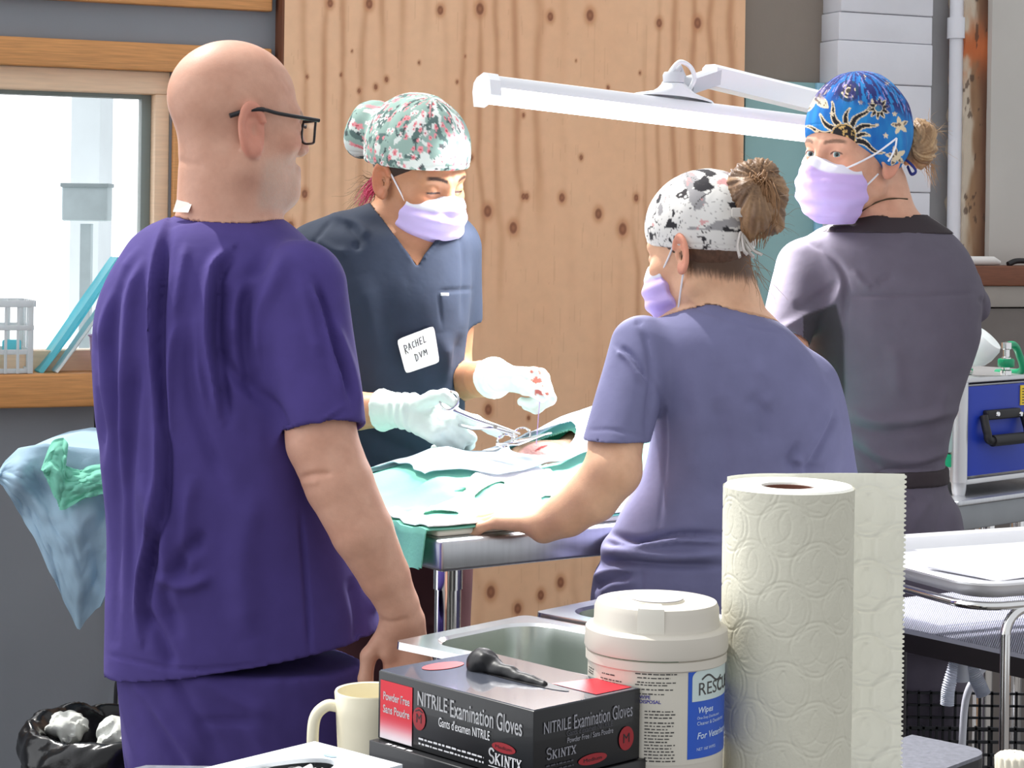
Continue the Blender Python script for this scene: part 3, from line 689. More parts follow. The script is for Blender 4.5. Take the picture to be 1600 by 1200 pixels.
# towel clamp by the opening
def ring(mb, c, r, nrm, w=.0022):
    nrm = unit(nrm); x = unit(np.cross(nrm, (0, 1, .2))); y = np.cross(nrm, x); k = 28
    mb.tube([c + x * r * math.cos(t) + y * r * math.sin(t) for t in np.linspace(0, 2 * math.pi, k)], w, 8, cap=False)
b = MB(); zc = W(795, 686, 3.44); n_ = (-.2, -.75, .6)
ring(b, W(789, 688, 3.43), .0125, n_); ring(b, W(815, 680, 3.45), .0145, n_)
b.tube([W(802, 690, 3.43), W(830, 684, 3.42), W(862, 676, 3.42)], [.0028, .0025, .0014], 8); b.tube([W(776, 694, 3.43), W(810, 694, 3.41), W(858, 676, 3.42)], [.0025, .0025, .0014], 8)
tag(b.build('towel_clamp', m_chrome, loc=zc), 'steel towel clamp with two ring handles beside the drape opening', 'clamp')

# ================================================================== THE LAMP OVER THE TABLE
LA, LB = W(752, 139, 3.66), W(1395, 218, 4.12)
lt = thing('surgical_lamp', 'long white LED work lamp glowing over the operating table', 'lamp', (*W(1400, 200, 4.30)[:2], 0))
la = unit(LB - LA); lx = unit(np.cross(la, (0, 0, 1))); lu = np.cross(lx, la)
tilt = .30; lx, lu = lx * math.cos(tilt) + lu * math.sin(tilt), lu * math.cos(tilt) - lx * math.sin(tilt)   # turned a little to the near side
if lx[1] > 0: lx = -lx
m_lamp = mat('white lamp plastic', (232, 234, 238), .35, var=.01); m_lampg = mat('grey lamp plastic', (196, 198, 204), .4, var=.01)
hp = [(-.030, -.006), (.030, -.006), (.030, .004), (.024, .018), (.012, .024), (-.012, .024), (-.024, .018), (-.030, .004)]
b = MB(); b.extrude(hp, LA + la * .02, LB, lx, lu); b.build('housing', m_lamp, lt, smooth=25)
b = MB(); b.extrude([(-.0325, -.022), (.0325, -.022), (.033, .006), (.026, .021), (.013, .027), (-.013, .027), (-.026, .021), (-.033, .006)], LA, LA + la * .022, lx, lu); b.build('end_cap', m_lamp, lt, smooth=25)
b = MB(); b.extrude([(-.0325, -.022), (.0325, -.022), (.033, .006), (.026, .021), (.013, .027), (-.013, .027), (-.026, .021), (-.033, .006)], LB, LB + la * .022, lx, lu); b.build('end_cap', m_lamp, lt, smooth=25)
dp = [(-.029, -.006), (-.026, -.017), (-.012, -.022), (.012, -.022), (.026, -.017), (.029, -.006)]
b = MB(); b.extrude(dp, LA + la * .022, LB, lx, lu); b.build('diffuser', mat('glowing diffuser', (255, 255, 255), .4, var=0, emit=((250, 246, 255), 3.0)), lt, smooth=25)
ll = bpy.data.lights.new('lamp_light', 'AREA'); ll.shape = 'RECTANGLE'; ll.size = float(np.linalg.norm(LB - LA)); ll.size_y = .05; ll.energy = 34; ll.color = (1, .98, 1); ll.spread = math.radians(130)
lo_ = bpy.data.objects.new('lamp_light', ll); COL.objects.link(lo_); mid = (LA + LB) / 2 - lu * .026
M = Matrix((la, np.cross(lu, la), lu)).transposed().to_4x4(); M.translation = Vector(mid - np.array(lt.location)); lo_.parent = lt; lo_.matrix_local = M
mc = LA + la * (np.linalg.norm(W(1050, 175, 3.87) - LA)) + lu * .022
bx = np.array((la, np.cross(lu, la), lu))
b = MB(); n0 = len(b.v)
pr = [(.095, 0), (.09, .006), (.05, .014), (.030, .026), (.020, .036), (.018, .040), (0, .040)]
V = []; Fq = []; k = 36
for r, z in pr:
    for i in range(k):
        a = 2 * math.pi * i / k; V.append(mc + (np.array((r * math.cos(a) * (1.0), min(r, .030) * math.sin(a), z)) @ bx))
for i in range(len(pr) - 1):
    for j in range(k): Fq.append([i * k + j, i * k + (j + 1) % k, (i + 1) * k + (j + 1) % k, (i + 1) * k + j])
b.add(V, Fq); b.build('mount_saddle', m_lamp, lt)
b = MB(); b.lathe([(0, .036), (.020, .036), (.021, .05), (.018, .056), (0, .057)], mc, 28); b.build('swivel', m_lampg, lt)
a0 = W(1072, 134, 3.93); a1 = W(1108, 118, 3.97); a2 = W(1262, 158, 4.16); a3 = W(1402, 190, 4.30)
ad = unit(a2 - a1); ay = unit(np.cross(np.cross(ad, (0, 0, 1)), ad)); axx = np.cross(ad, ay)
def arm_prof(w, h): return [(-w, -h), (w, -h), (w, h * .7), (w * .6, h), (-w * .6, h), (-w, h * .7)]
b = MB(); b.extrude(arm_prof(.020, .022), a1, a3, axx, ay); b.build('arm', m_lamp, lt, smooth=25)
b = MB(); b.extrude(arm_prof(.021, .017), a0, a1 + ad * .012, axx, ay); b.box(a0, (.03, .03, .035), bev=.008); b.build('arm_joint', m_lampg, lt, smooth=25)
b = MB(); b.tube([mc + lu * .05, mc + lu * .05 + (W(1072, 134, 3.93) - mc) * .6, a0], .008, 12); b.build('hinge_pin', m_lampg, lt)
b = MB(); b.tube(curve([mc + lu * .05, W(1048, 112, 3.89), W(1062, 97, 3.90), W(1078, 104, 3.91), W(1085, 122, 3.91), W(1076, 140, 3.91), W(1066, 136, 3.92), a0], 10), .0045, 10); b.build('cord', m_lamp, lt)
b = MB(); b.tube([(a3[0], a3[1], a3[2] + .05), (a3[0], a3[1], .05)], .016, 16); b.build('pole', m_lampg, lt)
b = MB(); b.lathe([(0, 0), (.2, 0), (.2, .02), (.03, .05), (0, .05)], (a3[0], a3[1], 0), 36); b.build('base', m_lampg, lt)

# ================================================================== RIGHT SIDE: TRAY STAND, SHELF, HOSES, CRATE
g2 = unit((.90, .43, 0)); g1 = np.array((-g2[1], g2[0], 0)); R0 = atz(1525, 912, 1.0); ZR = 1.0
def rrect(w, h, r, k=10):
    out = []
    for cx, cy, a in ((w - r, r, -90), (w - r, h - r, 0), (r, h - r, 90), (r, r, 180)):
        for i in range(k + 1):
            t = math.radians(a + 90 * i / k); out.append((cx + r * math.cos(t), cy + r * math.sin(t)))
    return out
def RP(p, z): return R0 + g2 * p[0] + g1 * p[1] + np.array((0, 0, z - ZR))
ms = thing('tray_stand', 'chrome tray stand with a shining steel tray behind the paper towels', 'tray stand', (*RP((.25, .18), 0)[:2], 0))
TWd, THt = .52, .40
rings = [(.05, -.022), (.024, -.020), (.018, -.012), (.016, -.003), (.004, 0), (0, -.003), (0, -.006), (.004, -.006), (.012, -.008), (.016, -.02), (.022, -.026), (.05, -.027)]
V = []; nR = None
for ins, z in rings:
    o_ = rrect(TWd - 2 * ins, THt - 2 * ins, max(.055 - ins * .6, .01)); nR = len(o_)
    V += [RP((x + ins, y + ins), ZR + z) for x, y in o_]
Fq = [[i * nR + j, i * nR + (j + 1) % nR, (i + 1) * nR + (j + 1) % nR, (i + 1) * nR + j] for i in range(len(rings) - 1) for j in range(nR)]
Fq += [list(range(nR)), list(range((len(rings) - 1) * nR, len(rings) * nR))[::-1]]
b = MB(); b.add(V, [q[::-1] for q in Fq]); b.build('tray', mat('polished steel tray', (245, 245, 248), .48, 1.0, var=.02), ms, smooth=30)
b = MB(); o_ = rrect(TWd - .012, THt - .012, .05); pts = [RP((x + .006, y + .006), ZR - .034) for x, y in o_]; b.tube(pts + [pts[0]], .006, 12); b.build('tray_frame', m_chrome, ms)
b = MB(); q0 = RP((.055, .006), ZR - .04); q1 = RP((TWd - .05, .006), ZR - .04)
v0 = W(1560, 1185, q0[1] + .02)
cr_ = .035; qz = np.array((0, 0, 1.0)); leg = [q1 - qz * .9] + [q1 - g2 * cr_ - qz * cr_ + g2 * cr_ * math.cos(t) + qz * cr_ * math.sin(t) for t in np.linspace(0, math.pi / 2, 9)] + [q0 + g2 * cr_ - qz * cr_ - g2 * cr_ * math.sin(t) + qz * cr_ * math.cos(t) for t in np.linspace(0, math.pi / 2, 9)] + [q0 - qz * .9]
b.tube(leg, .0068, 14); b.build('leg_frame', m_chrome, ms)
b = MB(); w0, w1 = RP((.055, .20), .06), RP((TWd - .05, .20), .06); b.tube([w0 - g1 * .22, w0 + g1 * .2], .012, 12); b.tube([w1 - g1 * .22, w1 + g1 * .2], .012, 12); b.tube([w0, w1], .012, 12)
for w_ in (w0 - g1 * .2, w0 + g1 * .18, w1 - g1 * .2, w1 + g1 * .18): b.lathe([(0, 0), (.02, 0), (.02, .05), (0, .05)], (w_[0], w_[1], 0), 14)
b.build('base', m_chrome, ms)
# steel offcut: packet lying on the tray
b = MB(); pk = RP((.20, .18), ZR - .0185); b.box(pk, (.20, .13, .003), (unit(g2 + g1 * .2), unit(g1 - g2 * .2), (0, 0, 1)), .001)
tag(b.build('packet', mat('white packet', (236, 236, 240), .5, var=.02), loc=pk), 'flat white packet lying on the shining steel tray', 'packet')
# ribbed trolley shelf behind and below
zsf = .865; A_, B_, C_, D_ = atz(1380, 976, zsf), atz(1660, 1036, zsf), atz(1690, 905, zsf), atz(1400, 937, zsf)
tr = thing('trolley', 'low trolley with a ribbed grey shelf behind the counter corner', 'trolley', (*((A_ + C_) / 2)[:2], 0))
m_rib = mat('ribbed grey shelf', (188, 190, 204), .45, var=.03); m_dk = mat('dark shelf edge', (44, 38, 40), .5)
b = MB(); n = 90
for k in range(n):
    u0, u1 = k / n, (k + .62) / n; p0, p1, p2, p3 = A_ + (B_ - A_) * u0, A_ + (B_ - A_) * u1, D_ + (C_ - D_) * u1, D_ + (C_ - D_) * u0; z_ = np.array((0, 0, .0022))
    b.add([p0, p1, p2, p3, p0 + z_, p1 + z_, p2 + z_, p3 + z_], [[4, 5, 6, 7], [0, 1, 5, 4], [1, 2, 6, 5], [2, 3, 7, 6], [3, 0, 4, 7]])
b.build('ribbed_mat', m_rib, tr, smooth=False)
b = MB(); dn = np.array((0, 0, -.002)); th_ = np.array((0, 0, -.006)); b.add([A_ + dn * 0, B_, C_, D_, A_ + th_, B_ + th_, C_ + th_, D_ + th_], [[0, 1, 2, 3], [7, 6, 5, 4], [0, 4, 5, 1], [1, 5, 6, 2], [2, 6, 7, 3], [3, 7, 4, 0]]); b.build('shelf_plate', m_rib, tr, smooth=False)
b = MB(); t0_, t1_ = np.array((0, 0, -.006)), np.array((0, 0, -.034)); b.add([A_ + t0_, B_ + t0_, C_ + t0_, D_ + t0_, A_ + t1_, B_ + t1_, C_ + t1_, D_ + t1_], [[0, 1, 2, 3], [7, 6, 5, 4], [0, 4, 5, 1], [1, 5, 6, 2], [2, 6, 7, 3], [3, 7, 4, 0]]); b.build('shelf_edge', m_dk, tr, smooth=False)
for p in (A_ * .97 + C_ * .03, B_ * .97 + D_ * .03, C_ * .97 + A_ * .03, D_ * .97 + B_ * .03):
    b = MB(); b.tube([(p[0], p[1], zsf - .034), (p[0], p[1], 0)], .012, 12); b.build('leg', m_dk, tr)
# black crate with breathing hoses on it
m_crate = mat('black crate plastic', (24, 26, 32), .5, var=.05)
cp = W(1508, 1110, 3.45); cz = .40; cr = thing('crate', 'black mesh crate under the trolley shelf', 'crate', (cp[0], cp[1], 0))
def mesh_wall(P0, ux, w, h):
    b = MB(); ux = np.array(ux, float)
    for k in range(int(w / .022) + 1): b.box(P0 + ux * k * .022 + np.array((0, 0, h / 2)), (.004, .004, h), (ux, np.cross((0, 0, 1), ux), (0, 0, 1)))
    for k in range(int(h / .022) + 1): b.box(P0 + ux * w / 2 + np.array((0, 0, k * .022)), (w, .004, .004), (ux, np.cross((0, 0, 1), ux), (0, 0, 1)))
    return b
c00 = np.array((cp[0] - .14, cp[1] - .02, .02)); ch = .62
for nm, P0, ux, w_ in (('mesh_wall', c00, (1, 0, 0), .36), ('mesh_wall', c00 + (0, .26, 0), (1, 0, 0), .36), ('mesh_wall', c00, (0, 1, 0), .26), ('mesh_wall', c00 + (.36, 0, 0), (0, 1, 0), .26)):
    mesh_wall(P0, ux, w_, ch).build(nm, m_crate, cr, loc=c00, smooth=False)
b = MB(); b.box(c00 + (.18, .13, -.01), (.37, .27, .02), bev=.006); b.build('base', m_crate, cr, loc=c00)
m_hose = mat('translucent hose plastic', (222, 226, 236), .3, var=.03, thin=.3)
def hose(pts, r, ribs):
    C = curve(pts, 40); rad = [r * (1 + (.09 * math.sin(i * ribs) if ribs else 0)) for i in range(len(C))]; b = MB(); b.tube(C, rad, 18); return b
hd = 3.34
hs = thing('breathing_circuit', 'white corrugated breathing hoses hanging in front of the black crate', 'hose', W(1500, 1040, hd))
hose([W(1497, 1020, hd), W(1492, 1040, hd), W(1482, 1075, hd), W(1480, 1102, hd)], .0105, 1.5).build('hose', m_hose, hs)
hose([W(1512, 1022, hd), W(1518, 1045, hd), W(1530, 1070, hd), W(1537, 1086, hd)], .0115, 1.5).build('hose', m_hose, hs)
hose([W(1500, 1018, hd), W(1502, 1040, hd), W(1503, 1064, hd)], .013, 0).build('wye_piece', m_hose, hs)
hose([W(1545, 1035, hd + .03), W(1522, 1062, hd + .03), W(1508, 1100, hd + .03), W(1502, 1190, hd + .03)], .006, 0).build('gas_line', mat('white tube', (214, 216, 226), .4), hs)
b = MB(); zk = W(1502, 1018, hd); b.tube([zk + (-.03, 0, .004), zk + (.03, 0, .004)], .006, 10); b.tube([zk + (0, 0, 0), zk + (0, 0, .03)], .006, 10); b.build('hanger', m_dk, hs)

# ================================================================== ANAESTHESIA MACHINE ON ITS STEEL TABLE
md = 4.55; f1 = unit((.74, .67, 0)); f0 = np.array((-f1[1], f1[0], 0)); MAX_ = np.array((f1, f0, (0, 0, 1.0)))
M0 = W(1498, 752, md); mz = float(M0[2]); mh = (752 - 600) * md / F
def MP(u, v, o=0.0): return M0 + f1 * u + np.array((0, 0, v)) - f0 * o
an = thing('anaesthesia_machine', 'blue and silver anaesthesia machine with a black carrying handle', 'anaesthesia machine', MP(.2, 0, -.12))
m_bl = mat('blue panel', (26, 56, 168), .45, var=.04); m_alu = mat('aluminium profile', (205, 206, 208), .38, .85, var=.03)
mw, mdp = .40, .26
b = MB(); b.box(MP(mw / 2, mh / 2, -mdp / 2), (mw - .03, mdp - .03, mh - .01), MAX_); b.build('body', m_alu, an, smooth=30)
b = MB(); b.box(MP(mw / 2, mh / 2, -.004), (mw - .062, .006, mh - .016), MAX_, .001); b.build('front_panel', m_bl, an, smooth=30)
for u in (.016, mw - .016):
    b = MB(); b.tube([MP(u, -.004, -.012), MP(u, mh + .002, -.012)], .019, 20); b.build('corner_post', m_alu, an)
for u in (.016, mw - .016):
    b = MB(); b.tube([MP(u, mh + .002, -mdp + .012), MP(u, -.004, -mdp + .012)], .019, 20); b.build('corner_post', m_alu, an)
b = MB(); b.box(MP(mw / 2, mh + .006, -mdp / 2), (mw, mdp, .012), MAX_, .003); b.build('top_plate', m_alu, an, smooth=30)
b = MB(); b.box(MP(mw / 2, -.004, -.004), (mw - .03, .012, .012), MAX_, .002); b.build('bottom_rail', m_alu, an, smooth=30)
for u, o in ((.02, -.014), (mw - .02, -.014), (.02, -mdp + .014), (mw - .02, -mdp + .014)):
    b = MB(); p = MP(u, -.034, o); b.lathe([(0, 0), (.014, 0), (.016, .012), (.018, .034), (0, .034)], p, 20); b.build('foot', m_alu, an)
def face(px, py):
    """(u, v) on the front panel under a pixel"""
    ray = W(px, py, 1.0) - (0, 0, CZ); n = f0; d = ((M0 - (0, 0, CZ)) @ n) / (ray @ n); p = np.array((0, 0, CZ)) + ray * d; return float((p - M0) @ f1), float(p[2] - M0[2])
m_blk = mat('black rubber', (30, 30, 34), .55, var=.04)
hu0, hv0 = face(1529, 640); hu1, hv1 = face(1532, 690); bu0, bv = face(1543, 648); wH = .165
b = MB(); b.box(MP(hu0 + wH / 2, bv, .006), (wH - .035, .016, .022), MAX_, .004); b.build('handle_bracket', m_blk, an, smooth=30)
b = MB(); b.tube(curve([MP(hu0 + .006, bv, .010), MP(hu0 + .004, bv - .02, .016), MP(hu0 + .004, hv1 + .02, .022), MP(hu0 + .012, hv1 + .004, .024), MP(hu0 + wH / 2, hv1 + .003, .024), MP(hu0 + wH - .012, hv1 + .004, .024), MP(hu0 + wH - .004, hv1 + .02, .022), MP(hu0 + wH - .004, bv - .02, .016), MP(hu0 + wH - .006, bv, .010)], 6), .0095, 14)
b.tube([MP(hu0 + .02, hv1 + .003, .024), MP(hu0 + wH - .02, hv1 + .003, .024)], .013, 14); b.build('handle', m_blk, an)
for px in (1551, 1587):
    b = MB(); u, v = face(px, 646); b.lathe([(0, 0), (.006, 0), (.005, .003), (0, .0035)], MP(u, v, .014), 16, (f1, (0, 0, 1), -f0)); b.build('screw', m_chrome, an)
u, v = face(1594, 602); u2, v2 = face(1594, 633); b = MB(); b.box(MP(u + .03, (v + v2) / 2, .0005), (.06, .002, v - v2), MAX_); lb = b.build('warning_label', mat('yellow label', (240, 205, 40), .5), an, smooth=False)
ik = Ink(); [ik.rect(.006, .004 + .0065 * k, .03 + .012 * ((k * 7) % 3), .0022) for k in range(6)]
ik.build('lettering', lambda X: MP(0, 0) + (u + X[:, :1]) * f1 + (v2 + X[:, 1:2]) * np.array((0, 0, 1.0)) - f0 * .0018, m_blk, lb)
# vaporizer dome, connector and hose on top
tp = lambda px, py, o: W(px, py, md + o)
dc_ = tp(1529, 545, .10); dax = unit((.45, -.25, .55)); dx_ = unit(np.cross(dax, (0, 1, 0))); dy_ = np.cross(dax, dx_)
b = MB(); b.lathe([(0, -.036), (.021, -.036), (.036, -.018), (.040, .0), (.039, .026), (.034, .035), (0, .038)], dc_, 40, (dx_, dy_, dax))
b.build('absorber_dome', mat('white dome plastic', (232, 240, 240), .3, var=.01), an)
b = MB(); pb = MP(.060, mh + .012, -.09); b.lathe([(0, 0), (.036, 0), (.036, .012), (.022, .016), (.02, .034), (0, .034)], pb, 30); b.build('dome_base', mat('white dome plastic'), an)
b = MB(); pb2 = MP(.105, mh + .012, -.08); b.box(pb2 + (0, 0, .009), (.05, .05, .018), MAX_, .005); b.lathe([(0, .0), (.018, 0), (.018, .026), (0, .026)], pb2, 24); b.build('valve_block', m_chrome, an, smooth=30)
cc = MP(face(1578, 640)[0], mh + .012, -.012); k_ = (584 - 524) * md / F
b = MB(); b.lathe([(0, 0), (.013, 0), (.013, .010), (.009, .012), (.009, .022), (.011, .024), (.011, .040), (.008, .042), (.008, .058), (.012, .060), (.012, .074), (0, .076)], cc, 20); b.build('gas_connector', m_chrome, an)
b = MB(); b.lathe([(0, .018), (.017, .018), (.019, .021), (.019, .034), (.017, .037), (0, .037)], cc, 26); b.build('green_nut', mat('green plastic', (18, 150, 104), .35), an)
b = MB(); e0 = cc + (0, 0, .067); b.tube(curve([e0, e0 + f1 * .03, e0 + f1 * .05 - (0, 0, .02), e0 + f1 * .062 - (0, 0, .06), e0 + f1 * .08 - (0, 0, .07) + f0 * .08], 8), .0085, 14); b.build('gas_hose', mat('green plastic'), an)
# canister on the machine's left flank
cq = tp(1484, 652, .05); b = MB(); b.lathe([(0, -.075), (.036, -.075), (.038, -.07), (.038, .07), (.036, .075), (0, .075)], cq, 32); b.build('canister', mat('clear canister plastic', (190, 214, 210), .15, var=.02, thin=.4), an)
b = MB(); b.lathe([(0, .075), (.037, .075), (.037, .098), (.02, .104), (0, .104)], cq, 32); b.build('canister_cap', mat('green plastic'), an); b = MB(); b.lathe([(0, -.108), (.036, -.108), (.036, -.08), (0, -.078)], cq, 32)
b.build('canister_base', mat('green plastic'), an)
b = MB(); b.box(cq + f1 * .03 + (0, 0, -.11), (.09, .05, .012), MAX_, .003); b.build('canister_shelf', m_alu, an, smooth=30); b = MB(); b.box(cq + f1 * .04 + (0, 0, .02), (.06, .012, .01), MAX_, .003); b.build('canister_bracket', m_alu, an)
zT = mz - .034
sT = thing('steel_table', 'grey steel table carrying the anaesthesia machine', 'table', (*MP(.3, 0, -.15)[:2], 0))
b = MB(); b.box(MP(.36, -.034 - .006, -.16), (.86, .42, .012), MAX_, .003); b.build('tabletop', m_brush, sT, smooth=30)
b = MB(); b.box(MP(.36, -.034 - .040, -.16), (.84, .40, .056), MAX_, .003); b.build('apron', mat('grey painted steel', (142, 146, 150), .4, .4), sT, smooth=30)
for u, o in ((.08, .02), (.72, .02), (-.02, -.33), (.72, -.33)):
    p = MP(u, 0, o); b = MB(); b.tube([(p[0], p[1], zT - .06), (p[0], p[1], 0)], .018, 20); b.build('leg', m_chrome, sT)
p = W(1536, 830, md + .62); b = MB(); b.box((p[0], p[1], .46), (.035, .035, .92 - .12), bev=.004)
tag(b.build('square_post', m_lamp, loc=(p[0], p[1], 0)), 'white square post standing behind the steel table', 'post')

# ================================================================== PEOPLE
class Head:
    """head frame: right / forward / up axes, scale; sdf in the head's own metres"""
    def __init__(s, c, fwd, pitch=0, roll=0, sc=1.0, male=False, flare=18):
        s.flare = flare
        f = unit((fwd[0], fwd[1], 0)); r = np.cross(f, (0, 0, 1.0)); p = math.radians(pitch)
        fw = f * math.cos(p) - np.array((0, 0, 1.0)) * math.sin(p); up = np.cross(r, fw); q = math.radians(roll)
        r, up = r * math.cos(q) + up * math.sin(q), up * math.cos(q) - r * math.sin(q)
        s.c = np.asarray(c, float); s.A = np.array((r, fw, up)); s.s = sc; s.male = male
    def loc(s, P): return ((P - s.c) @ s.A.T) / s.s
    def pt(s, x, y, z): return s.c + (np.array((x, y, z)) * s.s) @ s.A
    def dr(s, x, y, z): return np.array((x, y, z)) @ s.A
    def sdf(s, P, eyes_open=False):
        L = s.loc(P); A = np.abs(L[:, 0]); M = np.stack([A, L[:, 1], L[:, 2]], 1); m = s.male
        d = d_ell(L, (0, -.012, .040), (.0765, .098, .086))
        d = smin(d, d_ell(L, (0, .028, -.030), (.061, .064, .080)), .03)
        d = smin(d, d_cap(M, (.050, -.002, -.060), (.020, .070, -.100), .020 + .004 * m, .018), .022)
        d = smin(d, d_ell(L, (0, .080, -.100), (.020 + .004 * m, .018, .017)), .02)
        d = smin(d, d_cap(M, (.010, .086, .018), (.042, .070, .020), .010 + .003 * m, .009), .018)
        d = smin(d, d_ell(M, (.044, .060, -.022), (.020, .022, .018)), .02)
        d = smax(d, -d_ell(M, (.031, .096, .000), (.017, .014, .012)), .014)
        d = smin(d, d_ell(M, (.031, .0755, .000), (.0155, .0125, .0125)), .004)
        if eyes_open: d = smax(d, -d_ell(M, (.031, .092, -.001), (.0122, .014, .0042)), .0012)
        d = smin(d, d_cap(L, (0, .086, .012), (0, .106, -.028), .0075, .0105), .012)
        d = smin(d, d_ell(M, (.011, .097, -.034), (.0085, .010, .0075)), .007)
        d = smin(d, d_ell(L, (0, .088, -.060), (.022, .013, .0075)), .008)
        d = smin(d, d_ell(L, (0, .087, -.072), (.019, .012, .0075)), .008)
        if not m: d = smax(d, -d_ell(L, (0, .103, -.066), (.022, .008, .0012)), .003)
        else: d = smin(d, d_ell(L, (0, .078, -.082), (.034, .018, .022)), .02)
        # ears: dish, rim, lobe, tragus
        E = M - np.array((.0745, -.010, -.008)); a = math.radians(s.flare); t = math.radians(-10)
        ex = E[:, 0] * math.cos(a) + E[:, 1] * math.sin(a); ey = -E[:, 0] * math.sin(a) + E[:, 1] * math.cos(a); ez = E[:, 2]
        ey, ez = ey * math.cos(t) - ez * math.sin(t), ey * math.sin(t) + ez * math.cos(t)
        q = np.sqrt((ey / (.0165 + .002 * m)) ** 2 + (ez / (.029 + .003 * m)) ** 2)
        dish = np.maximum((q - 1) * .0165, np.abs(ex - .004 + .002 * (1 - q)) - .0022)
        rim = np.sqrt(((q - 1) * .0175) ** 2 + (ex - .0065) ** 2) - .0042 - .0008 * m
        rim = np.where((ey > .008) & (ez < .006), rim + .006, rim)
        anti = np.sqrt(((np.sqrt(((ey - .001) / .0095) ** 2 + ((ez + .001) / .018) ** 2) - 1) * .010) ** 2 + (ex - .0045) ** 2) - .0024
        anti = np.where(ey > .004, anti + .006, anti)
        ear = smin(smin(smin(dish, rim, .004), anti, .003), d_ell(np.stack([ex, ey, ez], 1), (.004, .004, -.027), (.0055, .0075, .009)), .006)
        ear = smin(ear, d_ell(np.stack([ex, ey, ez], 1), (.003, .012, -.005), (.004, .004, .007)), .004)
        ear = smax(ear, -d_ell(np.stack([ex, ey, ez], 1), (.0105, .0025, -.003), (.0085, .0075, .013)), .002); ear = smax(ear, -d_ell(np.stack([ex, ey, ez], 1), (.009, .000, .014), (.0050, .0075, .006)), .002)
        d = smin(d, ear, .004)
        return d * s.s

def hand_parts(wr, f, n, right, s=1.0, curls=((10, 10, 8),) * 4, spread=4, thumb=None):
    """palm and finger capsules from the wrist; f along the fingers, n out of the back of the hand"""
    f = unit(f); n = unit(np.asarray(n, float) - f * (np.asarray(n, float) @ f)); sd = np.cross(n, f) if right else np.cross(f, n)
    palm = []; fin = []; K = []
    base = ((.084, .027), (.088, .009), (.083, -.009), (.074, -.025))
    lens = ((.042, .026, .021), (.046, .029, .022), (.042, .027, .021), (.033, .020, .018))
    for i in range(4):
        k = wr + (f * base[i][0] + sd * base[i][1]) * s; K.append(k)
        palm.append((wr + (f * .010 + sd * base[i][1] * .62) * s, k - f * .004 * s, .0145 * s, .0115 * s))
        ang = math.radians(spread * (1.5 - i)); d0 = f * math.cos(ang) + sd * math.sin(ang); p = k; a = 0
        for j in range(3):
            a += math.radians(curls[i][j]); dv = d0 * math.cos(a) - n * math.sin(a); q = p + dv * lens[i][j] * s
            fin.append((p, q, (.0096 - .0008 * j - .0008 * (i == 3)) * s, (.0090 - .0010 * j - .0008 * (i == 3)) * s)); p = q
    palm.append((wr + (f * .020 + sd * .018) * s - n * .006 * s, wr + (f * .048 + sd * .024) * s - n * .008 * s, .014 * s, .012 * s))
    if thumb is None:
        t0 = wr + (f * .022 + sd * .026) * s - n * .005 * s; t1 = t0 + (f * .030 + sd * .026 - n * .008) * s; t2 = t1 + (f * .030 + sd * .006 - n * .008) * s; t3 = t2 + (f * .022 - sd * .004 - n * .006) * s
        thumb = [t0, t1, t2, t3]
    for j, (a, b) in enumerate(zip(thumb[:-1], thumb[1:])): fin.append((a, b, (.0125 - .0014 * j) * s, (.0112 - .0015 * j) * s))
    return palm, fin, dict(f=f, n=n, sd=sd, K=K, thumb=thumb)
def d_hand(P, hp, grow=0.0):
    palm, fin, _ = hp; d = None
    for a, b, ra, rb in palm:
        e = d_cap(P, a, b, ra + grow, rb + grow); d = e if d is None else smin(d, e, .012)
    for i in range(0, len(fin), 3):
        e = d_chain(P, [fin[i][0], fin[i + 1][0], fin[i + 2][0], fin[i + 2][1]], [fin[i][2] + grow, fin[i + 1][2] + grow, fin[i + 2][2] + grow, fin[i + 2][3] + grow], .006); d = smin(d, e, .007)
    return d
def near(P, c, r): return np.linalg.norm(P - np.asarray(c), axis=1) < r
def local_only(fn, c, r):
    """evaluate a detailed field only near its place"""
    c = np.asarray(c, float)
    def g(P):
        q = np.linalg.norm(P - c, axis=1); d = np.maximum(q - r, .02).astype(float) + .0; m = q < r + .03
        if m.any(): d[m] = fn(P[m])
        return d
    return g
def hit(f, px, py, d0, d1, n=400):
    """first point of a surface seen at a pixel"""
    o = np.array((0, 0, CZ)); ray = W(px, py, 1.0) - o; D = np.linspace(d0, d1, n); v = f(o + D[:, None] * ray)
    k = np.argmax(v < 0); return o + ray * D[k] if (v < 0).any() else o + ray * (d0 + d1) / 2
def tuck(V, Q, cover, deep=.014):
    """keep the body inside what it wears"""
    for _ in range(2):
        d = cover(V); V = V - vnormals(V, Q) * np.where(d < .0006, np.clip(d + deep, 0, .04), 0)[:, None]
    return V
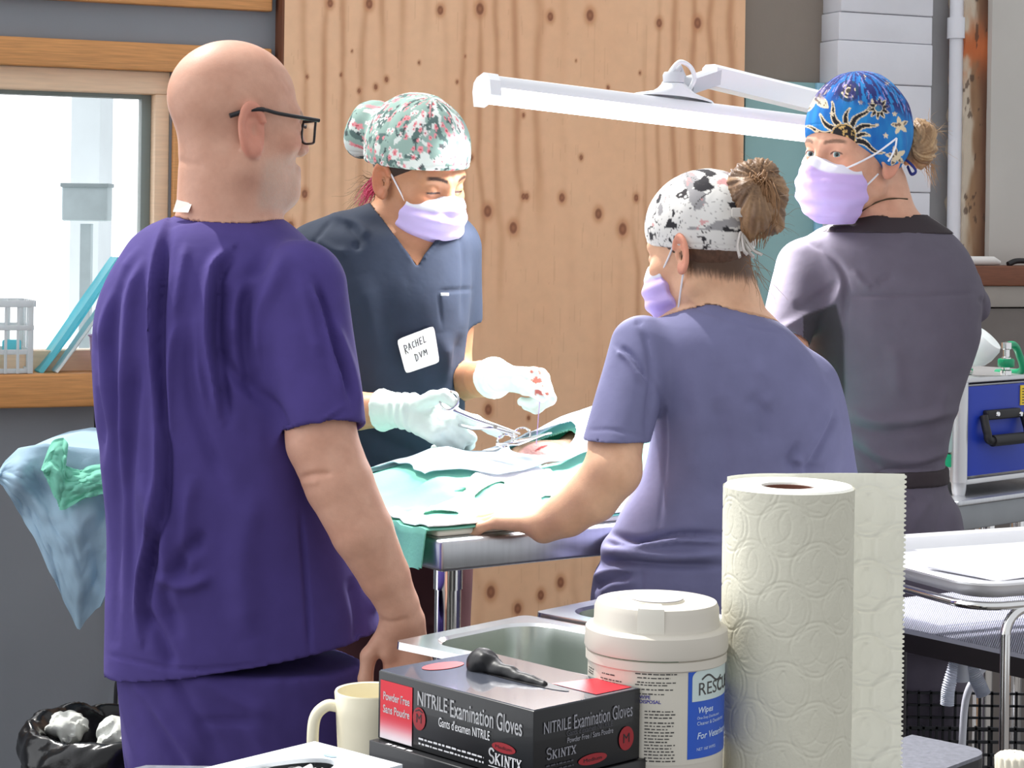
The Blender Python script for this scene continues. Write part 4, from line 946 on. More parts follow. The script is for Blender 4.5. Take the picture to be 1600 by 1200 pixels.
def skin_col(V, H, base, stub=0.0, brow=None, lash=False, ear=(206, 128, 112), lip=True, lids=False, nape=None):
    L = H.loc(V); A = np.abs(L[:, 0]); y, z = L[:, 1], L[:, 2]
    n = fbm(V[:, 0] * 40 + V[:, 1] * 23, V[:, 2] * 40 + V[:, 1] * 17, 301); b = np.array(base, float)
    c = mixc(b * (.96, .92, .90), np.minimum(b * 1.03, 255), n * 1.3 - .15)
    red = b * (1.0, .80, .76); c = mixc(c, red, .5 * np.exp(-(((A - .045) / .02) ** 2 + ((y - .07) / .03) ** 2 + ((z + .025) / .018) ** 2)))
    c = mixc(c, red, .45 * np.exp(-((A / .014) ** 2 + ((y - .108) / .02) ** 2 + ((z + .03) / .02) ** 2)))
    em = sstep(.074, .081, A) * sstep(.04, .025, np.abs(y + .012)) * sstep(.05, .035, np.abs(z + .008)); c = mixc(c, ear, .6 * em)
    if lip: c = mixc(c, (176, 96, 92), .7 * np.exp(-((A / .021) ** 4 + ((z + .066) / .0105) ** 4)) * (y > .083))
    if brow is not None:
        zb = .0195 + .004 * np.sin(np.clip((A - .012) / .036, 0, 1) * 2.6); c = mixc(c, brow, .85 * sstep(.0042, .0020, np.abs(z - zb)) * sstep(.010, .016, A) * sstep(.052, .044, A) * (y > .05))
    if lash: c = mixc(c, (40, 26, 24), .9 * sstep(.0028, .0012, np.abs(z + .0045 + .10 * (A - .031) ** 2 * 60)) * sstep(.0155, .0135, np.abs(A - .031)) * (y > .06))
    if lids: c = mixc(c, (70, 48, 44), .9 * sstep(.0020, .0008, np.abs(z - .0040 + 22 * (A - .031) ** 2)) * (np.abs(A - .031) < .0135) * (y > .06))
    if nape is not None:
        sn = .014 * (noise2(np.arctan2(L[:, 0], -y) * 40, z * 14, 305) - .5); c = mixc(c, nape, .95 * sstep(.0765, .0735, A) * sstep(-.012, .012, z + .034 + .50 * np.maximum(-y, 0) + sn) * sstep(.012, -.008, y) * (z < .05))
    if stub:
        sm = sstep(-.030, -.055, z + .25 * (.06 - y)) * sstep(-.135, -.115, z) * sstep(.000, .022, y); c = mixc(c, (190, 170, 156), stub * sm * (.45 + .7 * fbm(V[:, 0] * 400 + V[:, 1] * 210, V[:, 2] * 330, 303)))
    return lin(np.clip(c, 0, 255))
def tubes(name, chains, r, m, parent, n=5):
    b = MB()
    for c in chains:
        k = len(c); rr_ = [r * (1 - .75 * i / (k - 1)) for i in range(k)]; b.tube(c, rr_, n)
    return b.build(name, m, parent, smooth=True)
def person(V, Q, col, m, label, base):
    o = link_mesh('person', V, Q, m, loc=base, col=col); return tag(o, label, 'person')
m_skin = mat('skin', attr=True, rough=.5, var=.03, vscale=120, sss=.08, bump=.12, bscale=380)
def cloth(name, rgb, **k): return mat(name, rgb, .88, var=.06, vscale=26, bump=.9, bscale=20, sheen=.0, **k)
m_purple = cloth('purple scrub cloth', (70, 57, 124)); m_navy = cloth('navy scrub cloth', (36, 46, 64)); m_slateb = cloth('slate blue scrub cloth', (112, 112, 148)); m_pewter = cloth('pewter scrub cloth', (94, 88, 101))
m_dband = cloth('dark knit band', (52, 44, 48)); m_maroon = cloth('maroon cloth', (70, 36, 40)); m_blkside = cloth('dark side panel', (50, 47, 52))
m_glove = mat('pale latex glove', (226, 240, 232), .5, var=.03, vscale=60, bump=.25, bscale=150)
m_shoe = mat('dark shoe', (40, 40, 44), .6)
def pants(name, loft_rows, dc, m, parent, ztop_cut, feet, waist=None, fold=()):
    lf = Loft(loft_rows, 2.2); (hL, fL), (hR, fR) = feet
    def f(P):
        d = lf(P)
        for h, ft in feet: d = smin(d, d_chain(P, [h, (np.asarray(h) + ft) / 2 + np.array((0, .015, .02)), ft], [.092, .072, .062], .03), .05)
        return np.maximum(d, np.maximum(P[:, 2] - ztop_cut, .075 - P[:, 2]))
    X = np.array([hL, fL, hR, fR]); lo = X.min(0) - .22; hi = X.max(0) + .22; lo[2] = .06; hi[2] = ztop_cut + .02
    V, Q = sdf_mesh(f, lo, hi, .0065); V = folds(V, Q, fold) if fold else V
    nz_ = .012 * (fbm(V[:, 0] * 14, V[:, 2] * 4 + V[:, 1] * 9, 311) - .5); V = V + vnormals(V, Q) * nz_[:, None]
    o = link_mesh(name, V, Q, m, parent)
    for h, ft in feet:
        dv = unit((ft[0] - h[0], .6 if h[1] < ft[1] + 1 else -.6, 0))
    return o
def shoes(parent, feet, dirv):
    dv = unit((dirv[0], dirv[1], 0)); sd = np.array((-dv[1], dv[0], 0))
    for h, ft in feet:
        g = np.array((ft[0], ft[1], 0)); ax = np.array((sd, dv, (0, 0, 1.0)))
        V, Q = sdf_mesh(lambda P: np.maximum(smin(d_ell(P, g + dv * .05 + (0, 0, .035), (.045, .125, .042), ax), d_ell(P, g - dv * .02 + (0, 0, .06), (.04, .055, .05), ax), .02), .004 - P[:, 2]), g - (.2, .2, .02), g + (.2, .2, .14), .007)
        link_mesh('shoe', V, Q, m_shoe, parent)
def sleeve_fn(a, b, ra, rb, n, hollow=.10, solid=False):
    """short sleeve, cut square at the cuff and open there"""
    a, b = np.asarray(a, float), np.asarray(b, float); n = unit(n)
    def f(P):
        d = d_cap(P, a, b + (b - a) * .35, ra, rb + (rb - ra) * .35); cut = (P - b) @ n; d = np.maximum(d, cut)
        if solid: return np.maximum(d, cut + .022)
        inner = d_cap(P, b - unit(b - a) * hollow, b + unit(b - a) * .1, rb * .80, rb - .0035); return smax(d, -inner, .003)
    return f

# ------------------------------------------------------------------ face mask, cap
m_mask = mat('lavender mask', attr=True, rough=.75, var=.02, bump=.1, bscale=400, thin=.12); m_loop = mat('white elastic', (236, 236, 242), .7, var=.01)
def face_mask(H, parent, loops, rgb=(204, 180, 238), hx=0.0, size=1.0):
    def f(P):
        L = H.loc(P); x, y, z = L[:, 0], L[:, 1], L[:, 2]
        d = d_ell(L, (0, .040, -.060), (.072 * size, .087, .076)); d = smin(d, d_cap(L, (0, .098, .000), (0, .112, -.03), .012, .014), .012)
        zt = .010 * np.exp(-(x / .018) ** 2) - .014 - .10 * np.abs(x)
        d = smax(d, z - zt, .003); d = smax(d, .042 + .25 * (z + .06) - y, .004); d = smax(d, -.128 - z + 1.2 * np.maximum(np.abs(x) - .03, 0), .004)
        return d * H.s
    c = H.pt(0, .07, -.06); V, Q = sdf_mesh(f, c - .125, c + .125, .0024, 1); L = H.loc(V); N = vnormals(V, Q)
    z = L[:, 2]; pl = .0016 * np.sin(np.clip((z + .115) / .085, 0, 1) * 2 * math.pi * 3) * sstep(-.125, -.11, z) * sstep(-.02, -.035, z)
    wr = .0030 * (np.abs(fbm(L[:, 0] * 40, L[:, 2] * 26 + L[:, 1] * 14, 321) - .45)); V = V + N * (pl - wr)[:, None]
    zt = .010 * np.exp(-(L[:, 0] / .018) ** 2) - .014 - .10 * np.abs(L[:, 0]); c = mixc(rgb, (240, 244, 250), sstep(zt - .017, zt - .013, z) * .85)
    o = link_mesh('face_mask', V, Q, m_mask, parent, col=lin(c))
    for k, pts in enumerate(loops): b = MB(); b.tube(curve([H.pt(*p) for p in pts], 8), .0016, 8); b.build('ear_loop', m_loop, o)
    return o
def cap_mesh(H, hemz, slope, extra, puff, colfn, m, parent, side=False, h=.0024, creases=.003, seed=0, ztop=.092, hmin=-1.0):
    ex = [(H.loc(np.array([p]))[0], r) for p, r in extra]
    def f(P):
        L = H.loc(P); d = d_ell(L, (0, -.014, .044), (.0800 + puff, .1035 + puff, ztop + puff))
        if side: d = smin(d, d_ell(np.stack([np.abs(L[:, 0]), L[:, 1], L[:, 2]], 1), (.078, -.016, .012), (.018, .032, .034)), .012)
        hem = (np.maximum(hemz + slope * L[:, 1], hmin) - L[:, 2]) / math.hypot(1, slope * .6); d = smax(d, hem, .005)
        for p, r in ex: d = smin(d, d_ell(L, p, np.array(r)), .022)
        return d * H.s
    c = H.pt(0, -.02, .05); V, Q = sdf_mesh(f, c - .19, c + .19, h, 1); L = H.loc(V); N = vnormals(V, Q)
    hz = np.maximum(hemz + slope * L[:, 1], hmin); up = sstep(hz + .02, hz + .07, L[:, 2])
    cr = creases * (np.abs(fbm(L[:, 0] * 16 + 3, L[:, 1] * 16 + L[:, 2] * 9, 331 + seed) - .45) * 2 - .3); V = V + N * (cr * (.25 + .75 * up))[:, None]
    hd = np.abs(L[:, 2] - hz - .010); V = V - N * (.0012 * np.exp(-(hd / .0013) ** 2))[:, None]
    return link_mesh('cap', V, Q, m, parent, col=lin(np.clip(colfn(L, V), 0, 255)))
def star(x, y, cx, cy, r, n, ph=0.0, inner=.5):
    """signed field of a star outline, in units of r (negative inside)"""
    dx, dy = x - cx, y - cy; a = np.arctan2(dy, dx) + ph; q = np.hypot(dx, dy) / r; w = np.abs(((a * n / (2 * math.pi)) % 1) - .5) * 2; return q - (inner + (1 - inner) * w)
m_cap = mat('printed cap cotton', attr=True, rough=.85, var=.03, bump=.12, bscale=600)

# ================================================================== MAN IN PURPLE
DM = 2.95
H1 = Head(W(372, 196, DM), (math.sin(math.radians(60)), math.cos(math.radians(60))), 2, 0, .965, True, 4)
lf1 = Loft([(331, 292, 428, 2.975, .062), (340, 268, 440, 2.97, .074), (352, 236, 456, 2.96, .086), (372, 210, 478, 2.95, .100), (400, 190, 500, 2.945, .114), (440, 167, 520, 2.94, .126), (490, 150, 530, 2.94, .132), (560, 146, 528, 2.94, .138), (640, 151, 526, 2.94, .142), (720, 160, 530, 2.94, .142), (800, 166, 545, 2.94, .140), (880, 167, 566, 2.945, .138), (960, 166, 596, 2.95, .140), (1040, 166, 604, 2.95, .142), (1080, 166, 606, 2.95, .142)], 2.25)
sh1 = W(468, 452, 2.86); cf1 = W(505, 672, 2.815)
sl1 = sleeve_fn(sh1, cf1, .068, .0585, cf1 - sh1 + np.array((-.015, 0, .04)), .10)
arm1 = [W(478, 455, 2.87), W(503, 690, 2.815), W(530, 756, 2.805), W(566, 830, 2.80), W(601, 900, 2.815), W(622, 945, 2.825), W(629, 966, 2.83)]; ar1 = [.056, .0490, .0470, .0425, .0345, .0285, .0272]
arm1b = [W(225, 470, 3.02), W(240, 650, 3.06), W(300, 735, 3.18), W(340, 750, 3.22)]; ar1b = [.055, .045, .035, .026]
hd1 = hand_parts(W(628, 962, 2.83), (.14, .10, -1), (.30, .95, .1), True, 1.0, ((22, 30, 20), (40, 45, 25), (48, 50, 30), (52, 52, 30)), 3)
hd1b = hand_parts(W(330, 760, 3.24), (.9, .5, -.1), (0, -.3, 1), False, 1.0, ((30, 40, 25),) * 4, 3)
nk1 = (W(352, 250, 2.95), W(356, 372, 2.955))
headf1 = local_only(lambda P: H1.sdf(P), H1.c, .17); hf1 = local_only(lambda P: d_hand(P, hd1), W(632, 1010, 2.84), .17); hf1b = local_only(lambda P: d_hand(P, hd1b), hd1b[0][0][1], .17)
hem1 = (W(167, 1035, 3.0), W(330, 1060, 2.80), W(597, 962, 3.0)); hn1 = np.cross(hem1[1] - hem1[0], hem1[2] - hem1[0]); hn1 = unit(hn1 * np.sign(hn1[2]))
def body1(P):
    d = smin(headf1(P), d_cap(P, nk1[0], nk1[1], .0665, .076), .035)
    d = smin(d, np.maximum(lf1(P, -.026), .90 - P[:, 2]), .04); d = smin(d, d_chain(P, arm1, ar1, .005), .03); d = smin(d, d_chain(P, arm1b, ar1b, .02), .03)
    d = smin(d, hf1(P), .014); return smin(d, hf1b(P), .014)
V, Q = sdf_mesh(body1, (W(120, 600, 2.95)[0] - .03, 2.70, .72), (W(690, 600, 2.95)[0] + .04, 3.42, 1.76), .0024)
cr = [([(468, 748), (490, 742), (520, 740)], 5, -3.2), ([(470, 756), (500, 752)], 6, 1.6), ([(592, 968), (612, 972), (640, 966)], 4, -1.6), ([(458, 118), (470, 140)], 3, -1.0), ([(448, 118), (464, 142)], 3, -1.0), ([(440, 122), (456, 146)], 3, -.8), ([(275, 250), (320, 262)], 6, -1.2)]
V = folds(V, Q, cr); V = tuck(V, Q, lambda P: np.maximum(np.maximum(smin(lf1(P), np.maximum(d_cap(P, sh1, cf1 + (cf1 - sh1) * .35, .068, .055), (P - cf1) @ unit(cf1 - sh1 + np.array((-.015, 0, .04))) + .022), .022), -((P - hem1[0]) @ hn1)), -d_cap(P, nk1[0], nk1[1], .0685, .0685)), .024)
c1 = skin_col(V, H1, (206, 160, 138), stub=.6, brow=(150, 116, 92), ear=(206, 128, 108))
man = person(V, Q, c1, m_skin, 'bald person in purple scrubs and black glasses, seen from behind', (W(380, 700, DM)[0], DM, 0))
def top1(P):
    d = smin(lf1(P), sl1(P), .022); d = np.maximum(d, -((P - hem1[0]) @ hn1)); nkd = d_cap(P, nk1[0] + (0, 0, .02), nk1[1] + (0, 0, .0), .0685, .0685)
    return smax(d, -nkd, .004)
V, Q = sdf_mesh(top1, (W(120, 600, 2.95)[0], 2.70, .80), (W(640, 600, 2.95)[0] + .03, 3.16, 1.53), .0036)
st1 = [([(262, 345), (250, 400), (242, 480), (243, 560), (250, 640), (254, 720), (250, 800), (236, 860), (222, 930), (222, 1000)], 9, 9, 's'),
       ([(257, 383), (243, 470), (241, 560), (247, 640), (254, 700)], 9, -6), ([(275, 500), (266, 560), (262, 640), (262, 700)], 8, 6), ([(292, 380), (282, 440), (272, 500)], 8, 4),
       ([(361, 393), (338, 425), (331, 480), (331, 540), (342, 605), (350, 655)], 10, 10, 's'), ([(350, 440), (344, 500), (352, 560)], 12, -6), ([(425, 385), (395, 430), (381, 478), (384, 540), (394, 600), (404, 625)], 11, -9),
       ([(405, 420), (372, 470), (366, 540)], 10, 6), ([(450, 395), (430, 440), (404, 500), (398, 590)], 12, 5), ([(395, 610), (430, 640), (455, 700)], 10, -5), ([(340, 540), (362, 580), (395, 610)], 10, -6), ([(300, 500), (296, 600), (318, 680), (352, 760)], 11, -5), ([(312, 470), (306, 560), (322, 640)], 8, 4),
       ([(220, 385), (190, 430), (165, 500), (158, 580), (166, 660)], 8, 6), ([(205, 400), (180, 460), (172, 540), (180, 620), (178, 760), (180, 1000)], 9, -7), ([(228, 400), (205, 460), (198, 540), (190, 640), (188, 760)], 9, 6), ([(150, 520), (156, 600), (160, 720)], 6, -5), ([(215, 560), (205, 650), (200, 800), (205, 940)], 10, -6),
       ([(488, 440), (506, 490), (520, 548), (545, 632)], 7, 7, 's'), ([(470, 430), (486, 500), (500, 560)], 10, 4), ([(520, 500), (545, 570), (560, 650)], 9, 4), ([(445, 690), (490, 672), (543, 640)], 4, -2), ([(452, 682), (492, 664), (540, 632)], 3, 1.4),
       ([(222, 740), (240, 800), (262, 870), (270, 960)], 14, 8), ([(300, 740), (290, 830), (300, 900)], 12, 6), ([(320, 830), (290, 870), (262, 930), (280, 1000)], 12, -7), ([(330, 900), (290, 915), (240, 900)], 10, 5), ([(222, 950), (250, 1000), (270, 1045)], 10, -6), ([(470, 800), (478, 900), (485, 1030)], 4, -3), ([(400, 760), (380, 880), (390, 1000)], 22, 5), ([(548, 900), (560, 960), (562, 1010)], 9, -5), ([(575, 900), (582, 960)], 6, 4),
       ([(167, 1022), (260, 1044), (330, 1046), (420, 1036)], 3, -1.6), ([(258, 352), (300, 344), (360, 340), (425, 350)], 4, -2)]
V = folds(V, Q, st1, 1.7); V = V + vnormals(V, Q) * (.006 * (fbm(V[:, 0] * 16, V[:, 2] * 6, 341) - .5))[:, None]
link_mesh('scrub_top', V, Q, m_purple, man)
fe1 = ((W(285, 1010, 3.02) - (0, 0, .02), np.array((-.50, 3.10, .06))), (W(455, 1010, 2.93) - (0, 0, .02), np.array((-.30, 2.92, .06))))
pr1 = [(980, 185, 545, 2.95, .125), (1060, 188, 548, 2.95, .130), (1130, 196, 545, 2.95, .128), (1200, 205, 535, 2.95, .12), (1280, 240, 500, 2.95, .10)]
pants('scrub_trousers', pr1, 2.95, m_purple, man, hem1[0][2] + .02, fe1, fold=[([(200, 1050), (240, 1110), (290, 1170), (320, 1230)], 10, 8), ([(262, 1040), (300, 1110), (345, 1190)], 10, -8), ([(300, 1050), (360, 1090), (430, 1120)], 12, 5), ([(300, 1130), (360, 1128), (400, 1130)], 6, -4), ([(380, 1130), (410, 1170), (440, 1200)], 8, 4), ([(215, 1070), (250, 1140), (300, 1220)], 10, -6)])
shoes(man, fe1, (.86, .5))
# collar tag showing at the neck
V = np.array([W(270, 331, 2.905), W(276, 312, 2.91), W(300, 318, 2.895), W(294, 332, 2.888)]); b = MB(); b.add(list(V) + list(V + (0, .002, 0)), [[0, 1, 2, 3], [7, 6, 5, 4], [0, 4, 5, 1], [1, 5, 6, 2], [2, 6, 7, 3], [3, 7, 4, 0]]); b.build('collar_tag', mat('white cloth tag', (226, 222, 214), .8), man)
# glasses
m_gl = mat('dark glasses frame', (34, 34, 38), .3, var=.02); gp = H1.pt
ga = MB()
for sg in (1, -1):
    ga.tube(curve([gp(sg * .070, .100, .012), gp(sg * .0745, .07, .014), gp(sg * .0790, .03, .017), gp(sg * .0835, .004, .0205), gp(sg * .0815, -.018, .018), gp(sg * .0765, -.045, .008)], 8), [.0028] * 24 + [.0036] * 17, 8)
rim_ = lambda sg: [gp(sg * (.034 + .026 * u), .1040 - .004 * u * u - .002 * (u > 0), -.004 + .0165 * v) for u, v in ((-.85, 1), (0, 1.02), (1.12, 1.0), (1.08, .2), (.95, -.75), (.8, -1), (0, -1.05), (-.7, -1), (-.95, -.6), (-.95, .5), (-.85, 1))]
eg = ga.build('eyeglasses', m_gl, man)
for sg in (1, -1):
    b = MB(); b.tube(curve(rim_(sg), 5), .0018, 8); b.tube(curve(rim_(sg)[:3], 5), .0026, 8); b.build('lens_rim', m_gl, eg)
    b = MB(); b.add(rim_(sg)[:-1], [list(range(10))]); b.build('lens', mat('spectacle lens', (235, 240, 240), 0.05, var=0, alpha=.16, spec=.8), eg, smooth=False)
b = MB(); b.tube(curve([gp(-.012, .104, .004), gp(0, .109, .007), gp(.012, .104, .004)], 6), .0022, 8); b.build('bridge', m_gl, eg)

# ================================================================== SURGEON IN NAVY
DS = 3.80
H2 = Head(W(652, 274, DS - .03), (math.sin(math.radians(46)), -math.cos(math.radians(46))), 19, -4, .98)
lf2 = Loft([(312, 590, 690, 3.80, .055), (322, 566, 708, 3.80, .065), (335, 520, 722, 3.80, .078), (352, 490, 732, 3.80, .092), (372, 462, 738, 3.79, .105), (410, 446, 738, 3.785, .118), (460, 446, 736, 3.78, .124), (520, 458, 730, 3.78, .122), (590, 474, 724, 3.785, .116), (640, 486, 726, 3.79, .114), (690, 494, 716, 3.80, .112), (740, 494, 708, 3.81, .112), (800, 488, 708, 3.82, .115), (900, 484, 712, 3.83, .12), (960, 482, 714, 3.83, .12)], 2.3)
wr2 = W(632, 640, 3.525); wl2 = W(780, 590, 3.585)
arm2 = [W(500, 400, 3.78), W(470, 600, 3.74), W(480, 648, 3.70), W(560, 642, 3.58), wr2]; ar2 = [.046, .038, .037, .033, .026]
arm2l = [W(715, 395, 3.83), W(705, 560, 3.86), W(712, 596, 3.83), W(752, 592, 3.68), wl2]; ar2l = [.042, .038, .037, .032, .025]
th2 = [W(650, 634, 3.51), W(676, 622, 3.485), W(694, 618, 3.465), W(709, 630, 3.455)]
hd2 = hand_parts(wr2, (.80, -.38, -.26), (-.1, -.82, .56), True, 1.0, ((6, 16, 10), (46, 62, 30), (54, 66, 34), (58, 66, 34)), 3, th2)
tl2 = [W(800, 600, 3.56), W(822, 606, 3.50), W(838, 612, 3.475), W(846, 622, 3.47)]
hd2l = hand_parts(wl2, (.86, -.42, .06), (.05, .25, 1), False, .98, ((64, 82, 44), (66, 82, 44), (68, 80, 40), (68, 76, 40)), 2, tl2)
headf2 = local_only(lambda P: H2.sdf(P), H2.c, .17); hf2 = local_only(lambda P: d_hand(P, hd2, -.0015), W(685, 650, 3.48), .15); hf2l = local_only(lambda P: d_hand(P, hd2l, -.0015), W(825, 595, 3.52), .15)
nk2 = (W(630, 300, 3.80), W(632, 385, 3.815))
vneck = [(579, 318), (652, 417), (706, 340), (690, 300), (600, 290)]
def vfield(P):
    x, y = proj(P); d = np.full(len(P), -1e9); n = len(vneck)
    for i in range(n):
        (ax, ay), (bx, by) = vneck[i], vneck[(i + 1) % n]; L_ = math.hypot(bx - ax, by - ay); d = np.maximum(d, -((bx - ax) * (y - ay) - (by - ay) * (x - ax)) / L_ * -1 if False else ((bx - ax) * (y - ay) - (by - ay) * (x - ax)) / L_)
    return np.maximum(d * 3.7 / F, P[:, 1] - 3.80)
def body2(P):
    d = smin(headf2(P), d_cap(P, nk2[0], nk2[1], .050, .054), .03); d = smin(d, lf2(P, -.012), .03)
    d = smin(d, d_chain(P, arm2, ar2, .005), .025); d = smin(d, d_chain(P, arm2l, ar2l, .005), .025); d = smin(d, hf2(P), .012); return smin(d, hf2l(P), .012)
sl2s = sleeve_fn(W(500, 400, 3.78), W(462, 545, 3.75), .064, .060, (-.1, -.1, -1), .08, True); sl2ls = sleeve_fn(W(706, 390, 3.82), W(716, 506, 3.85), .056, .0460, (.1, .1, -1), .06, True)
sl2 = sleeve_fn(W(500, 400, 3.78), W(462, 545, 3.75), .064, .060, (-.1, -.1, -1), .08); sl2l = sleeve_fn(W(706, 390, 3.82), W(716, 506, 3.85), .056, .0460, (.1, .1, -1), .06)
_o2 = 1 if vfield(np.array([W(650, 360, 3.7)]))[0] < 0 else -1
if _o2 < 0: vneck.reverse()
V, Q = sdf_mesh(body2, (W(420, 600, 3.8)[0], 3.40, .86), (W(890, 600, 3.5)[0], 3.98, 1.74), .0025)
V = tuck(V, Q, lambda P: np.maximum(np.maximum(np.minimum(np.minimum(lf2(P), sl2s(P)), sl2ls(P)), -vfield(P) + .002), np.maximum(.93 - P[:, 2], -d_cap(P, nk2[0] + (0, 0, .05), nk2[1] + (0, 0, .02), .060, .062))))
c2 = skin_col(V, H2, (186, 136, 102), brow=(50, 34, 28), lash=True, ear=(196, 118, 86))
surg = person(V, Q, c2, m_skin, 'person in navy scrubs with floral cap, white gloves and name sticker, operating', (W(600, 600, DS)[0], DS + .02, 0))
def top2(P):
    d = smin(smin(lf2(P), sl2(P), .02), sl2l(P), .02); v = vfield(P)
    nkd = d_cap(P, nk2[0] + (0, 0, .05), nk2[1] + (0, 0, .02), .060, .062)
    return np.maximum(smax(smax(d, -v, .003), -nkd, .004), .93 - P[:, 2])
V, Q = sdf_mesh(top2, (W(410, 600, 3.8)[0], 3.58, .92), (W(760, 600, 3.8)[0] + .02, 3.98, 1.52), .0038)
st2 = [([(520, 340), (500, 365), (480, 395)], 4, -2.5), ([(515, 335), (560, 352), (575, 372)], 7, 4), ([(540, 345), (560, 372), (556, 392)], 6, -4), ([(490, 370), (520, 390), (545, 395)], 7, 3.5), ([(588, 325), (620, 370), (652, 414)], 4, 2.4), ([(706, 345), (682, 380), (654, 414)], 4, 2.4), ([(598, 325), (630, 368), (658, 405)], 3, -1.6),
       ([(685, 455), (740, 452)], 3, -1.6), ([(684, 456), (690, 510)], 3, -1.0), ([(560, 430), (580, 520), (572, 620)], 22, 5), ([(600, 480), (640, 600), (680, 680)], 18, -5), ([(690, 520), (706, 600), (700, 680)], 14, 6), ([(722, 520), (708, 580), (712, 640)], 9, -5), ([(580, 600), (640, 660), (690, 700)], 14, 5), ([(540, 650), (600, 690), (660, 715)], 12, -5), ([(720, 350), (726, 420), (722, 500)], 5, -3)]
V = folds(V, Q, st2, 1.5); V = V + vnormals(V, Q) * (.005 * (fbm(V[:, 0] * 15, V[:, 2] * 7, 351) - .5))[:, None]
top2_o = link_mesh('scrub_top', V, Q, m_navy, surg)
fe2 = ((W(550, 800, 3.84) - (0, 0, .04), np.array((-.27, 3.86, .06))), (W(660, 800, 3.84) - (0, 0, .04), np.array((-.12, 3.86, .06))))
pants('scrub_trousers', [(740, 496, 706, 3.83, .105), (820, 488, 712, 3.83, .112), (900, 490, 712, 3.84, .11), (960, 510, 700, 3.84, .10)], 3.83, m_maroon, surg, .99, fe2); shoes(surg, fe2, (.3, -1))
for hp, arm, wr, c, ext in ((hd2, arm2, wr2, W(650, 645, 3.52), -1), (hd2l, arm2l, wl2, W(810, 595, 3.53), 1)):
    a0 = arm[-2]; ax_g = unit(wr - a0); cuff0 = wr - ax_g * (.050 if ext < 0 else .034)
    def gf(P, hp=hp, wr=wr, ax_g=ax_g, cuff0=cuff0):
        d = smin(d_hand(P, hp, .0018), d_cap(P, cuff0, wr, .0355, .0275), .014); d = smin(d, d_cap(P, cuff0 - ax_g * .03, cuff0, .037, .0355), .004)
        cut = (cuff0 - P) @ ax_g; d = np.maximum(d, cut); q = P - cuff0; t = q @ ax_g; rr_ = np.linalg.norm(q - t[:, None] * ax_g, axis=1); bead = np.hypot(rr_ - .0358, t - .002) - .0022
        return smin(d, bead, .003)
    V, Q = sdf_mesh(gf, c - .17, c + .17, .0026); N = vnormals(V, Q); rel = V - wr; t = rel @ ax_g
    w_ = .0022 * (np.abs(fbm(V[:, 0] * 50 + V[:, 1] * 30, V[:, 2] * 50, 361) - .45) * 2 - .4) + .0018 * np.sin(t * 420 + 3 * fbm(V[:, 2] * 40, V[:, 0] * 40, 363)) * np.exp(-((t - .004) / .022) ** 2)
    V = V + N * w_[:, None]; x, y = proj(V); g = np.tile(np.array((206., 222, 212)), (len(V), 1))
    if ext > 0:
        g = mixc(g, (190, 90, 74), .85 * ((fbm(x * .16, y * .16, 371) > .50) & (x > 822) & (x < 858) & (y > 570) & (y < 617)))
    link_mesh('glove', V, Q, mat('worn latex glove', attr=True, rough=.45, var=.03, vscale=50, bump=.2, bscale=150), surg, col=lin(g))
# sticker and pocket tab
def on(f, px, py, d0, d1, e): p = hit(f, px, py, d0, d1); ray = unit(p - np.array((0, 0, CZ))); return p - ray * e
gx, gy = np.meshgrid(np.linspace(0, 1, 16), np.linspace(0, 1, 16), indexing='ij'); q4 = [np.array(q, float) for q in ((620, 531), (678, 509), (687, 566), (634, 584))]
P = np.zeros((16, 16, 3))
for i in range(16):
    for j in range(16):
        u, v = gx[i, j], gy[i, j]; uu, vv_ = u * 2 - 1, v * 2 - 1; k_ = max(0, abs(uu) + abs(vv_) - 1.80) * .5; uu *= 1 - k_ * .5; vv_ *= 1 - k_ * .5; u, v = (uu + 1) / 2, (vv_ + 1) / 2
        q = (q4[0] * (1 - u) + q4[1] * u) * (1 - v) + (q4[3] * (1 - u) + q4[2] * u) * v; P[i, j] = on(lambda X: lf2(X), q[0], q[1], 3.5, 3.9, .0075)
for _ in range(3): P[1:-1, 1:-1] = (P[:-2, 1:-1] + P[2:, 1:-1] + P[1:-1, :-2] + P[1:-1, 2:]) / 4
stk = sheet('name_sticker', P, mat('white sticker', (246, 246, 246), .5, var=.01), top2_o, thick=.0008, flip=True)
def stf(X):
    out = []
    for u, v in X:
        i, j = min(max(u, 0), .999) * 15, min(max(v, 0), .999) * 15; a, b_ = int(i), int(j); fu, fv = i - a, j - b_
        p = (P[a, b_] * (1 - fu) + P[a + 1, b_] * fu) * (1 - fv) + (P[a, b_ + 1] * (1 - fu) + P[a + 1, b_ + 1] * fu) * fv; out.append(p - unit(p - np.array((0, 0, CZ))) * .0012)
    return np.array(out)
LET = {'R': [[(0, 1), (0, 0)], [(0, 0), (.7, .1), (.75, .35), (0, .5), (.8, 1)]], 'A': [[(0, 1), (.4, 0), (.8, 1)], [(.2, .65), (.65, .6)]], 'C': [[(.75, .1), (.3, .1), (.1, .5), (.3, .95), (.8, .85)]], 'H': [[(0, 0), (.05, 1)], [(.7, 0), (.7, 1)], [(0, .5), (.7, .5)]], 'E': [[(.7, 0), (.1, .05), (.1, 1), (.7, .95)], [(.1, .5), (.6, .5)]], 'L': [[(.1, 0), (.1, 1), (.7, .95)]], 'D': [[(.1, 0), (.1, 1)], [(-.1, .05), (.6, .15), (.75, .5), (.6, .85), (.1, 1)]], 'V': [[(0, 0), (.4, 1), (.8, 0)]], 'M': [[(0, 1), (.1, 0), (.45, .6), (.8, 0), (.9, 1)]]}
ik = Ink()
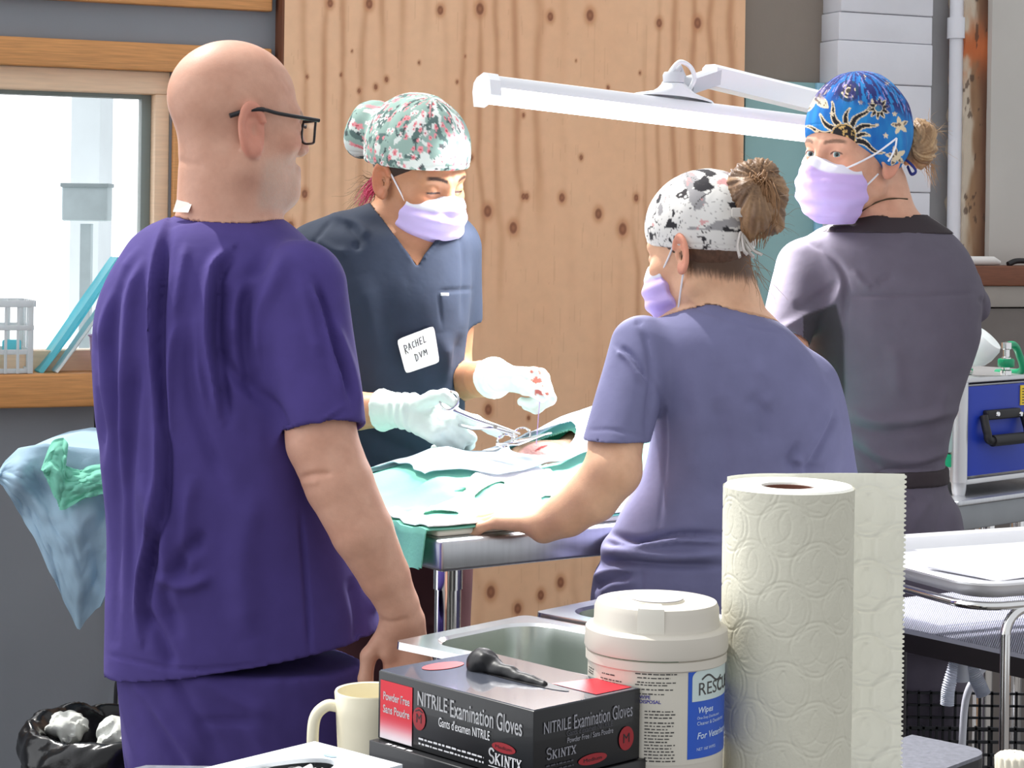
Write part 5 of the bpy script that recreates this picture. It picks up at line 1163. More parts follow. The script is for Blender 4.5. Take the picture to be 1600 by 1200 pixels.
for wd_, u0, v0, cw_, ch_ in (('RACHEL', .14, .22, .105, .22), ('DVM', .36, .56, .125, .18)):
    for k, ch in enumerate(wd_):
        for s_l in LET[ch]: ik.stroke([(u0 + cw_ * (k + p[0] * .8), v0 + ch_ * p[1] * (1.15 if k == 0 else .85) - .012 * k) for p in s_l], .019)
ik.build('lettering', stf, mat('marker ink', (36, 34, 40), .6, var=0), stk)
p0 = on(lambda X: lf2(X), 695, 460, 3.5, 3.9, .005); b = MB(); b.box(p0, (.015, .002, .005), bev=.0008); b.build('pocket_tab', m_ink if 'm_ink' in globals() else mat('white print', (228, 228, 230), .5, var=0), top2_o)
def cap2col(L, V):
    u = np.arctan2(L[:, 0], L[:, 1]) * .11; bn_ = sstep(.095, .105, -L[:, 1]); u = np.where(L[:, 1] < -.09, L[:, 0] * 1.2 + L[:, 1] * .5, u); v = L[:, 2]; c = np.tile(np.array((150., 178, 168)), (len(L), 1))
    c = mixc(c, (226, 234, 228), fbm(u * 40, v * 40, 401) > .48); c = mixc(c, (92, 116, 112), fbm(u * 55 + 9, v * 55, 403) > .56)
    i, j = np.floor(u / .0155), np.floor(v / .0155); 
    for du in (-1, 0, 1):
        for dv_ in (-1, 0, 1):
            a, b_ = i + du, j + dv_; cx, cy = (a + .2 + .6 * hash2(a, b_, 5)) * .0155, (b_ + .2 + .6 * hash2(a, b_, 6)) * .0155; r = .0045 + .0035 * hash2(a, b_, 7); s_ = star(u, v, cx, cy, r, 5, hash2(a, b_, 8) * 6, .55); k = hash2(a, b_, 9)
            f0 = (k < .55) & (s_ < 0); c = mixc(c, np.where((hash2(a, b_, 10) > .4)[:, None], (232., 150, 156), (240., 226, 224)), f0 * 1.0); c = mixc(c, (196, 70, 84), (k < .55) & (np.hypot(u - cx, v - cy) < r * .25))
    c = mixc(c, (54, 66, 68), ((fbm(u * 90, v * 70, 407) > .63) * .8)); return c
cap_mesh(H2, .020, .22, ((W(566, 216, DS + .07), (.036, .036, .040)), (W(585, 196, DS + .05), (.05, .05, .05))), .010, cap2col, m_cap, surg, seed=1, creases=.006, ztop=.100)
face_mask(H2, surg, [[(-.060, .054, -.034), (-.072, .015, .004), (-.0775, -.008, .026)], [(-.055, .035, -.095), (-.070, .010, -.060), (-.0765, -.006, -.034)], [(.062, .045, -.032), (.076, -.006, .02)]], (206, 190, 240))
# hair: dark at the temple, curly wisps and a pink lock behind the ear
m_hdark = mat('dark brown hair', (58, 40, 32), .5, var=.2, vscale=80); m_pink = mat('pink dyed hair', (216, 84, 124), .5, var=.15); m_hbrown = mat('light brown hair', (146, 108, 74), .5, var=.2, vscale=80); m_blond = mat('blond hair', (186, 150, 108), .5, var=.2, vscale=80)
V, Q = sdf_mesh(lambda P: (lambda L: np.maximum(np.maximum(d_ell(L, (0, -.012, .040), (.0795, .096, .088)), np.maximum(L[:, 1] - .052, -.02 - L[:, 2] - .2 * L[:, 1])), L[:, 2] - .06) * H2.s)(H2.loc(P)), H2.c - .14, H2.c + .14, .0035)
hr2 = link_mesh('hair', V, Q, m_hdark, surg)
def wisps(n, src, spread, length, curl, seed, drop=.6, steps=9):
    r = random.Random(seed); out = []
    for _ in range(n):
        p = np.array(src(r)); d = np.array([r.gauss(*s) for s in spread]); d = d / max(np.linalg.norm(d), 1e-6); c = [p]; ph = r.uniform(0, 6.28); l = length * r.uniform(.4, 1.1) / steps
        for k in range(steps):
            d = unit(d + np.array((curl * math.cos(ph + k * 1.1), curl * math.sin(ph + k * .9), curl * math.sin(ph * 2 + k) - drop * .12))); p = p + d * l; c.append(p)
        out.append(c)
    return out
tubes('hair_wisps', wisps(60, lambda r: W(592 + r.uniform(-12, 6), 292 + r.uniform(-14, 12), DS + .04 + r.uniform(-.02, .02)), ((-.9, .25), (.1, .4), (-.25, .3)), .085, .35, 11), .0006, m_hbrown, hr2, 4)
tubes('pink_lock', wisps(46, lambda r: W(590 + r.uniform(-8, 8), 282 + r.uniform(-10, 12), DS + .02 + r.uniform(-.02, .01)), ((-.75, .2), (-.1, .2), (-.75, .25)), .06, .16, 12), .0013, m_pink, hr2, 5)
# earrings
b = MB()
for z in (-.030, -.022, -.034): b.lathe([(0, -.0016), (.0016, 0), (0, .0016)], H2.pt(-.083, -.002 + z * .1, z), 8)
b.build('earring', mat('gold', (220, 180, 110), .25, 1.0, var=0), surg)
# the needle holder and the thread, held above the opening
m_inst = mat('instrument steel', (206, 206, 208), .22, 1.0, var=.02); b = MB(); r_c = W(702, 626, 3.455)
ring(b, r_c, .0165, (-.35, -.8, .35), .0021); ring(b, W(690, 657, 3.53), .0135, (-.3, -.9, .2), .002)
b.tube([W(709, 641, 3.45), W(742, 655, 3.44), W(772, 665, 3.435), W(813, 678, 3.43)], [.0034, .0032, .0040, .0016], 10); b.tube([W(699, 660, 3.52), W(738, 669, 3.455), W(772, 668, 3.436), W(809, 682, 3.432)], [.0030, .0032, .0040, .0016], 10)
b.lathe([(0, -.005), (.0036, -.005), (.0036, .005), (0, .005)], W(774, 666.5, 3.434), 12, ((1, 0, 0), (0, 0, 1), (0, -1, 0)))
tag(b.build('needle_holder', m_inst, loc=W(702, 626, 3.455)), 'steel needle holder in the gloved hand reaching over the green drape', 'needle holder')
b = MB(); b.tube([W(844, 618, 3.468), W(841, 655, 3.455), W(838, 694, 3.44)], .0008, 6); tag(b.build('suture_thread', mat('violet thread', (176, 150, 200), .5), loc=W(844, 618, 3.468)), 'violet suture thread pulled up from the opening by the raised gloved fist', 'thread')

# ================================================================== ASSISTANT IN SLATE BLUE (back to us, hand on the table)
DA = 3.19
a2 = math.radians(52); H3 = Head(W(1096, 390, DA + .01), (-math.sin(a2), math.cos(a2)), 14, 0, .90)
lf3 = Loft([(474, 1078, 1140, 3.19, .050), (484, 1056, 1180, 3.19, .062), (496, 1034, 1206, 3.19, .074), (510, 1014, 1228, 3.19, .086), (530, 1003, 1250, 3.19, .098), (560, 1004, 1276, 3.19, .108), (600, 1008, 1302, 3.19, .114), (640, 1012, 1313, 3.19, .116), (690, 1016, 1318, 3.19, .114), (740, 1004, 1312, 3.19, .112), (790, 978, 1304, 3.19, .112), (830, 958, 1300, 3.19, .114), (855, 940, 1300, 3.19, .118), (880, 938, 1300, 3.19, .118), (900, 928, 1300, 3.19, .120), (940, 922, 1300, 3.19, .122), (1000, 922, 1296, 3.19, .124), (1060, 922, 1296, 3.19, .124)], 2.3)
sl3 = sleeve_fn(W(1004, 545, 3.16), W(963, 690, 3.08), .052, .0500, (-.03, -.05, -1), .07)
sl3s = sleeve_fn(W(1004, 545, 3.16), W(963, 690, 3.08), .052, .0500, (-.03, -.05, -1), .07, True); slRs = sleeve_fn(W(1262, 602, 3.21), W(1294, 745, 3.22), .047, .046, (.05, .05, -1), .06, True)
wr3 = W(850, 822, 3.10); zt3 = ZT + .026
arm3 = [W(1006, 545, 3.16), W(962, 690, 3.08), W(958, 734, 3.06), W(926, 775, 3.07), W(886, 803, 3.085), wr3]; ar3 = [.042, .0405, .0430, .0400, .0340, .0262]
hd3 = hand_parts(wr3 + np.array((0, 0, .006)), (-.82, .56, .0), (.05, -.25, 1), False, .94, ((16, 26, 16), (14, 24, 14), (16, 26, 14), (18, 28, 16)), 8)
armR = [W(1262, 602, 3.22), W(1290, 700, 3.22), W(1280, 780, 3.27), W(1200, 785, 3.38), W(1150, 785, 3.41)]; arR = [.038, .036, .036, .028, .024]
hd3r = hand_parts(W(1150, 785, 3.41), (-.9, .4, -.1), (0, -.4, 1), True, .92, ((20, 25, 15),) * 4, 3)
headf3 = local_only(lambda P: H3.sdf(P), H3.c, .16); hf3 = local_only(lambda P: d_hand(P, hd3), W(800, 830, 3.2), .17); hf3r = local_only(lambda P: d_hand(P, hd3r), hd3r[0][0][1], .16)
nk3 = (W(1122, 410, 3.20), W(1150, 520, 3.205))
def body3(P):
    d = smin(headf3(P), d_cap(P, nk3[0], nk3[1], .047, .056), .03); d = smin(d, lf3(P, -.013), .05); d = smin(d, d_chain(P, arm3, ar3, .006), .02); d = smin(d, d_chain(P, armR, arR, .02), .03)
    d = smin(d, hf3(P), .012); return smin(d, hf3r(P), .012)
V, Q = sdf_mesh(body3, (W(730, 600, 3.2)[0], 2.98, .86), (W(1345, 600, 3.2)[0], 3.56, 1.60), .0024)
V = folds(V, Q, [([(1062, 395), (1072, 420)], 4, -.8), ([(828, 838), (836, 858)], 4, -1.2)])
V = tuck(V, Q, lambda P: np.maximum(np.minimum(np.minimum(lf3(P), sl3s(P)), slRs(P)), np.maximum(.86 - P[:, 2], -d_cap(P, nk3[0] + (0, 0, .03), W(1148, 488, 3.20), .054, .060))))
c3 = skin_col(V, H3, (226, 182, 150), brow=(120, 84, 60), ear=(226, 140, 118), nape=(84, 62, 48))
asst = person(V, Q, c3, m_skin, 'person in slate blue scrubs, back turned, one bare hand resting on the table', (W(1150, 700, DA)[0], DA, 0))
ncut = (W(1080, 474, 3.19), W(1228, 522, 3.19)); nv_ = ncut[1] - ncut[0]; nn3 = unit(np.array((-nv_[2], 0.0, nv_[0]))) ; nn3 = nn3 if nn3[2] > 0 else -nn3
slR = sleeve_fn(W(1262, 602, 3.21), W(1294, 745, 3.22), .047, .046, (.05, .05, -1), .06)
def top3(P):
    d = smin(smin(lf3(P), sl3(P), .018), slR(P), .03); nkd = d_cap(P, nk3[0] + (0, 0, .03), W(1148, 488, 3.20), .054, .060); d = smax(d, -nkd, .004)
    return np.maximum(d, .86 - P[:, 2])
V, Q = sdf_mesh(top3, (W(895, 600, 3.2)[0], 2.98, .85), (W(1345, 600, 3.2)[0], 3.40, 1.46), .0036)
st3 = [([(998, 508), (1012, 540), (1018, 590), (1014, 640), (1012, 690)], 6, -5), ([(1004, 506), (992, 502)], 5, -3), ([(1018, 590), (1034, 620), (1040, 690), (1036, 760), (1030, 830)], 4, -2.4), ([(1022, 588), (1040, 620), (1047, 690), (1043, 760)], 4, 1.4), ([(965, 545), (985, 560), (1010, 600)], 6, 5, 's'), ([(918, 672), (960, 672), (1012, 684)], 3, -1.3),
       ([(1120, 620), (1130, 700), (1120, 800)], 16, -5), ([(1165, 620), (1190, 640), (1195, 700)], 12, -5), ([(1180, 560), (1210, 610), (1190, 640)], 12, 4), ([(1080, 560), (1090, 660), (1085, 760)], 18, 4), ([(1250, 690), (1235, 725), (1290, 735)], 8, -6), ([(1310, 640), (1290, 680), (1262, 735)], 6, -5), ([(1300, 640), (1282, 680), (1255, 725)], 6, 4), ([(1243, 715), (1252, 728), (1250, 745)], 6, 5),
       ([(950, 838), (1000, 850), (1060, 840), (1130, 842)], 7, 9, 's'), ([(940, 858), (990, 866), (1060, 870), (1135, 866)], 8, 8), ([(945, 846), (985, 852), (1010, 846)], 6, -7), ([(930, 880), (980, 878), (1050, 884), (1135, 884)], 6, -8), ([(925, 905), (960, 892), (1000, 890)], 7, 7), ([(922, 920), (950, 908), (990, 902)], 6, -6), ([(940, 930), (960, 912), (1000, 908)], 8, 5), ([(1004, 890), (1004, 940)], 3, -1.5), ([(1076, 478), (1120, 492), (1170, 510), (1222, 522)], 3, -1.5)]
V = folds(V, Q, st3, 1.3); V = V + vnormals(V, Q) * (.005 * (fbm(V[:, 0] * 14, V[:, 2] * 8, 381) - .5))[:, None]
link_mesh('scrub_top', V, Q, m_slateb, asst)
fe3 = ((W(1030, 960, 3.20) - (0, 0, .04), np.array((.27, 3.16, .06))), (W(1190, 960, 3.20) - (0, 0, .04), np.array((.43, 3.20, .06))))
pants('scrub_trousers', [(900, 940, 1294, 3.20, .112), (980, 930, 1294, 3.20, .12), (1060, 934, 1294, 3.20, .118), (1140, 950, 1280, 3.20, .10)], 3.2, m_slateb, asst, .93, fe3); shoes(asst, fe3, (-.4, 1))
def cap3col(L, V):
    x, y, z = L[:, 0], L[:, 1], L[:, 2]; u = np.arctan2(-x, -y) * .10; c = np.tile(np.array((226., 224, 220)), (len(L), 1)); hem = z - .002 - .30 * y
    sp = (noise2(u * 420, z * 420, 421) > .86); c = mixc(c, (120, 116, 116), sp * .6)
    b1 = fbm(u * 26, z * 30, 423); b2 = fbm(u * 22 + 7, z * 26 + 3, 425); top = hem > .036
    c = mixc(c, (150, 148, 150), (b2 > .54) * top * .9); c = mixc(c, (46, 44, 48), (b1 > .56) * top); c = mixc(c, (214, 150, 150), ((fbm(u * 60, z * 60, 427) > .66) * top) * .8)
    c = mixc(c, (60, 56, 58), np.abs(np.abs(fbm(u * 18, z * 22, 429) - .5)) < .006)
    for uc, zc_, w_ in ((.16, .016, .012), (.09, .016, .010), (.225, .018, .011)): c = mixc(c, (52, 50, 54), (np.hypot((u - uc) / w_, (hem - zc_) / .008) < 1) * (fbm(u * 150, z * 130, 431) > .42))
    return c
cp3 = cap_mesh(H3, .002, .30, (), .006, cap3col, m_cap, asst, seed=2, creases=.0035, ztop=.088)
# straps and ties of the cap, at the back below the bun
bk3 = H3.pt(0.02, -.112, .0)
b = MB(); b.box(W(1157, 332, 3.10), (.026, .004, .014), bev=.001); b.build('cap_strap', mat('grey cap cloth', (196, 190, 184), .85), cp3)
tie = [[W(1157, 362, 3.11), W(1153, 385, 3.105), W(1156, 402, 3.10)], [W(1158, 362, 3.11), W(1166, 388, 3.105), W(1178, 402, 3.10)], [W(1160, 364, 3.11), W(1176, 390, 3.105), W(1190, 398, 3.10)], [W(1158, 366, 3.11), W(1162, 390, 3.10), W(1168, 398, 3.098)]]
b = MB(); [b.tube(curve(t, 6), [.004] + [.0065] * 12, 8, flat=.35) for t in tie]; b.build('cap_tie', mat('grey cap cloth'), cp3)
face_mask(H3, asst, [[(-.060, .055, -.034), (-.070, .016, .002), (-.0775, -.004, .026)], [(-.055, .035, -.098), (-.070, .010, -.062), (-.0765, -.006, -.034)]], (206, 184, 240))
# hair: nape, folded ponytail and wisps
def hairf(P):
    L = H3.loc(P); d = d_ell(L, (0, -.014, .036), (.0795, .1005, .088)); d = smax(d, L[:, 1] - .018 - .4 * (L[:, 2] + .02), .006); return smax(d, -.030 - .55 * np.maximum(-L[:, 1], 0) + .15 * np.maximum(np.abs(L[:, 0]) - .03, 0) - L[:, 2], .010) * H3.s
V, Q = sdf_mesh(hairf, H3.c - .13, H3.c + .13, .003); N = vnormals(V, Q); L = H3.loc(V); V = V + N * (.0016 * (noise2(np.arctan2(L[:, 0], -L[:, 2] - .1) * 60, L[:, 1] * 60, 441) - .5))[:, None]
hr3 = link_mesh('hair', V, Q, mat('brown hair', (92, 66, 50), .5, var=.25, vscale=60, stretch=(3, 3, 1)), asst)
DB = 3.14
def bun3(P):
    d = d_chain(P, [W(1150, 318, DB), W(1164, 282, DB), W(1188, 276, DB + .01), W(1206, 305, DB + .01), W(1203, 345, DB), W(1180, 362, DB)], [.018, .022, .024, .022, .018, .012], .02)
    d = smin(d, d_chain(P, [W(1168, 300, DB - .03), W(1182, 335, DB - .03), W(1168, 372, DB - .02)], [.020, .022, .010], .02), .012); return d
V, Q = sdf_mesh(bun3, W(1170, 320, DB) - .09, W(1180, 320, DB) + .10, .0026); x, y = proj(V); cx, cy = 1186, 275
ang = np.arctan2(y - cy, x - cx); rad = np.hypot(x - cx, y - cy); V = V + vnormals(V, Q) * (.0055 * (noise2(ang * 14 + .3 * np.sin(rad * .1), rad * .012 + V[:, 1] * 20, 443) - .5) + .003 * (noise2(ang * 34, rad * .03, 445) - .5))[:, None]
cb = mixc((96, 70, 50), (190, 152, 112), fbm(ang * 9, rad * .02, 447) * 1.5 - .3); link_mesh('ponytail', V, Q, mat('highlighted hair', attr=True, rough=.45, var=.1, vscale=200), hr3, col=lin(cb))
r = random.Random(31); ch = []
for _ in range(90):
    a = r.uniform(-.6, 1.0); p0 = W(1186 + r.uniform(-14, 14), 268 + r.uniform(-4, 10), DB - .01 + r.uniform(-.03, .02)); x1 = r.uniform(1158, 1216); ch.append(curve([p0, W((1186 + x1) / 2 + (x1 - 1186) * .35, 295 + r.uniform(-6, 8), DB - .035), W(x1 + r.uniform(-3, 3), 330 + r.uniform(-10, 15), DB - .04), W(x1 + (1180 - x1) * r.uniform(.1, .6), 365 + r.uniform(-15, 25), DB - .03)], 5))
tubes('hair_strands', ch, .0013, m_hbrown, hr3, 4)
tubes('hair_wisps', wisps(70, lambda r: W(1190 + r.uniform(-34, 22), 295 + r.uniform(-30, 60), DB + r.uniform(-.03, .02)), ((.5, .5), (0, .4), (.15, .6)), .055, .22, 33) + wisps(26, lambda r: W(1172 + r.uniform(-10, 12), 395 + r.uniform(-10, 40), DB - .01), ((.5, .4), (0, .3), (-.5, .4)), .06, .2, 34), .00045, m_hbrown, hr3, 3)

# ================================================================== COLLEAGUE IN PEWTER (looking over the shoulder)
DC = 3.76
a4 = math.radians(50); H4 = Head(W(1334, 240, DC - .02), (-math.sin(a4), -math.cos(a4)), 2, 2, 1.0)
lf4 = Loft([(336, 1338, 1446, 3.77, .056), (346, 1316, 1462, 3.77, .066), (358, 1284, 1480, 3.77, .078), (376, 1254, 1500, 3.765, .092), (400, 1236, 1516, 3.76, .104), (440, 1228, 1532, 3.76, .116), (480, 1236, 1536, 3.76, .122), (530, 1256, 1528, 3.76, .122), (590, 1268, 1508, 3.76, .118), (650, 1274, 1490, 3.76, .114), (700, 1280, 1478, 3.76, .112), (740, 1284, 1474, 3.76, .112), (780, 1284, 1476, 3.76, .114), (840, 1280, 1488, 3.76, .12)], 2.35)
sl4s = sleeve_fn(W(1258, 420, 3.74), W(1226, 530, 3.66), .056, .047, (-.3, -.35, -1), .08, True)
sl4 = sleeve_fn(W(1258, 420, 3.74), W(1226, 530, 3.66), .056, .047, (-.3, -.35, -1), .08)
arm4 = [W(1262, 420, 3.76), W(1224, 545, 3.66), W(1222, 590, 3.66), W(1160, 640, 3.80), W(1120, 650, 3.86)]; ar4 = [.046, .038, .036, .028, .024]
arm4r = [W(1496, 448, 3.81), W(1512, 478, 3.90), W(1490, 505, 4.0), W(1420, 510, 4.04), W(1380, 510, 4.04)]; ar4r = [.040, .034, .029, .026, .022]
hd4 = hand_parts(W(1120, 650, 3.86), (-.8, .5, -.2), (0, -.3, 1), False, .92, ((25, 30, 20),) * 4, 3); hd4r = hand_parts(W(1380, 510, 4.04), (-1, 0, 0), (0, 1, .2), True, .92, ((25, 30, 20),) * 4, 3)
headf4 = local_only(lambda P: H4.sdf(P, True), H4.c, .17); hf4 = local_only(lambda P: d_hand(P, hd4), hd4[0][0][1], .15); hf4r = local_only(lambda P: d_hand(P, hd4r), hd4r[0][0][1], .15)
nk4 = (W(1372, 290, 3.775), W(1392, 378, 3.78))
def body4(P):
    d = smin(headf4(P), d_cap(P, nk4[0], nk4[1], .053, .058), .03); d = smin(d, lf4(P, -.013), .045); d = smin(d, d_chain(P, arm4, ar4, .02), .025); d = smin(d, d_chain(P, arm4r, ar4r, .02), .025)
    d = smin(d, hf4(P), .012); return smin(d, hf4r(P), .012)
V, Q = sdf_mesh(body4, (W(1060, 600, 3.8)[0], 3.52, .92), (W(1570, 600, 3.8)[0], 4.12, 1.78), .0025)
V = folds(V, Q, [([(1352, 285), (1375, 300), (1398, 290)], 4, -1.2), ([(1345, 300), (1372, 318), (1400, 310)], 4, -1.0), ([(1380, 270), (1396, 296), (1402, 330)], 7, 1.6)])
V = tuck(V, Q, lambda P: np.maximum(np.minimum(np.minimum(lf4(P), sl4s(P)), d_chain(P, arm4r[:3], [.046, .042, .037], .01)), np.maximum(W(1400, 748, 3.66)[2] - P[:, 2], -d_cap(P, nk4[0] + (0, 0, .03), W(1392, 345, 3.775), .062, .067))))
c4 = skin_col(V, H4, (214, 166, 140), brow=(112, 82, 64), lids=True, ear=(206, 132, 110))
coll = person(V, Q, c4, m_skin, 'person in pewter scrubs and blue sun-print cap looking back over the shoulder', (W(1390, 600, DC)[0], DC, 0))
def top4(P):
    d = smin(lf4(P), sl4(P), .018); d = smin(d, d_chain(P, arm4r[:3] , [.046, .042, .037], .01), .02); nkd = d_cap(P, nk4[0] + (0, 0, .03), W(1392, 345, 3.775), .062, .067); d = smax(d, -nkd, .004); return np.maximum(d, W(1400, 748, 3.66)[2] - P[:, 2])
V, Q = sdf_mesh(top4, (W(1180, 600, 3.8)[0], 3.55, .92), (W(1570, 600, 3.8)[0], 4.02, 1.52), .0038)
st4 = [([(1254, 372), (1290, 392), (1318, 425), (1322, 470), (1312, 510)], 5, -4), ([(1316, 430), (1305, 470), (1250, 500), (1214, 520)], 8, 5), ([(1240, 480), (1270, 470), (1312, 440)], 7, -4), ([(1310, 462), (1400, 462), (1480, 460), (1530, 458)], 3, -2), ([(1330, 420), (1350, 445), (1362, 448)], 6, 3), ([(1396, 430), (1370, 445)], 6, -2.5), ([(1395, 540), (1402, 580), (1400, 620)], 12, 3), ([(1320, 640), (1380, 660), (1460, 650), (1500, 638)], 9, 5), ([(1320, 660), (1370, 676), (1420, 672), (1490, 660)], 8, -5), ([(1345, 690), (1380, 715), (1440, 720), (1485, 700)], 9, 5), ([(1310, 690), (1345, 705), (1380, 735)], 7, -5), ([(1360, 742), (1430, 734), (1482, 718)], 7, -5), ([(1480, 600), (1470, 640), (1430, 660)], 9, 4), ([(1322, 480), (1316, 560), (1318, 640)], 5, -2.5), ([(1530, 465), (1540, 480), (1532, 520)], 5, -4)]
V = folds(V, Q, st4, 1.3); V = V + vnormals(V, Q) * (.005 * (fbm(V[:, 0] * 14, V[:, 2] * 8, 391) - .5))[:, None]
x, y = proj(V); pc = np.tile(np.array((92., 86, 99)), (len(V), 1)); side = sstep(2.5, -2.5, x - np.interp(y, [470, 520, 600, 680, 760], [1305, 1318, 1320, 1318, 1316])) * sstep(-2.5, 2.5, y - 470 - (1320 - x) * .35) * (x > 1255); pc = mixc(pc, (50, 47, 52), side)
t4 = link_mesh('scrub_top', V, Q, mat('pewter two-tone cloth', attr=True, rough=.88, var=.06, vscale=26, bump=.9, bscale=20), coll, col=lin(pc))
# dark knit collar and waistband
def collar(P):
    q = np.abs(d_cap(P, nk4[0] + (0, 0, .03), W(1392, 345, 3.775), .0640, .0690)) - .0035; s_ = np.abs(lf4(P)) - .004; lo_ = W(1392, 364, 3.70)[2]; hi_ = W(1392, 340, 3.70)[2]
    tilt = (P[:, 0] - nk4[1][0]) * .06; return smax(smax(np.minimum(np.maximum(lf4(P, .003), -lf4(P, -.006)), q + .1), np.maximum(lo_ - P[:, 2] - .0, P[:, 2] - hi_ - .03), .002), -d_cap(P, nk4[0] + (0, 0, .03), W(1392, 345, 3.775), .061, .066), .002)
V, Q = sdf_mesh(collar, W(1320, 380, 3.7) - (.06, .10, .04), W(1460, 330, 3.7) + (.06, .26, .06), .003); link_mesh('collar', V, Q, m_dband, t4)
zc1, zc0 = W(1440, 738, 3.66)[2], W(1440, 765, 3.66)[2]
pz4 = Loft([(700, 1284, 1478, 3.76, .110), (760, 1284, 1479, 3.76, .112), (800, 1278, 1496, 3.76, .118), (860, 1272, 1506, 3.76, .122), (920, 1272, 1508, 3.76, .124), (1000, 1280, 1505, 3.76, .12)], 2.3)
fe4 = ((W(1325, 900, 3.76) - (0, 0, .03), np.array((.63, 3.80, .06))), (W(1445, 900, 3.76) - (0, 0, .03), np.array((.78, 3.80, .06))))
tr4 = pants('scrub_trousers', [(700, 1286, 1474, 3.76, .108), (760, 1284, 1479, 3.76, .112), (800, 1276, 1498, 3.76, .118), (860, 1270, 1507, 3.76, .122), (920, 1270, 1509, 3.76, .124), (1000, 1282, 1500, 3.76, .115)], 3.76, m_pewter, coll, zc1 + .01, fe4, fold=[([(1460, 775), (1440, 800), (1420, 840)], 6, 4), ([(1478, 772), (1470, 810), (1460, 850)], 6, -4), ([(1430, 778), (1415, 800)], 5, -3), ([(1490, 790), (1496, 840), (1500, 900)], 6, 4)]); shoes(coll, fe4, (-.2, 1))
V, Q = sdf_mesh(lambda P: np.maximum(pz4(P, .003), np.maximum(P[:, 2] - zc1 - .02 * (P[:, 0] - .68), zc0 + .02 * (P[:, 0] - .68) - P[:, 2])), (.50, 3.58, zc0 - .03), (.90, 3.92, zc1 + .04), .005); link_mesh('waistband', V, Q, m_dband, tr4)
# eyes
for sg in (-1, 1):
    ec = H4.pt(sg * .031, .0745, -.001); n_ = 28; gz = unit(H4.dr(-.28, 1, .02)); gxx = unit(np.cross(gz, (0, 0, 1))); gyy = np.cross(gxx, gz); pe = [(.0122 * math.sin(t), .0122 * math.cos(t)) for t in np.linspace(0, math.pi, 26)]
    b = MB(); b.lathe([(max(r_, 1e-6), z_) for r_, z_ in pe], ec, n_, (gxx, gyy, gz)); V = np.array(b.v); ca = ((V - ec) @ gz) / .0122
    c = mixc((236, 230, 226), (112, 140, 138), sstep(.80, .83, ca)); c = mixc(c, (18, 18, 20), sstep(.955, .968, ca)); b.build('eye', mat('eye', attr=True, rough=.08, var=0), coll, col=lin(c))
def cap4col(L, V):
    x, y, z = L[:, 0], L[:, 1], L[:, 2]; px, py = proj(V)
    u = np.arctan2(x, -y); c = mixc((22, 96, 176), (44, 146, 206), fbm(u * 5, z * 22, 451) * 1.6 - .3); front = (V - H4.c) @ np.array((0, -1, 0)) > -.02
    # motifs are printed on the cloth, laid out over the side that faces us
    cream = (226, 208, 176); blk = (30, 26, 30); gold = (206, 170, 104)
    def put(f, col_, k=1.0): nonlocal c; c = mixc(c, col_, (f & front) * k)
    sx, sy = 1318, 213; a = np.arctan2(py - sy, px - sx); q = np.hypot(px - sx, py - sy)
    for ang, l in ((-168, 50), (-140, 40), (-112, 46), (-78, 34), (-50, 62), (-22, 46), (0, 30), (22, 58), (-195, 30)):
        t = math.radians(ang); ux, uy = math.cos(t), math.sin(t); al = (px - sx) * ux + (py - sy) * uy; ac = -(px - sx) * uy + (py - sy) * ux + 3.5 * np.sin((al - 20) * .13); w_ = 5.2 * np.clip((l + 12 - al) / l, 0, 1) ** .7
        put((al > 20) & (al < l + 12) & (np.abs(ac) < w_ + 1.3), cream); put((al > 21) & (al < l + 9) & (np.abs(ac) < w_ - .6), blk)
    put(q < 20, gold); put(q < 18.2, blk); put((q < 16.5) & (fbm(px * .22, py * .22, 453) > .52), gold)
    s1 = star(px, py, 1373, 169, 17, 10, .2, .5); put(s1 < .12, cream); put(s1 < -.06, blk); q1_ = np.hypot(px - 1373, py - 169); put(q1_ < 7, cream); put(q1_ < 5.5, (60, 120, 160)); 
    q2_ = np.hypot(px - 1326, py - 142); put(q2_ < 17, blk, .55); put(q2_ < 11.5, cream); put(q2_ < 9, (70, 62, 58)); put(q2_ < 6, cream); put(q2_ < 4, (70, 62, 58))
    for cx, cy, r_, n5 in ((1272, 148, 30, 5), (1406, 196, 14, 5), (1280, 124, 14, 5), (1400, 244, 16, 5)):
        s_ = star(px, py, cx, cy, r_, n5, .5, .36); put(s_ < .05, cream); put((s_ < -.09) & (fbm(px * .2, py * .2, 457) > .5), (120, 104, 92))
    for cx, cy in ((1384, 212), (1276, 206), (1398, 178), (1350, 120), (1300, 178), (1345, 160), (1386, 130)): put(star(px, py, cx, cy, 4.5, 5, .3, .45) < 0, cream)
    back = sstep(.0, .03, z - .062 - .25 * (y + .02)); c = mixc(c, (38, 40, 104), back * (fbm(u * 14, z * 60, 459) > .40) * .9); c = mixc(c, (150, 140, 200), back * (fbm(u * 20, z * 80, 461) > .60)); return c
cp4 = cap_mesh(H4, -.020, .66, (), .008, cap4col, m_cap, coll, True, h=.0017, seed=3, creases=.005, ztop=.100, hmin=-.030)
b = MB(); b.tube(curve([W(1413, 248, 3.76), W(1425, 258, 3.74), W(1431, 268, 3.74), W(1424, 272, 3.74), W(1418, 260, 3.75)], 6), .004, 8, flat=.4); b.build('cap_tie', mat('navy cap tie', (40, 50, 120), .8), cp4)
fm4 = face_mask(H4, coll, [], (206, 180, 236))
def surf4(P):
    L = H4.loc(P); M = np.stack([np.abs(L[:, 0]), L[:, 1], L[:, 2]], 1)
    ce = np.maximum(smin(d_ell(L, (0, -.014, .044), (.088, .1115, .108)), d_ell(M, (.078, -.016, .012), (.018, .032, .034)), .012), np.maximum(-.020 + .66 * L[:, 1], -.030) - L[:, 2])
    return np.minimum(body4(P), ce)
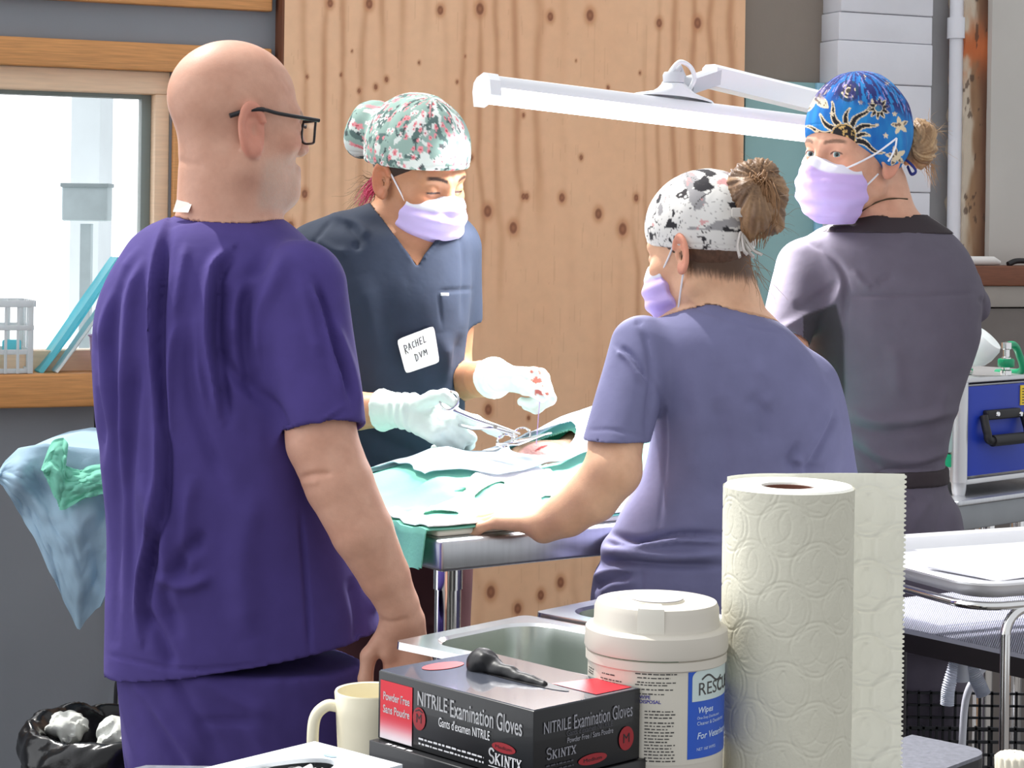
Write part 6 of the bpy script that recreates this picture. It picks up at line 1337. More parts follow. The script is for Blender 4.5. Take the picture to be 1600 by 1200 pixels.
for pl in (((1322, 263), (1338, 256), (1352, 249), (1370, 239), (1388, 226), (1401, 216)), ((1401, 216), (1399, 230), (1393, 244), (1388, 252)), ((1336, 303), (1346, 296), (1358, 286), (1372, 272))):
    b = MB(); b.tube(curve([on(surf4, px, py, 3.5, 4.0, .002) for px, py in pl], 4), .0018, 8); b.build('ear_loop', m_loop, fm4)
b = MB(); hc = H4.pt(.083, -.002, -.044); ring(b, hc, .0085, H4.dr(.8, .5, 0), .0012); b.build('earring', mat('silver', (226, 224, 220), .15, 1.0, var=0), coll)
V, Q = sdf_mesh(lambda P: (lambda L: np.maximum(np.maximum(d_ell(L, (0, -.014, .036), (.0785, .1000, .086)), L[:, 1] - .020 - .5 * L[:, 2]), np.maximum(-.040 - L[:, 2], L[:, 2] - .05)) * H4.s)(H4.loc(P)), H4.c - .14, H4.c + .14, .0035)
hr4 = link_mesh('hair', V, Q, mat('ash hair', (132, 106, 84), .5, var=.2, vscale=90), coll)
DBU = 3.80
def bun4(P): return smin(d_ell(P, W(1438, 222, DBU), (.031, .034, .043)), d_ell(P, W(1432, 240, DBU - .01), (.026, .028, .026)), .02)
V, Q = sdf_mesh(bun4, W(1440, 222, DBU) - .08, W(1440, 222, DBU) + .08, .0026); x, y = proj(V); sw = np.arctan2(y - 228, x - 1428) * 3 + np.hypot(x - 1428, y - 228) * .10
V = V + vnormals(V, Q) * (.006 * (noise2(sw * 3.2, V[:, 1] * 60, 471) - .5) + .003 * (noise2(sw * 8, V[:, 1] * 90, 473) - .5))[:, None]
link_mesh('hair_bun', V, Q, mat('highlighted hair'), hr4, col=lin(mixc((132, 98, 66), (216, 184, 140), fbm(sw * 2.2, V[:, 1] * 40, 475) * 1.5 - .25)))
tubes('hair_wisps', wisps(60, lambda r: W(1446 + r.uniform(-14, 12), 225 + r.uniform(-40, 40), DBU + r.uniform(-.02, .02)), ((.55, .4), (0, .4), (.0, .7)), .05, .22, 41) + wisps(30, lambda r: W(1450 + r.uniform(-8, 10), 255 + r.uniform(-6, 8), DBU), ((.3, .25), (0, .3), (-.9, .3)), .05, .12, 42), .0005, m_blond, hr4, 3)
b = MB(); nl = [on(lambda X: body4(X), px, py, 3.5, 4.0, .0015) for px, py in ((1340, 336), (1352, 326), (1366, 318), (1382, 312), (1400, 310), (1418, 311))]; b.tube(curve(nl, 6), .0016, 8); b.build('necklace', mat('dark chain', (90, 76, 60), .3, .9, var=.2, vscale=300), coll)

# ================================================================== COUNTER, SINK AND WHAT STANDS ON THE COUNTER
ZC = 0.905; K0c = np.array((.530, 2.225, 0)); KA = unit((-.745, .667, 0)); KB = np.array((-.667, -.745, 0)) / math.hypot(.667, .745); KAX = np.array((KA, KB, (0, 0, 1.0)))
def KP(a, b, z=0.0): return K0c + KA * a + KB * b + np.array((0, 0, ZC + z))
m_slate = mat('grey slate worktop', (108, 110, 120), .5, var=.16, vscale=140, bump=.25, bscale=160); m_slk = mat('black worktop edge', (20, 20, 24), .5)
co = thing('counter', 'dark slate counter in the foreground under gloves and paper towels', 'counter', (*KP(.2, .6)[:2], 0))
def rc(c, r, a0):
    return [(c[0] + r * math.cos(math.radians(a0 + 15 * i)), c[1] + r * math.sin(math.radians(a0 + 15 * i))) for i in range(7)]
poly = rc((.03, .03), .03, 180) + [(.10, 0), (.10, .22), (.16, .285), (.60, .68), (.60, .95), (0, .95)]
def kslab(mb, poly, z0, z1): mb.prism([KP(a, b)[:2] for a, b in poly], ZC + z0, ZC + z1)
b = MB(); kslab(b, poly, -.004, 0); b.build('worktop', m_slate, co, smooth=False)
b = MB(); kslab(b, poly, -.042, -.004); b.build('worktop_edge', m_slk, co, smooth=False)
b = MB(); kslab(b, [(.02, .03), (.09, .03), (.09, .24), (.15, .30), (.58, .69), (.58, .93), (.02, .93)], -ZC + .0, -.042); b.build('cabinet_body', mat('dark cabinet', (58, 50, 48), .6), co, smooth=False)
# double sink
S0 = np.array((-.148, 2.70, 0)); q1 = -KA; q2 = -KB; ZS = .918
sk = thing('sink', 'stainless steel double sink behind the box of gloves', 'sink', (*(S0 + q1 * .2 + q2 * .25)[:2], 0))
def SPt(x, y, z): return S0 + q1 * x + q2 * y + np.array((0, 0, z))
m_sink = mat('sink steel', (192, 198, 192), .26, 1.0, var=.04, vscale=3, stretch=(2, 2, 14)); m_rimst = mat('bright sink rim', (225, 226, 228), .2, 1.0, var=.02)
def basin(x0, y0, w, h, nm, zt):
    b = MB(); V = []; outer = rrect(w, h, .012, 6); n = len(outer)
    rs = [(0, 0, -.010), (0, .012, 0), (.026, .05, 0), (.030, .05, -.004)]
    for ins, r, z in rs: V += [SPt(x0 + x + ins, y0 + y + ins, zt + z) for x, y in rrect(w - 2 * ins, h - 2 * ins, max(r, .01), 6)]
    Fq = [[i * n + j, (i + 1) * n + j, (i + 1) * n + (j + 1) % n, i * n + (j + 1) % n] for i in range(len(rs) - 1) for j in range(n)]
    b.add(V, Fq); rim = b.build('rim', m_rimst, sk, smooth=30)
    b = MB(); V = []; rs = [(.030, .05, -.004), (.033, .05, -.03), (.040, .05, -.14), (.055, .045, -.165), (.09, .03, -.172)]
    for ins, r, z in rs: V += [SPt(x0 + x + ins, y0 + y + ins, zt + z) for x, y in rrect(w - 2 * ins, h - 2 * ins, r, 6)]
    Fq = [[i * n + j, (i + 1) * n + j, (i + 1) * n + (j + 1) % n, i * n + (j + 1) % n] for i in range(len(rs) - 1) for j in range(n)] + [list(range((len(rs) - 1) * n, len(rs) * n))[::-1]]
    b.add(V, Fq); b.build('basin', m_sink, sk, smooth=30)
    b = MB(); b.lathe([(.012, 0), (.026, .001), (.028, .003), (.028, 0)], SPt(x0 + w / 2, y0 + h / 2, zt - .171), 24); b.build('drain', m_chrome, sk)
basin(0, 0, .40, .262, 'basin', ZS); basin(.008, .272, .36, .20, 'basin', ZS + .004)
b = MB(); b.box(SPt(.20, .235, ZS - .19 - .33), (.34, .40, .66), (q1, q2, (0, 0, 1))); b.build('stand', mat('dark cabinet'), sk, smooth=False)

# ---- glove boxes
gn = np.array((.0259, 1.842, 0)); u1 = unit((-.686, .728, 0)); u2 = unit((.728, .686, 0)); GL, GWd, GH = .219, .140, .066; zg1 = 1.032; zg0 = zg1 - GH
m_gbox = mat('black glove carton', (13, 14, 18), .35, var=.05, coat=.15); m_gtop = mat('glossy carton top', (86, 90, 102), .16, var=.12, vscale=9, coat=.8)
m_ink = mat('white print', (228, 228, 230), .5, var=0); m_red = mat('red print', (206, 34, 50), .4, var=.03); m_dred = mat('dark red print', (150, 24, 34), .4, var=.03); m_blackg = mat('black nitrile glove', (14, 14, 18), .45, var=.05, bump=.3, bscale=80)
gb = thing('glove_box', 'open black carton of examination gloves, topmost of its stack', 'glove box', gn + u1 * GL / 2 + u2 * GWd / 2 + (0, 0, zg0), 'stacked black glove cartons')
def gbox(nm, n0, z0, z1, L, Wd, par, mb_, top=True):
    b = MB(); c = n0 + u1 * L / 2 + u2 * Wd / 2 + np.array((0, 0, (z0 + z1) / 2)); b.box(c, (L, Wd, z1 - z0), (u1, u2, (0, 0, 1)), .0012)
    return b.build(nm, mb_, par, smooth=30)
gbox('carton', gn, zg0, zg1, GL, GWd, gb, m_gbox)
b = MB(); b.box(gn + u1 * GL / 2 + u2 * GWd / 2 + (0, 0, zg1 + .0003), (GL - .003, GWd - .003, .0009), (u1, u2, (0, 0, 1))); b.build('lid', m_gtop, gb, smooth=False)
FL = lambda X: gn + u1 * GL - u1 * X[:, :1] - u2 * .0006 + np.concatenate([np.zeros((len(X), 2)), zg1 - X[:, 1:2]], 1)     # left face: u right, v down
def FLf(X): return gn + u1 * GL - X[:, :1] * u1 - u2 * .0006 + np.array((0, 0, zg0)) + X[:, 1:2] * np.array((0, 0, 1.0))
def FRf(X): return gn + X[:, :1] * u2 - u1 * .0006 + np.array((0, 0, zg0)) + X[:, 1:2] * np.array((0, 0, 1.0))
def FTf(X): return gn + X[:, :1] * u1 + X[:, 1:2] * u2 + np.array((0, 0, zg1 + .0013))
H_ = GH
def skintx(ik, u, v, w, h):
    """serifed capitals, the first one taller"""
    ws = [1.15, 1, .55, 1.05, .95, 1.0]; tot = sum(ws) + .12 * 5; x = u; k = w / tot; st = h * .13
    for i, ch in enumerate('SKINTX'):
        cw = ws[i] * k; hh = h if i == 0 else h * .74; l, r, t, m = x, x + cw, v + hh, v + hh / 2; sf = cw * .16
        if ch == 'S':
            a = np.linspace(.15, 1.5 * math.pi, 14); b2 = np.linspace(1.5 * math.pi, -.95 * math.pi + 2 * math.pi * 0 , 2)
            cx = (l + r) / 2; rx = cw * .38; ry = hh * .25
            top = [(cx + rx * math.cos(q), v + hh * .75 + ry * math.sin(q)) for q in np.linspace(.5, 1.5 * math.pi, 12)]
            bot = [(cx + rx * math.cos(q), v + hh * .25 + ry * math.sin(q)) for q in np.linspace(.5 * math.pi, -math.pi + .5, 12)]
            ik.stroke(top + bot, st * 1.05)
        elif ch == 'K':
            ik.stroke([(l + sf, v), (l + sf, t)], st); ik.stroke([(r - sf, t), (l + sf, m)], st * .6); ik.stroke([(l + sf * 2, m + hh * .05), (r - sf * .5, v)], st); serif = (l + sf, r - sf)
        elif ch == 'I': ik.stroke([((l + r) / 2, v), ((l + r) / 2, t)], st)
        elif ch == 'N': ik.stroke([(l + sf, v), (l + sf, t)], st * .6); ik.stroke([(l + sf, t), (r - sf, v)], st); ik.stroke([(r - sf, v), (r - sf, t)], st * .6)
        elif ch == 'T': ik.stroke([((l + r) / 2, v), ((l + r) / 2, t)], st); ik.stroke([(l, t), (r, t)], st * .6); ik.stroke([(l, t), (l, t - hh * .2)], st * .5); ik.stroke([(r, t), (r, t - hh * .2)], st * .5)
        elif ch == 'X': ik.stroke([(l + sf, t), (r - sf, v)], st); ik.stroke([(r - sf, t), (l + sf, v)], st * .6)
        for sx, sy in {'K': [(l + sf, v), (l + sf, t), (r - sf, t), (r - sf, v)], 'I': [((l + r) / 2, v), ((l + r) / 2, t)], 'N': [(l + sf, v), (l + sf, t), (r - sf, t)], 'T': [((l + r) / 2, v)], 'X': [(l + sf, t), (r - sf, v), (r - sf, t), (l + sf, v)]}.get(ch, []):
            ik.stroke([(sx - cw * .16, sy), (sx + cw * .16, sy)], st * .5)
        x += cw + .12 * k
def dashes(ik, u, v, w, h, n, seed=0):
    r = random.Random(seed); x = u
    while x < u + w:
        l = r.uniform(1.2, 4.5) * h; l = min(l, u + w - x); ik.rect(x, v, l, h * r.uniform(.8, 1.1)); x += l + h * r.uniform(.7, 1.2)
# left face
RB = sheet('red_patch', np.stack([FLf(np.stack([np.full(20, x), np.linspace(H_ * .03, H_ * .88, 20)], 1)) for x in (GL * .02, GL * .237)]), mat('red to white print', attr=True, rough=.4, var=.02), gb, thick=.0002,
           col=np.repeat(lin(mixc((236, 226, 230), (208, 34, 50), sstep(.0, .45, np.linspace(0, 1, 20))))[None], 2, 0), flip=True)
ik = Ink(); ik.text('Powder Free', GL * .042, H_ * .60, w=GL * .178, h=H_ * .115, bold=.0003); ik.text('Sans Poudre', GL * .042, H_ * .41, w=GL * .178, h=H_ * .115, bold=.0003)
ik.text('NITRILE', GL * .275, H_ * .655, w=GL * .195, h=H_ * .20, bold=.0002); ik.text('Examination Gloves', GL * .49, H_ * .615, w=GL * .445, h=H_ * .245, bold=.0002)
ik.text("Gants d'examen NITRILE", GL * .415, H_ * .435, w=GL * .325, h=H_ * .135)
skintx(ik, GL * .735, H_ * .135, GL * .20, H_ * .20); ik.rect(GL * .735, H_ * .085, GL * .205, H_ * .012)
r_ = 0
for k in range(2): dashes(ik, GL * (.285 + .0 * k), H_ * (.165 - .07 * k), GL * .42, H_ * .026, 20, k)
up6 = lambda f, e: (lambda X: f(X) + (-u2 if f is FLf else -u1 if f is FRf else np.array((0, 0, 1.0))) * e)
ik.build('lettering', up6(FLf, .0006), m_ink, gb)
ik = Ink(); ik.disc(GL * .285, H_ * .46, GL * .042, H_ * .165); ik.build('red_emblem', up6(FLf, .0003), m_dred, gb); ik = Ink(); ik.disc(GL * .825, H_ * .385, GL * .072, H_ * .07); ik.build('size_mark', up6(FLf, .0003), m_dred, gb)
ik = Ink(); ik.text('M', GL * .268, H_ * .40, w=GL * .034, h=H_ * .13); ik.stroke([(GL * .262, H_ * .56), (GL * .285, H_ * .59), (GL * .308, H_ * .56)], .0012); ik.text('Medium', GL * .775, H_ * .365, w=GL * .10, h=H_ * .045); ik.build('lettering', up6(FLf, .0006), m_gbox, gb)
# right face
ik = Ink(); ik.text('NITRILE', GWd * .085, H_ * .66, w=GWd * .245, h=H_ * .16); ik.text('Examination Gloves', GWd * .36, H_ * .64, w=GWd * .555, h=H_ * .20); skintx(ik, GWd * .11, H_ * .30, GWd * .27, H_ * .15)
ik.text('Powder Free / Sans Poudre', GWd * .30, H_ * .465, w=GWd * .43, h=H_ * .075); ik.build('lettering', up6(FRf, .0006), mat('dim white print', (150, 150, 158), .5, var=0), gb)
ik = Ink(); ik.text("Gants d'examen NITRILE", GWd * .295, H_ * .56, w=GWd * .43, h=H_ * .085)
for k in range(3): dashes(ik, GWd * .11, H_ * (.20 - .065 * k), GWd * .25, H_ * .02, 9, 5 + k)
ik.build('lettering', up6(FRf, .0006), mat('dark print', (70, 70, 78), .5, var=0), gb)
ik = Ink(); ik.disc(GWd * .86, H_ * .34, GWd * .072, H_ * .17); ik.build('red_emblem', up6(FRf, .0003), m_dred, gb); ik = Ink(); ik.disc(GWd * .54, H_ * .16, GWd * .135, H_ * .075); ik.build('size_mark', up6(FRf, .0003), m_dred, gb)
ik = Ink(); ik.text('M', GWd * .83, H_ * .28, w=GWd * .06, h=H_ * .13); ik.text('Medium', GWd * .455, H_ * .135, w=GWd * .17, h=H_ * .05); ik.build('lettering', up6(FRf, .0006), m_gbox, gb)
# lid marks, slot, glove
ik = Ink(); ik.disc(GL * .87, GWd * .42, GL * .06, GWd * .18); ik.build('red_emblem', FTf, m_red, gb); ik = Ink(); ik.add([(GL * .03, GWd * .62), (GL * .03, GWd * .97), (GL * .25, GWd * .97), (GL * .30, GWd * .62)], [[0, 1, 2, 3]]); ik.build('red_corner', FTf, m_red, gb)
ik = Ink(); ik.disc(GL * .47, GWd * .55, GL * .32, GWd * .075); ik.build('slot', FTf, m_blackg, gb)
sl = lambda a, b_, z: gn + u1 * GL * a + u2 * GWd * b_ + np.array((0, 0, zg1 + z))
V, Q = sdf_mesh(lambda P: smin(smin(d_ell(P, sl(.70, .56, .006), (.017, .014, .016)), d_cap(P, sl(.62, .55, .006), sl(.30, .55, .001), .008, .004), .008), d_cap(P, sl(.75, .60, .014), sl(.66, .50, .012), .006), .006) + .004 * (fbm(P[:, 0] * 90, P[:, 1] * 90 + P[:, 2] * 70, 201) - .5), sl(.5, .55, 0) - (.1, .1, .01), sl(.5, .55, 0) + (.1, .1, .04), .0025, 1)
link_mesh('glove_tip', V, Q, m_blackg, gb)
g2n = gn + (-.008, -.006, 0) - u1 * .004
gb2 = thing('glove_box', 'closed black glove carton lying underneath the open one', 'glove box', g2n + u1 * GL / 2 + u2 * GWd / 2 + (0, 0, ZC), 'stacked black glove cartons')
gbox('carton', g2n, ZC + .0005, zg0 - .0005, GL + .004, GWd + .016, gb2, m_gbox)
ik = Ink(); dashes(ik, GL * .74, -.0, GL * .17, .0035, 4, 3)
ik.build('lettering', lambda X: g2n + X[:, :1] * u1 + (X[:, 1:2] + .001) * u2 + np.array((0, 0, zg0)), m_ink, gb2)

# ---- white tissue carton, bottom left
tk = np.array((-.181, 1.95, 0)); zt1 = .975; TLn, TWn = .25, .118
tc_ = thing('tissue_box', 'white tissue carton with an oval opening at the counter edge', 'tissue box', tk + q1 * TWn / 2 + KB * TLn / 2 + (0, 0, ZC))
m_tb = mat('white carton', (222, 228, 232), .45, var=.03)
OV = lambda t, k: (.60 + .34 * k * math.cos(t), .52 + .34 * k * math.sin(t))
n = 48; V = []; tks = lambda x, y, z: tk + q1 * TWn * x + KB * TLn * y + np.array((0, 0, z))
sq = []
for i in range(n):
    t = 2 * math.pi * i / n; c_, s_2 = math.cos(t), math.sin(t); m_ = max(abs(c_), abs(s_2)); sq.append((.5 + .5 * c_ / m_, .5 + .5 * s_2 / m_))
V = [tks(x, y, ZC) for x, y in sq] + [tks(x, y, zt1) for x, y in sq] + [tks(.5 + .30 * math.cos(2 * math.pi * i / n), .5 + .36 * math.sin(2 * math.pi * i / n), zt1) for i in range(n)] + [tks(.5 + .30 * math.cos(2 * math.pi * i / n), .5 + .36 * math.sin(2 * math.pi * i / n), zt1 - .004) for i in range(n)]
Fq = [[r * n + i, (r + 1) * n + i, (r + 1) * n + (i + 1) % n, r * n + (i + 1) % n] for r in range(3) for i in range(n)] + [list(range(n))]
b = MB(); b.add(V, Fq); b.build('carton', m_tb, tc_, smooth=25)
b = MB(); b.box(tks(.5, .5, ZC + .025), (TWn - .006, TLn - .006, .04), (q1, KB, (0, 0, 1))); b.build('lining', mat('dark lining', (60, 52, 48), .8), tc_, smooth=False)
us = np.linspace(0, 1, 46); UU, VV = np.meshgrid(us, us, indexing='ij')
P = tks(0, 0, 0) + (UU * .50 + .25)[..., None] * q1 * TWn + (VV * .60 + .2)[..., None] * KB * TLn
P[..., 2] = zt1 - .016 + .020 * np.abs(fbm(UU * 5, VV * 4, 211) - .45) * 2 + .008 * np.exp(-(((UU - .5) / .3) ** 2 + ((VV - .5) / .3) ** 2))
sheet('tissue', P, mat('white tissue', (236, 236, 236), .8, var=.02, thin=.2), tc_, thick=.001)
ik = Ink(); ik.disc(.030, .072, .008, .004); ik.build('blue_mark', lambda X: tk + X[:, 1:2] * 0 + q1 * (X[:, :1] + .02) + KB * (X[:, 1:2] - .045) + np.array((0, 0, zt1 + .0006)), mat('pale blue print', (160, 205, 235), .5), tc_)

# ---- cream mug
mgc = np.array((-.1385, 2.12, ZC)); mg = thing('mug', 'cream mug with a curved handle left of the glove cartons', 'mug', mgc)
m_mug = mat('cream glazed ceramic', (238, 230, 202), .22, var=.04, vscale=20, sss=0)
b = MB(); b.lathe([(0, 0), (.030, 0), (.033, .003), (.0345, .02), (.0365, .055), (.0385, .079), (.0375, .081), (.0355, .080), (.0335, .05), (.031, .008), (0, .005)], mgc, 48); b.build('cup_body', m_mug, mg)
hx = unit((-1, -.12, 0)); hz = np.array((0, 0, 1.0)); b = MB(); b.tube(curve([mgc + hx * .034 + hz * .064, mgc + hx * .046 + hz * .065, mgc + hx * .057 + hz * .055, mgc + hx * .060 + hz * .036, mgc + hx * .058 + hz * .016, mgc + hx * .046 + hz * .010, mgc + hx * .032 + hz * .012], 8), .0062, 12); b.build('handle', m_mug, mg)

# ---- tub of wipes
wc = np.array((.1470, 2.006, ZC)); cw = unit((-wc[0], -wc[1], 0)); rw = np.array((-cw[1], cw[0], 0)); wr = .0665
wp = thing('wipes_tub', 'white plastic tub of wipes with a round lid beside the paper towels', 'wipes tub', wc)
m_tub = mat('white tub plastic', (204, 198, 186), .35, var=.015)
zA = 1.058 - ZC
b = MB(); b.lathe([(0, 0), (.062, 0), (.0655, .004), (wr, .012), (wr, zA - .012), (.069, zA - .010), (.069, zA - .002), (wr - .002, zA), (0, zA)], wc, 96); b.build('tub_body', m_tub, wp)
b = MB(); b.lathe([(.0695, zA), (.0705, zA + .003), (.0695, zA + .020), (.067, zA + .0225), (.0625, zA + .0235), (.0615, zA + .027), (.0610, zA + .040), (.0585, zA + .0455), (.040, zA + .0475), (.0385, zA + .0465), (.0275, zA + .0455), (.0265, zA + .0475), (0, zA + .048)], wc, 96); lid = b.build('lid', m_tub, wp)
def cyl(th, r, z): return wc + (cw * math.cos(th) + rw * math.sin(th)) * r + np.array((0, 0, z))
b = MB(); n = 10; th = np.linspace(-.30, .12, n); V = []
for t in th: V += [cyl(t, .0608, zA + .0245), cyl(t, .0622, zA + .0245), cyl(t, .0622, zA + .041), cyl(t, .060, zA + .0475), cyl(t, .036, zA + .0485), cyl(t, .036, zA + .0465)]
Fq = [[i * 6 + j, (i + 1) * 6 + j, (i + 1) * 6 + (j + 1) % 6, i * 6 + (j + 1) % 6] for i in range(n - 1) for j in range(6)] + [list(range(6))[::-1], list(range((n - 1) * 6, n * 6))]
b.add(V, Fq); b.build('flip_tab', mat('white tab plastic', (214, 210, 198), .35), lid, smooth=30)
b = MB(); b.lathe([(0, zA + .048), (.0255, zA + .048), (.0255, zA + .0486), (0, zA + .0488)], wc, 40); b.build('lid_disc', mat('shiny white disc', (240, 240, 248), .12, var=0), lid)
def CY(e=.0004): return lambda X: wc + (np.cos(X[:, :1] / wr) * cw + np.sin(X[:, :1] / wr) * rw) * (wr + e) + np.concatenate([np.zeros((len(X), 2)), X[:, 1:2]], 1)
def tz(py): return CZ - (py - HY) / F * (2.0 - wr) - ZC          # height on the near side of the tub
def tu(px): return wr * math.asin(max(-.99, min(.99, (px - 1034) / 106.5)))
m_lbl = mat('label paper', (206, 201, 188), .4, var=.01); m_lblue = mat('blue label print', (36, 86, 190), .35, var=.02); m_grn = mat('green label print', (52, 100, 66), .4, var=.02); m_txt = mat('dark label print', (70, 68, 66), .5, var=0); m_txt2 = mat('purple label print', (74, 70, 160), .5, var=0); m_pal = mat('pale label print', (196, 212, 210), .4, var=.01)
ik = Ink(); ik.rect(-wr * 2.6, tz(1196), wr * 5.2, tz(1030) - tz(1196), 90); lbl = ik.build('label', CY(.0003), m_lbl, wp)
ik = Ink(); ik.rect(-wr * 1.9, tz(1041), tu(1068) + wr * 1.9, tz(1033) - tz(1041), 40); ik.build('green_band', CY(.0006), m_grn, lbl)
ub = tu(1083); ik = Ink(); ik.rect(ub, tz(1188), wr * 1.9, tz(1050) - tz(1188), 60); ik.rect(ub + .010, tz(1050), wr * 1.9 - .01, tz(1036) - tz(1050), 50)
ik.add([(ub + .010 - .010 * math.cos(a), tz(1050) + (tz(1036) - tz(1050)) * math.sin(a)) for a in np.linspace(0, math.pi / 2, 8)] + [(ub + .010, tz(1050))], [list(range(9))]); ik.build('blue_panel', CY(.0006), m_lblue, lbl)
ik = Ink(); uq = tu(1089); ik.rect(uq, tz(1098), wr * 1.5, tz(1062) - tz(1098), 50); ik.rect(uq + .008, tz(1062), wr * 1.5 - .008, tz(1050) - tz(1062), 40)
ik.add([(uq + .008 - .008 * math.cos(a), tz(1062) + (tz(1050) - tz(1062)) * math.sin(a)) for a in np.linspace(0, math.pi / 2, 8)] + [(uq + .008, tz(1062))], [list(range(9))]); ik.build('pale_panel', CY(.0009), m_pal, lbl)
ik = Ink(); u0 = tu(1099); ik.text('RES', u0, tz(1089), w=tu(1126) - u0, h=tz(1069) - tz(1089)); ik.text('CUE', tu(1126) + .001, tz(1089), w=.030, h=tz(1069) - tz(1089), bold=.0006)
wv = [(tu(1104) + .03 * t, tz(1064) + .0035 * math.sin(t * 6.2)) for t in np.linspace(0, 1, 14)]; ik.stroke(wv, .0018); ik.build('lettering', CY(.0012), m_txt, lbl)
ik = Ink(); u0 = tu(1097); ik.text('Wipes', u0, tz(1120), h=tz(1108) - tz(1120), slant=.2, bold=.0003); ik.text('For Veterinary Use', u0, tz(1161), h=tz(1148) - tz(1161), slant=.2, bold=.0003)
ik.text('One-Step Disinfectant', u0, tz(1128), h=.0034); ik.text('Cleaner & Deodorizer', u0, tz(1136), h=.0034); ik.text('NET 160 WIPES', u0, tz(1176), h=.0028); ik.build('lettering', CY(.0010), mat('light label print', (196, 214, 240), .4, var=0), lbl)
ik = Ink(); rr_ = random.Random(3)
for (pa, pb, ys) in ((930, 940, (1048, 1062, 1066, 1070)), (950, 985, (1046, 1050, 1062, 1070, 1074, 1078)), (1003, 1066, (1054, 1060, 1067, 1071, 1078, 1085))):
    for k, y in enumerate(ys): dashes(ik, tu(pa) + (.002 if k % 3 else 0), tz(y), (tu(pb) - tu(pa)) * rr_.uniform(.6, 1), .0012, 9, int(y) + pa)
for y in list(range(1112, 1126, 5)) + list(range(1130, 1192, 5)): dashes(ik, tu(1018), tz(y), (tu(1066) - tu(1018)) * rr_.uniform(.7, 1), .0012, 9, y)
ik.text('For Use as a One-Step', tu(948), tz(1043), w=tu(990) - tu(948), h=.0030, slant=.2); ik.text('For Use on a Cleaner', tu(1003), tz(1048), w=tu(1052) - tu(1003), h=.0030, slant=.2); ik.build('lettering', CY(.0006), m_txt, lbl)
ik = Ink(); ik.text('DISPOSAL', tu(1010), tz(1099), w=tu(1042) - tu(1010), h=.0032, bold=.0002); ik.text('WIPE', tu(1010), tz(1092), w=tu(1026) - tu(1010), h=.0032, bold=.0002); ik.build('lettering', CY(.0006), m_txt2, lbl)

# ---- roll of paper towels
rcn = np.array((.2806, 2.05, ZC)); rr = .0655; zt = CZ - (745 - HY + 6) / F * 2.05 - ZC
pr_ = thing('paper_towel_roll', 'tall white roll of embossed paper towels with a loose sheet', 'paper towels', rcn)
m_pap = mat('embossed paper', (206, 204, 188), .9, var=.02, vscale=60, bump=.25, bscale=260); m_pap2 = mat('loose paper sheet', (236, 236, 228), .9, var=.02, bump=.2, bscale=200, thin=.45)
def emboss(u, z):
    """quilted circles and leaves pressed into the paper"""
    e = np.zeros_like(u); s = .066
    for ox, oz, r0, r1 in ((0, 0, .027, .022), (.5, .5, .027, .022)):
        U = (u / s + ox + .5) % 1 - .5; Z = (z / s * .85 + oz + .5) % 1 - .5; U = U * s; Z = Z * s / .85; q = np.hypot(U, Z)
        e -= np.exp(-((q - r0) / .0011) ** 2) + .8 * np.exp(-((q - r1) / .0010) ** 2) * (np.cos(np.arctan2(Z, U) * 3) > -.3)
        for sg in (-1, 1):
            A_ = np.hypot(U + sg * .012, Z - .004); e -= .7 * np.exp(-((A_ - .018) / .0009) ** 2) * (q < .019)
    return e
nth, nz = 420, 330; th = np.linspace(0, 2 * math.pi, nth, endpoint=False); zz = np.linspace(.001, zt - .002, nz); TH, ZZ = np.meshgrid(th, zz, indexing='ij')
R = rr + .0006 * emboss(TH * rr, ZZ) + .0006 * (fbm(np.cos(TH) * 9 + 20, ZZ * 40, 221) - .5)
P = np.stack([rcn[0] + R * np.cos(TH), rcn[1] + R * np.sin(TH), rcn[2] + ZZ], -1); V = P.reshape(-1, 3); Fq = grid_faces(nth, nz)
i = (nth - 1) * nz + np.arange(nz - 1); j = np.arange(nz - 1); Fq = np.concatenate([Fq, np.stack([i, j, j + 1, i + 1], 1)])
link_mesh('roll', V, Fq, m_pap, pr_)
b = MB(); b.lathe([(rr - .0008, zt - .003), (rr - .003, zt), (.0275, zt - .001), (.0265, zt - .004)], rcn, 96, cap=False); b.build('top_face', mat('paper roll end', (238, 238, 230), .9, var=.03, vscale=200), pr_)
b = MB(); b.lathe([(.0265, zt - .0035), (.0275, zt - .0025), (.0275, 0.002), (.0255, 0.002), (.0255, zt - .0035)], rcn, 48, cap=False); b.build('core', mat('cardboard core', (120, 78, 64), .9), pr_)
us = []; 
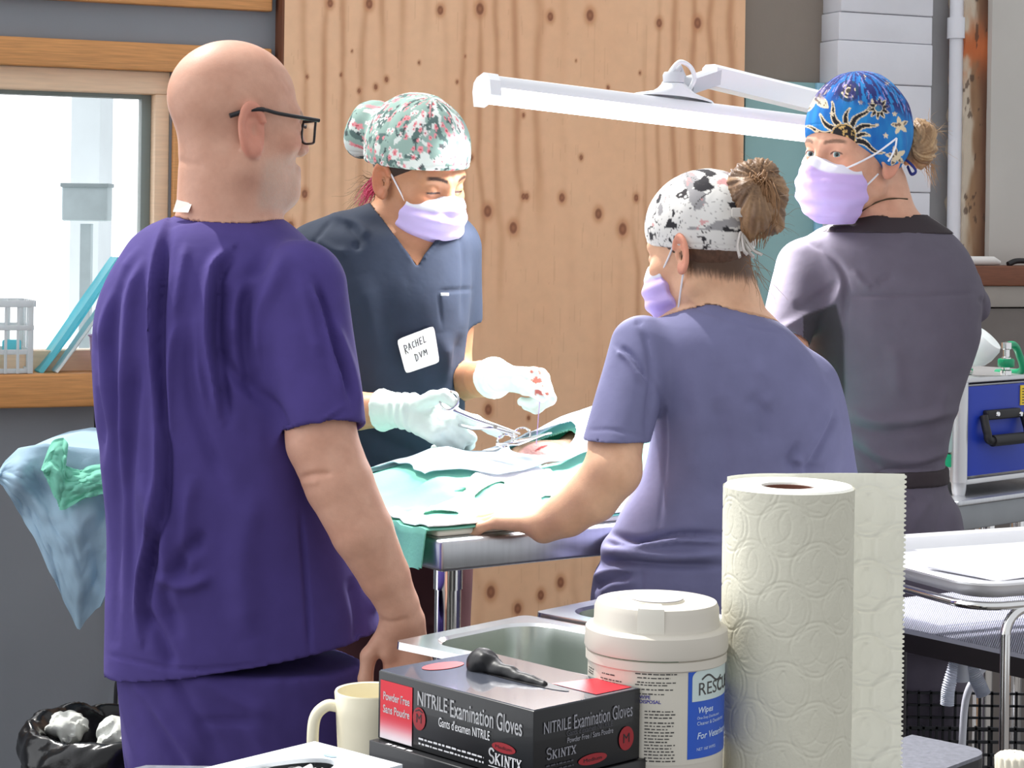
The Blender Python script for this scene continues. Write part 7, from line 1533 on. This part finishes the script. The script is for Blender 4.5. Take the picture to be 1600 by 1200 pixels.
for t in np.linspace(math.radians(150), math.radians(84), 24): us.append((rcn[0] + (rr + .001) * math.cos(t), rcn[1] + (rr + .001) * math.sin(t)))
e0 = np.array(us[-1]); e1 = W(1415, 745, rcn[1] + rr + .012)[:2]
for t in np.linspace(.02, 1, 56): us.append(tuple(e0 + (e1 - e0) * t + np.array((0, .006 * math.sin(t * math.pi)))))
us = np.array(us); nz = 300; zz = np.linspace(.001, zt + .003, nz); P = np.zeros((len(us), nz, 3)); L_ = np.concatenate([[0], np.cumsum(np.linalg.norm(np.diff(us, axis=0), axis=1))])
for i_, (x, y) in enumerate(us):
    ed = 1.0 if i_ >= len(us) - 1 else 0; em = .0009 * emboss(np.full(nz, L_[i_]), zz)
    P[i_, :, 0] = rcn[0] + (x - rcn[0]) + ed * .0011 * np.sign(np.sin(zz * 1250)); P[i_, :, 1] = y + em; P[i_, :, 2] = ZC + zz
sheet('loose_sheet', P, m_pap2, pr_, thick=.0006)

# ---- container with a ribbed cream cap, its body unseen below, right edge
jc = W(1585, 1200, 2.42); jc[2] = 0; zj = W(1585, 1177, 2.42)[2]
jr = thing('capped_container', 'container with a ribbed cream cap beside the counter corner, lower right', 'container', jc)
b = MB(); b.lathe([(0, 0), (.055, 0), (.06, .01), (.06, zj - .14), (.045, zj - .09), (.02, zj - .06), (.018, zj - .03), (0, zj - .03)], jc, 36); b.build('container_body', mat('dark steel cylinder', (54, 56, 58), .5), jr)
b = MB(); V = []; k = 64; prj = [(0.001, -.035), (.021, -.035), (.022, -.004), (.017, 0), (0.001, .001)]
for r, z in prj:
    for i_ in range(k): a = 2 * math.pi * i_ / k; q = r * (1 + (.06 * math.sin(a * 16) if r > .015 else 0)); V.append(jc + np.array((q * math.cos(a), q * math.sin(a), zj + z)))
b.add(V, [[i_ * k + j_, i_ * k + (j_ + 1) % k, (i_ + 1) * k + (j_ + 1) % k, (i_ + 1) * k + j_] for i_ in range(len(prj) - 1) for j_ in range(k)]); b.build('ribbed_cap', mat('cream cap', (220, 214, 196), .4), jr, smooth=50)
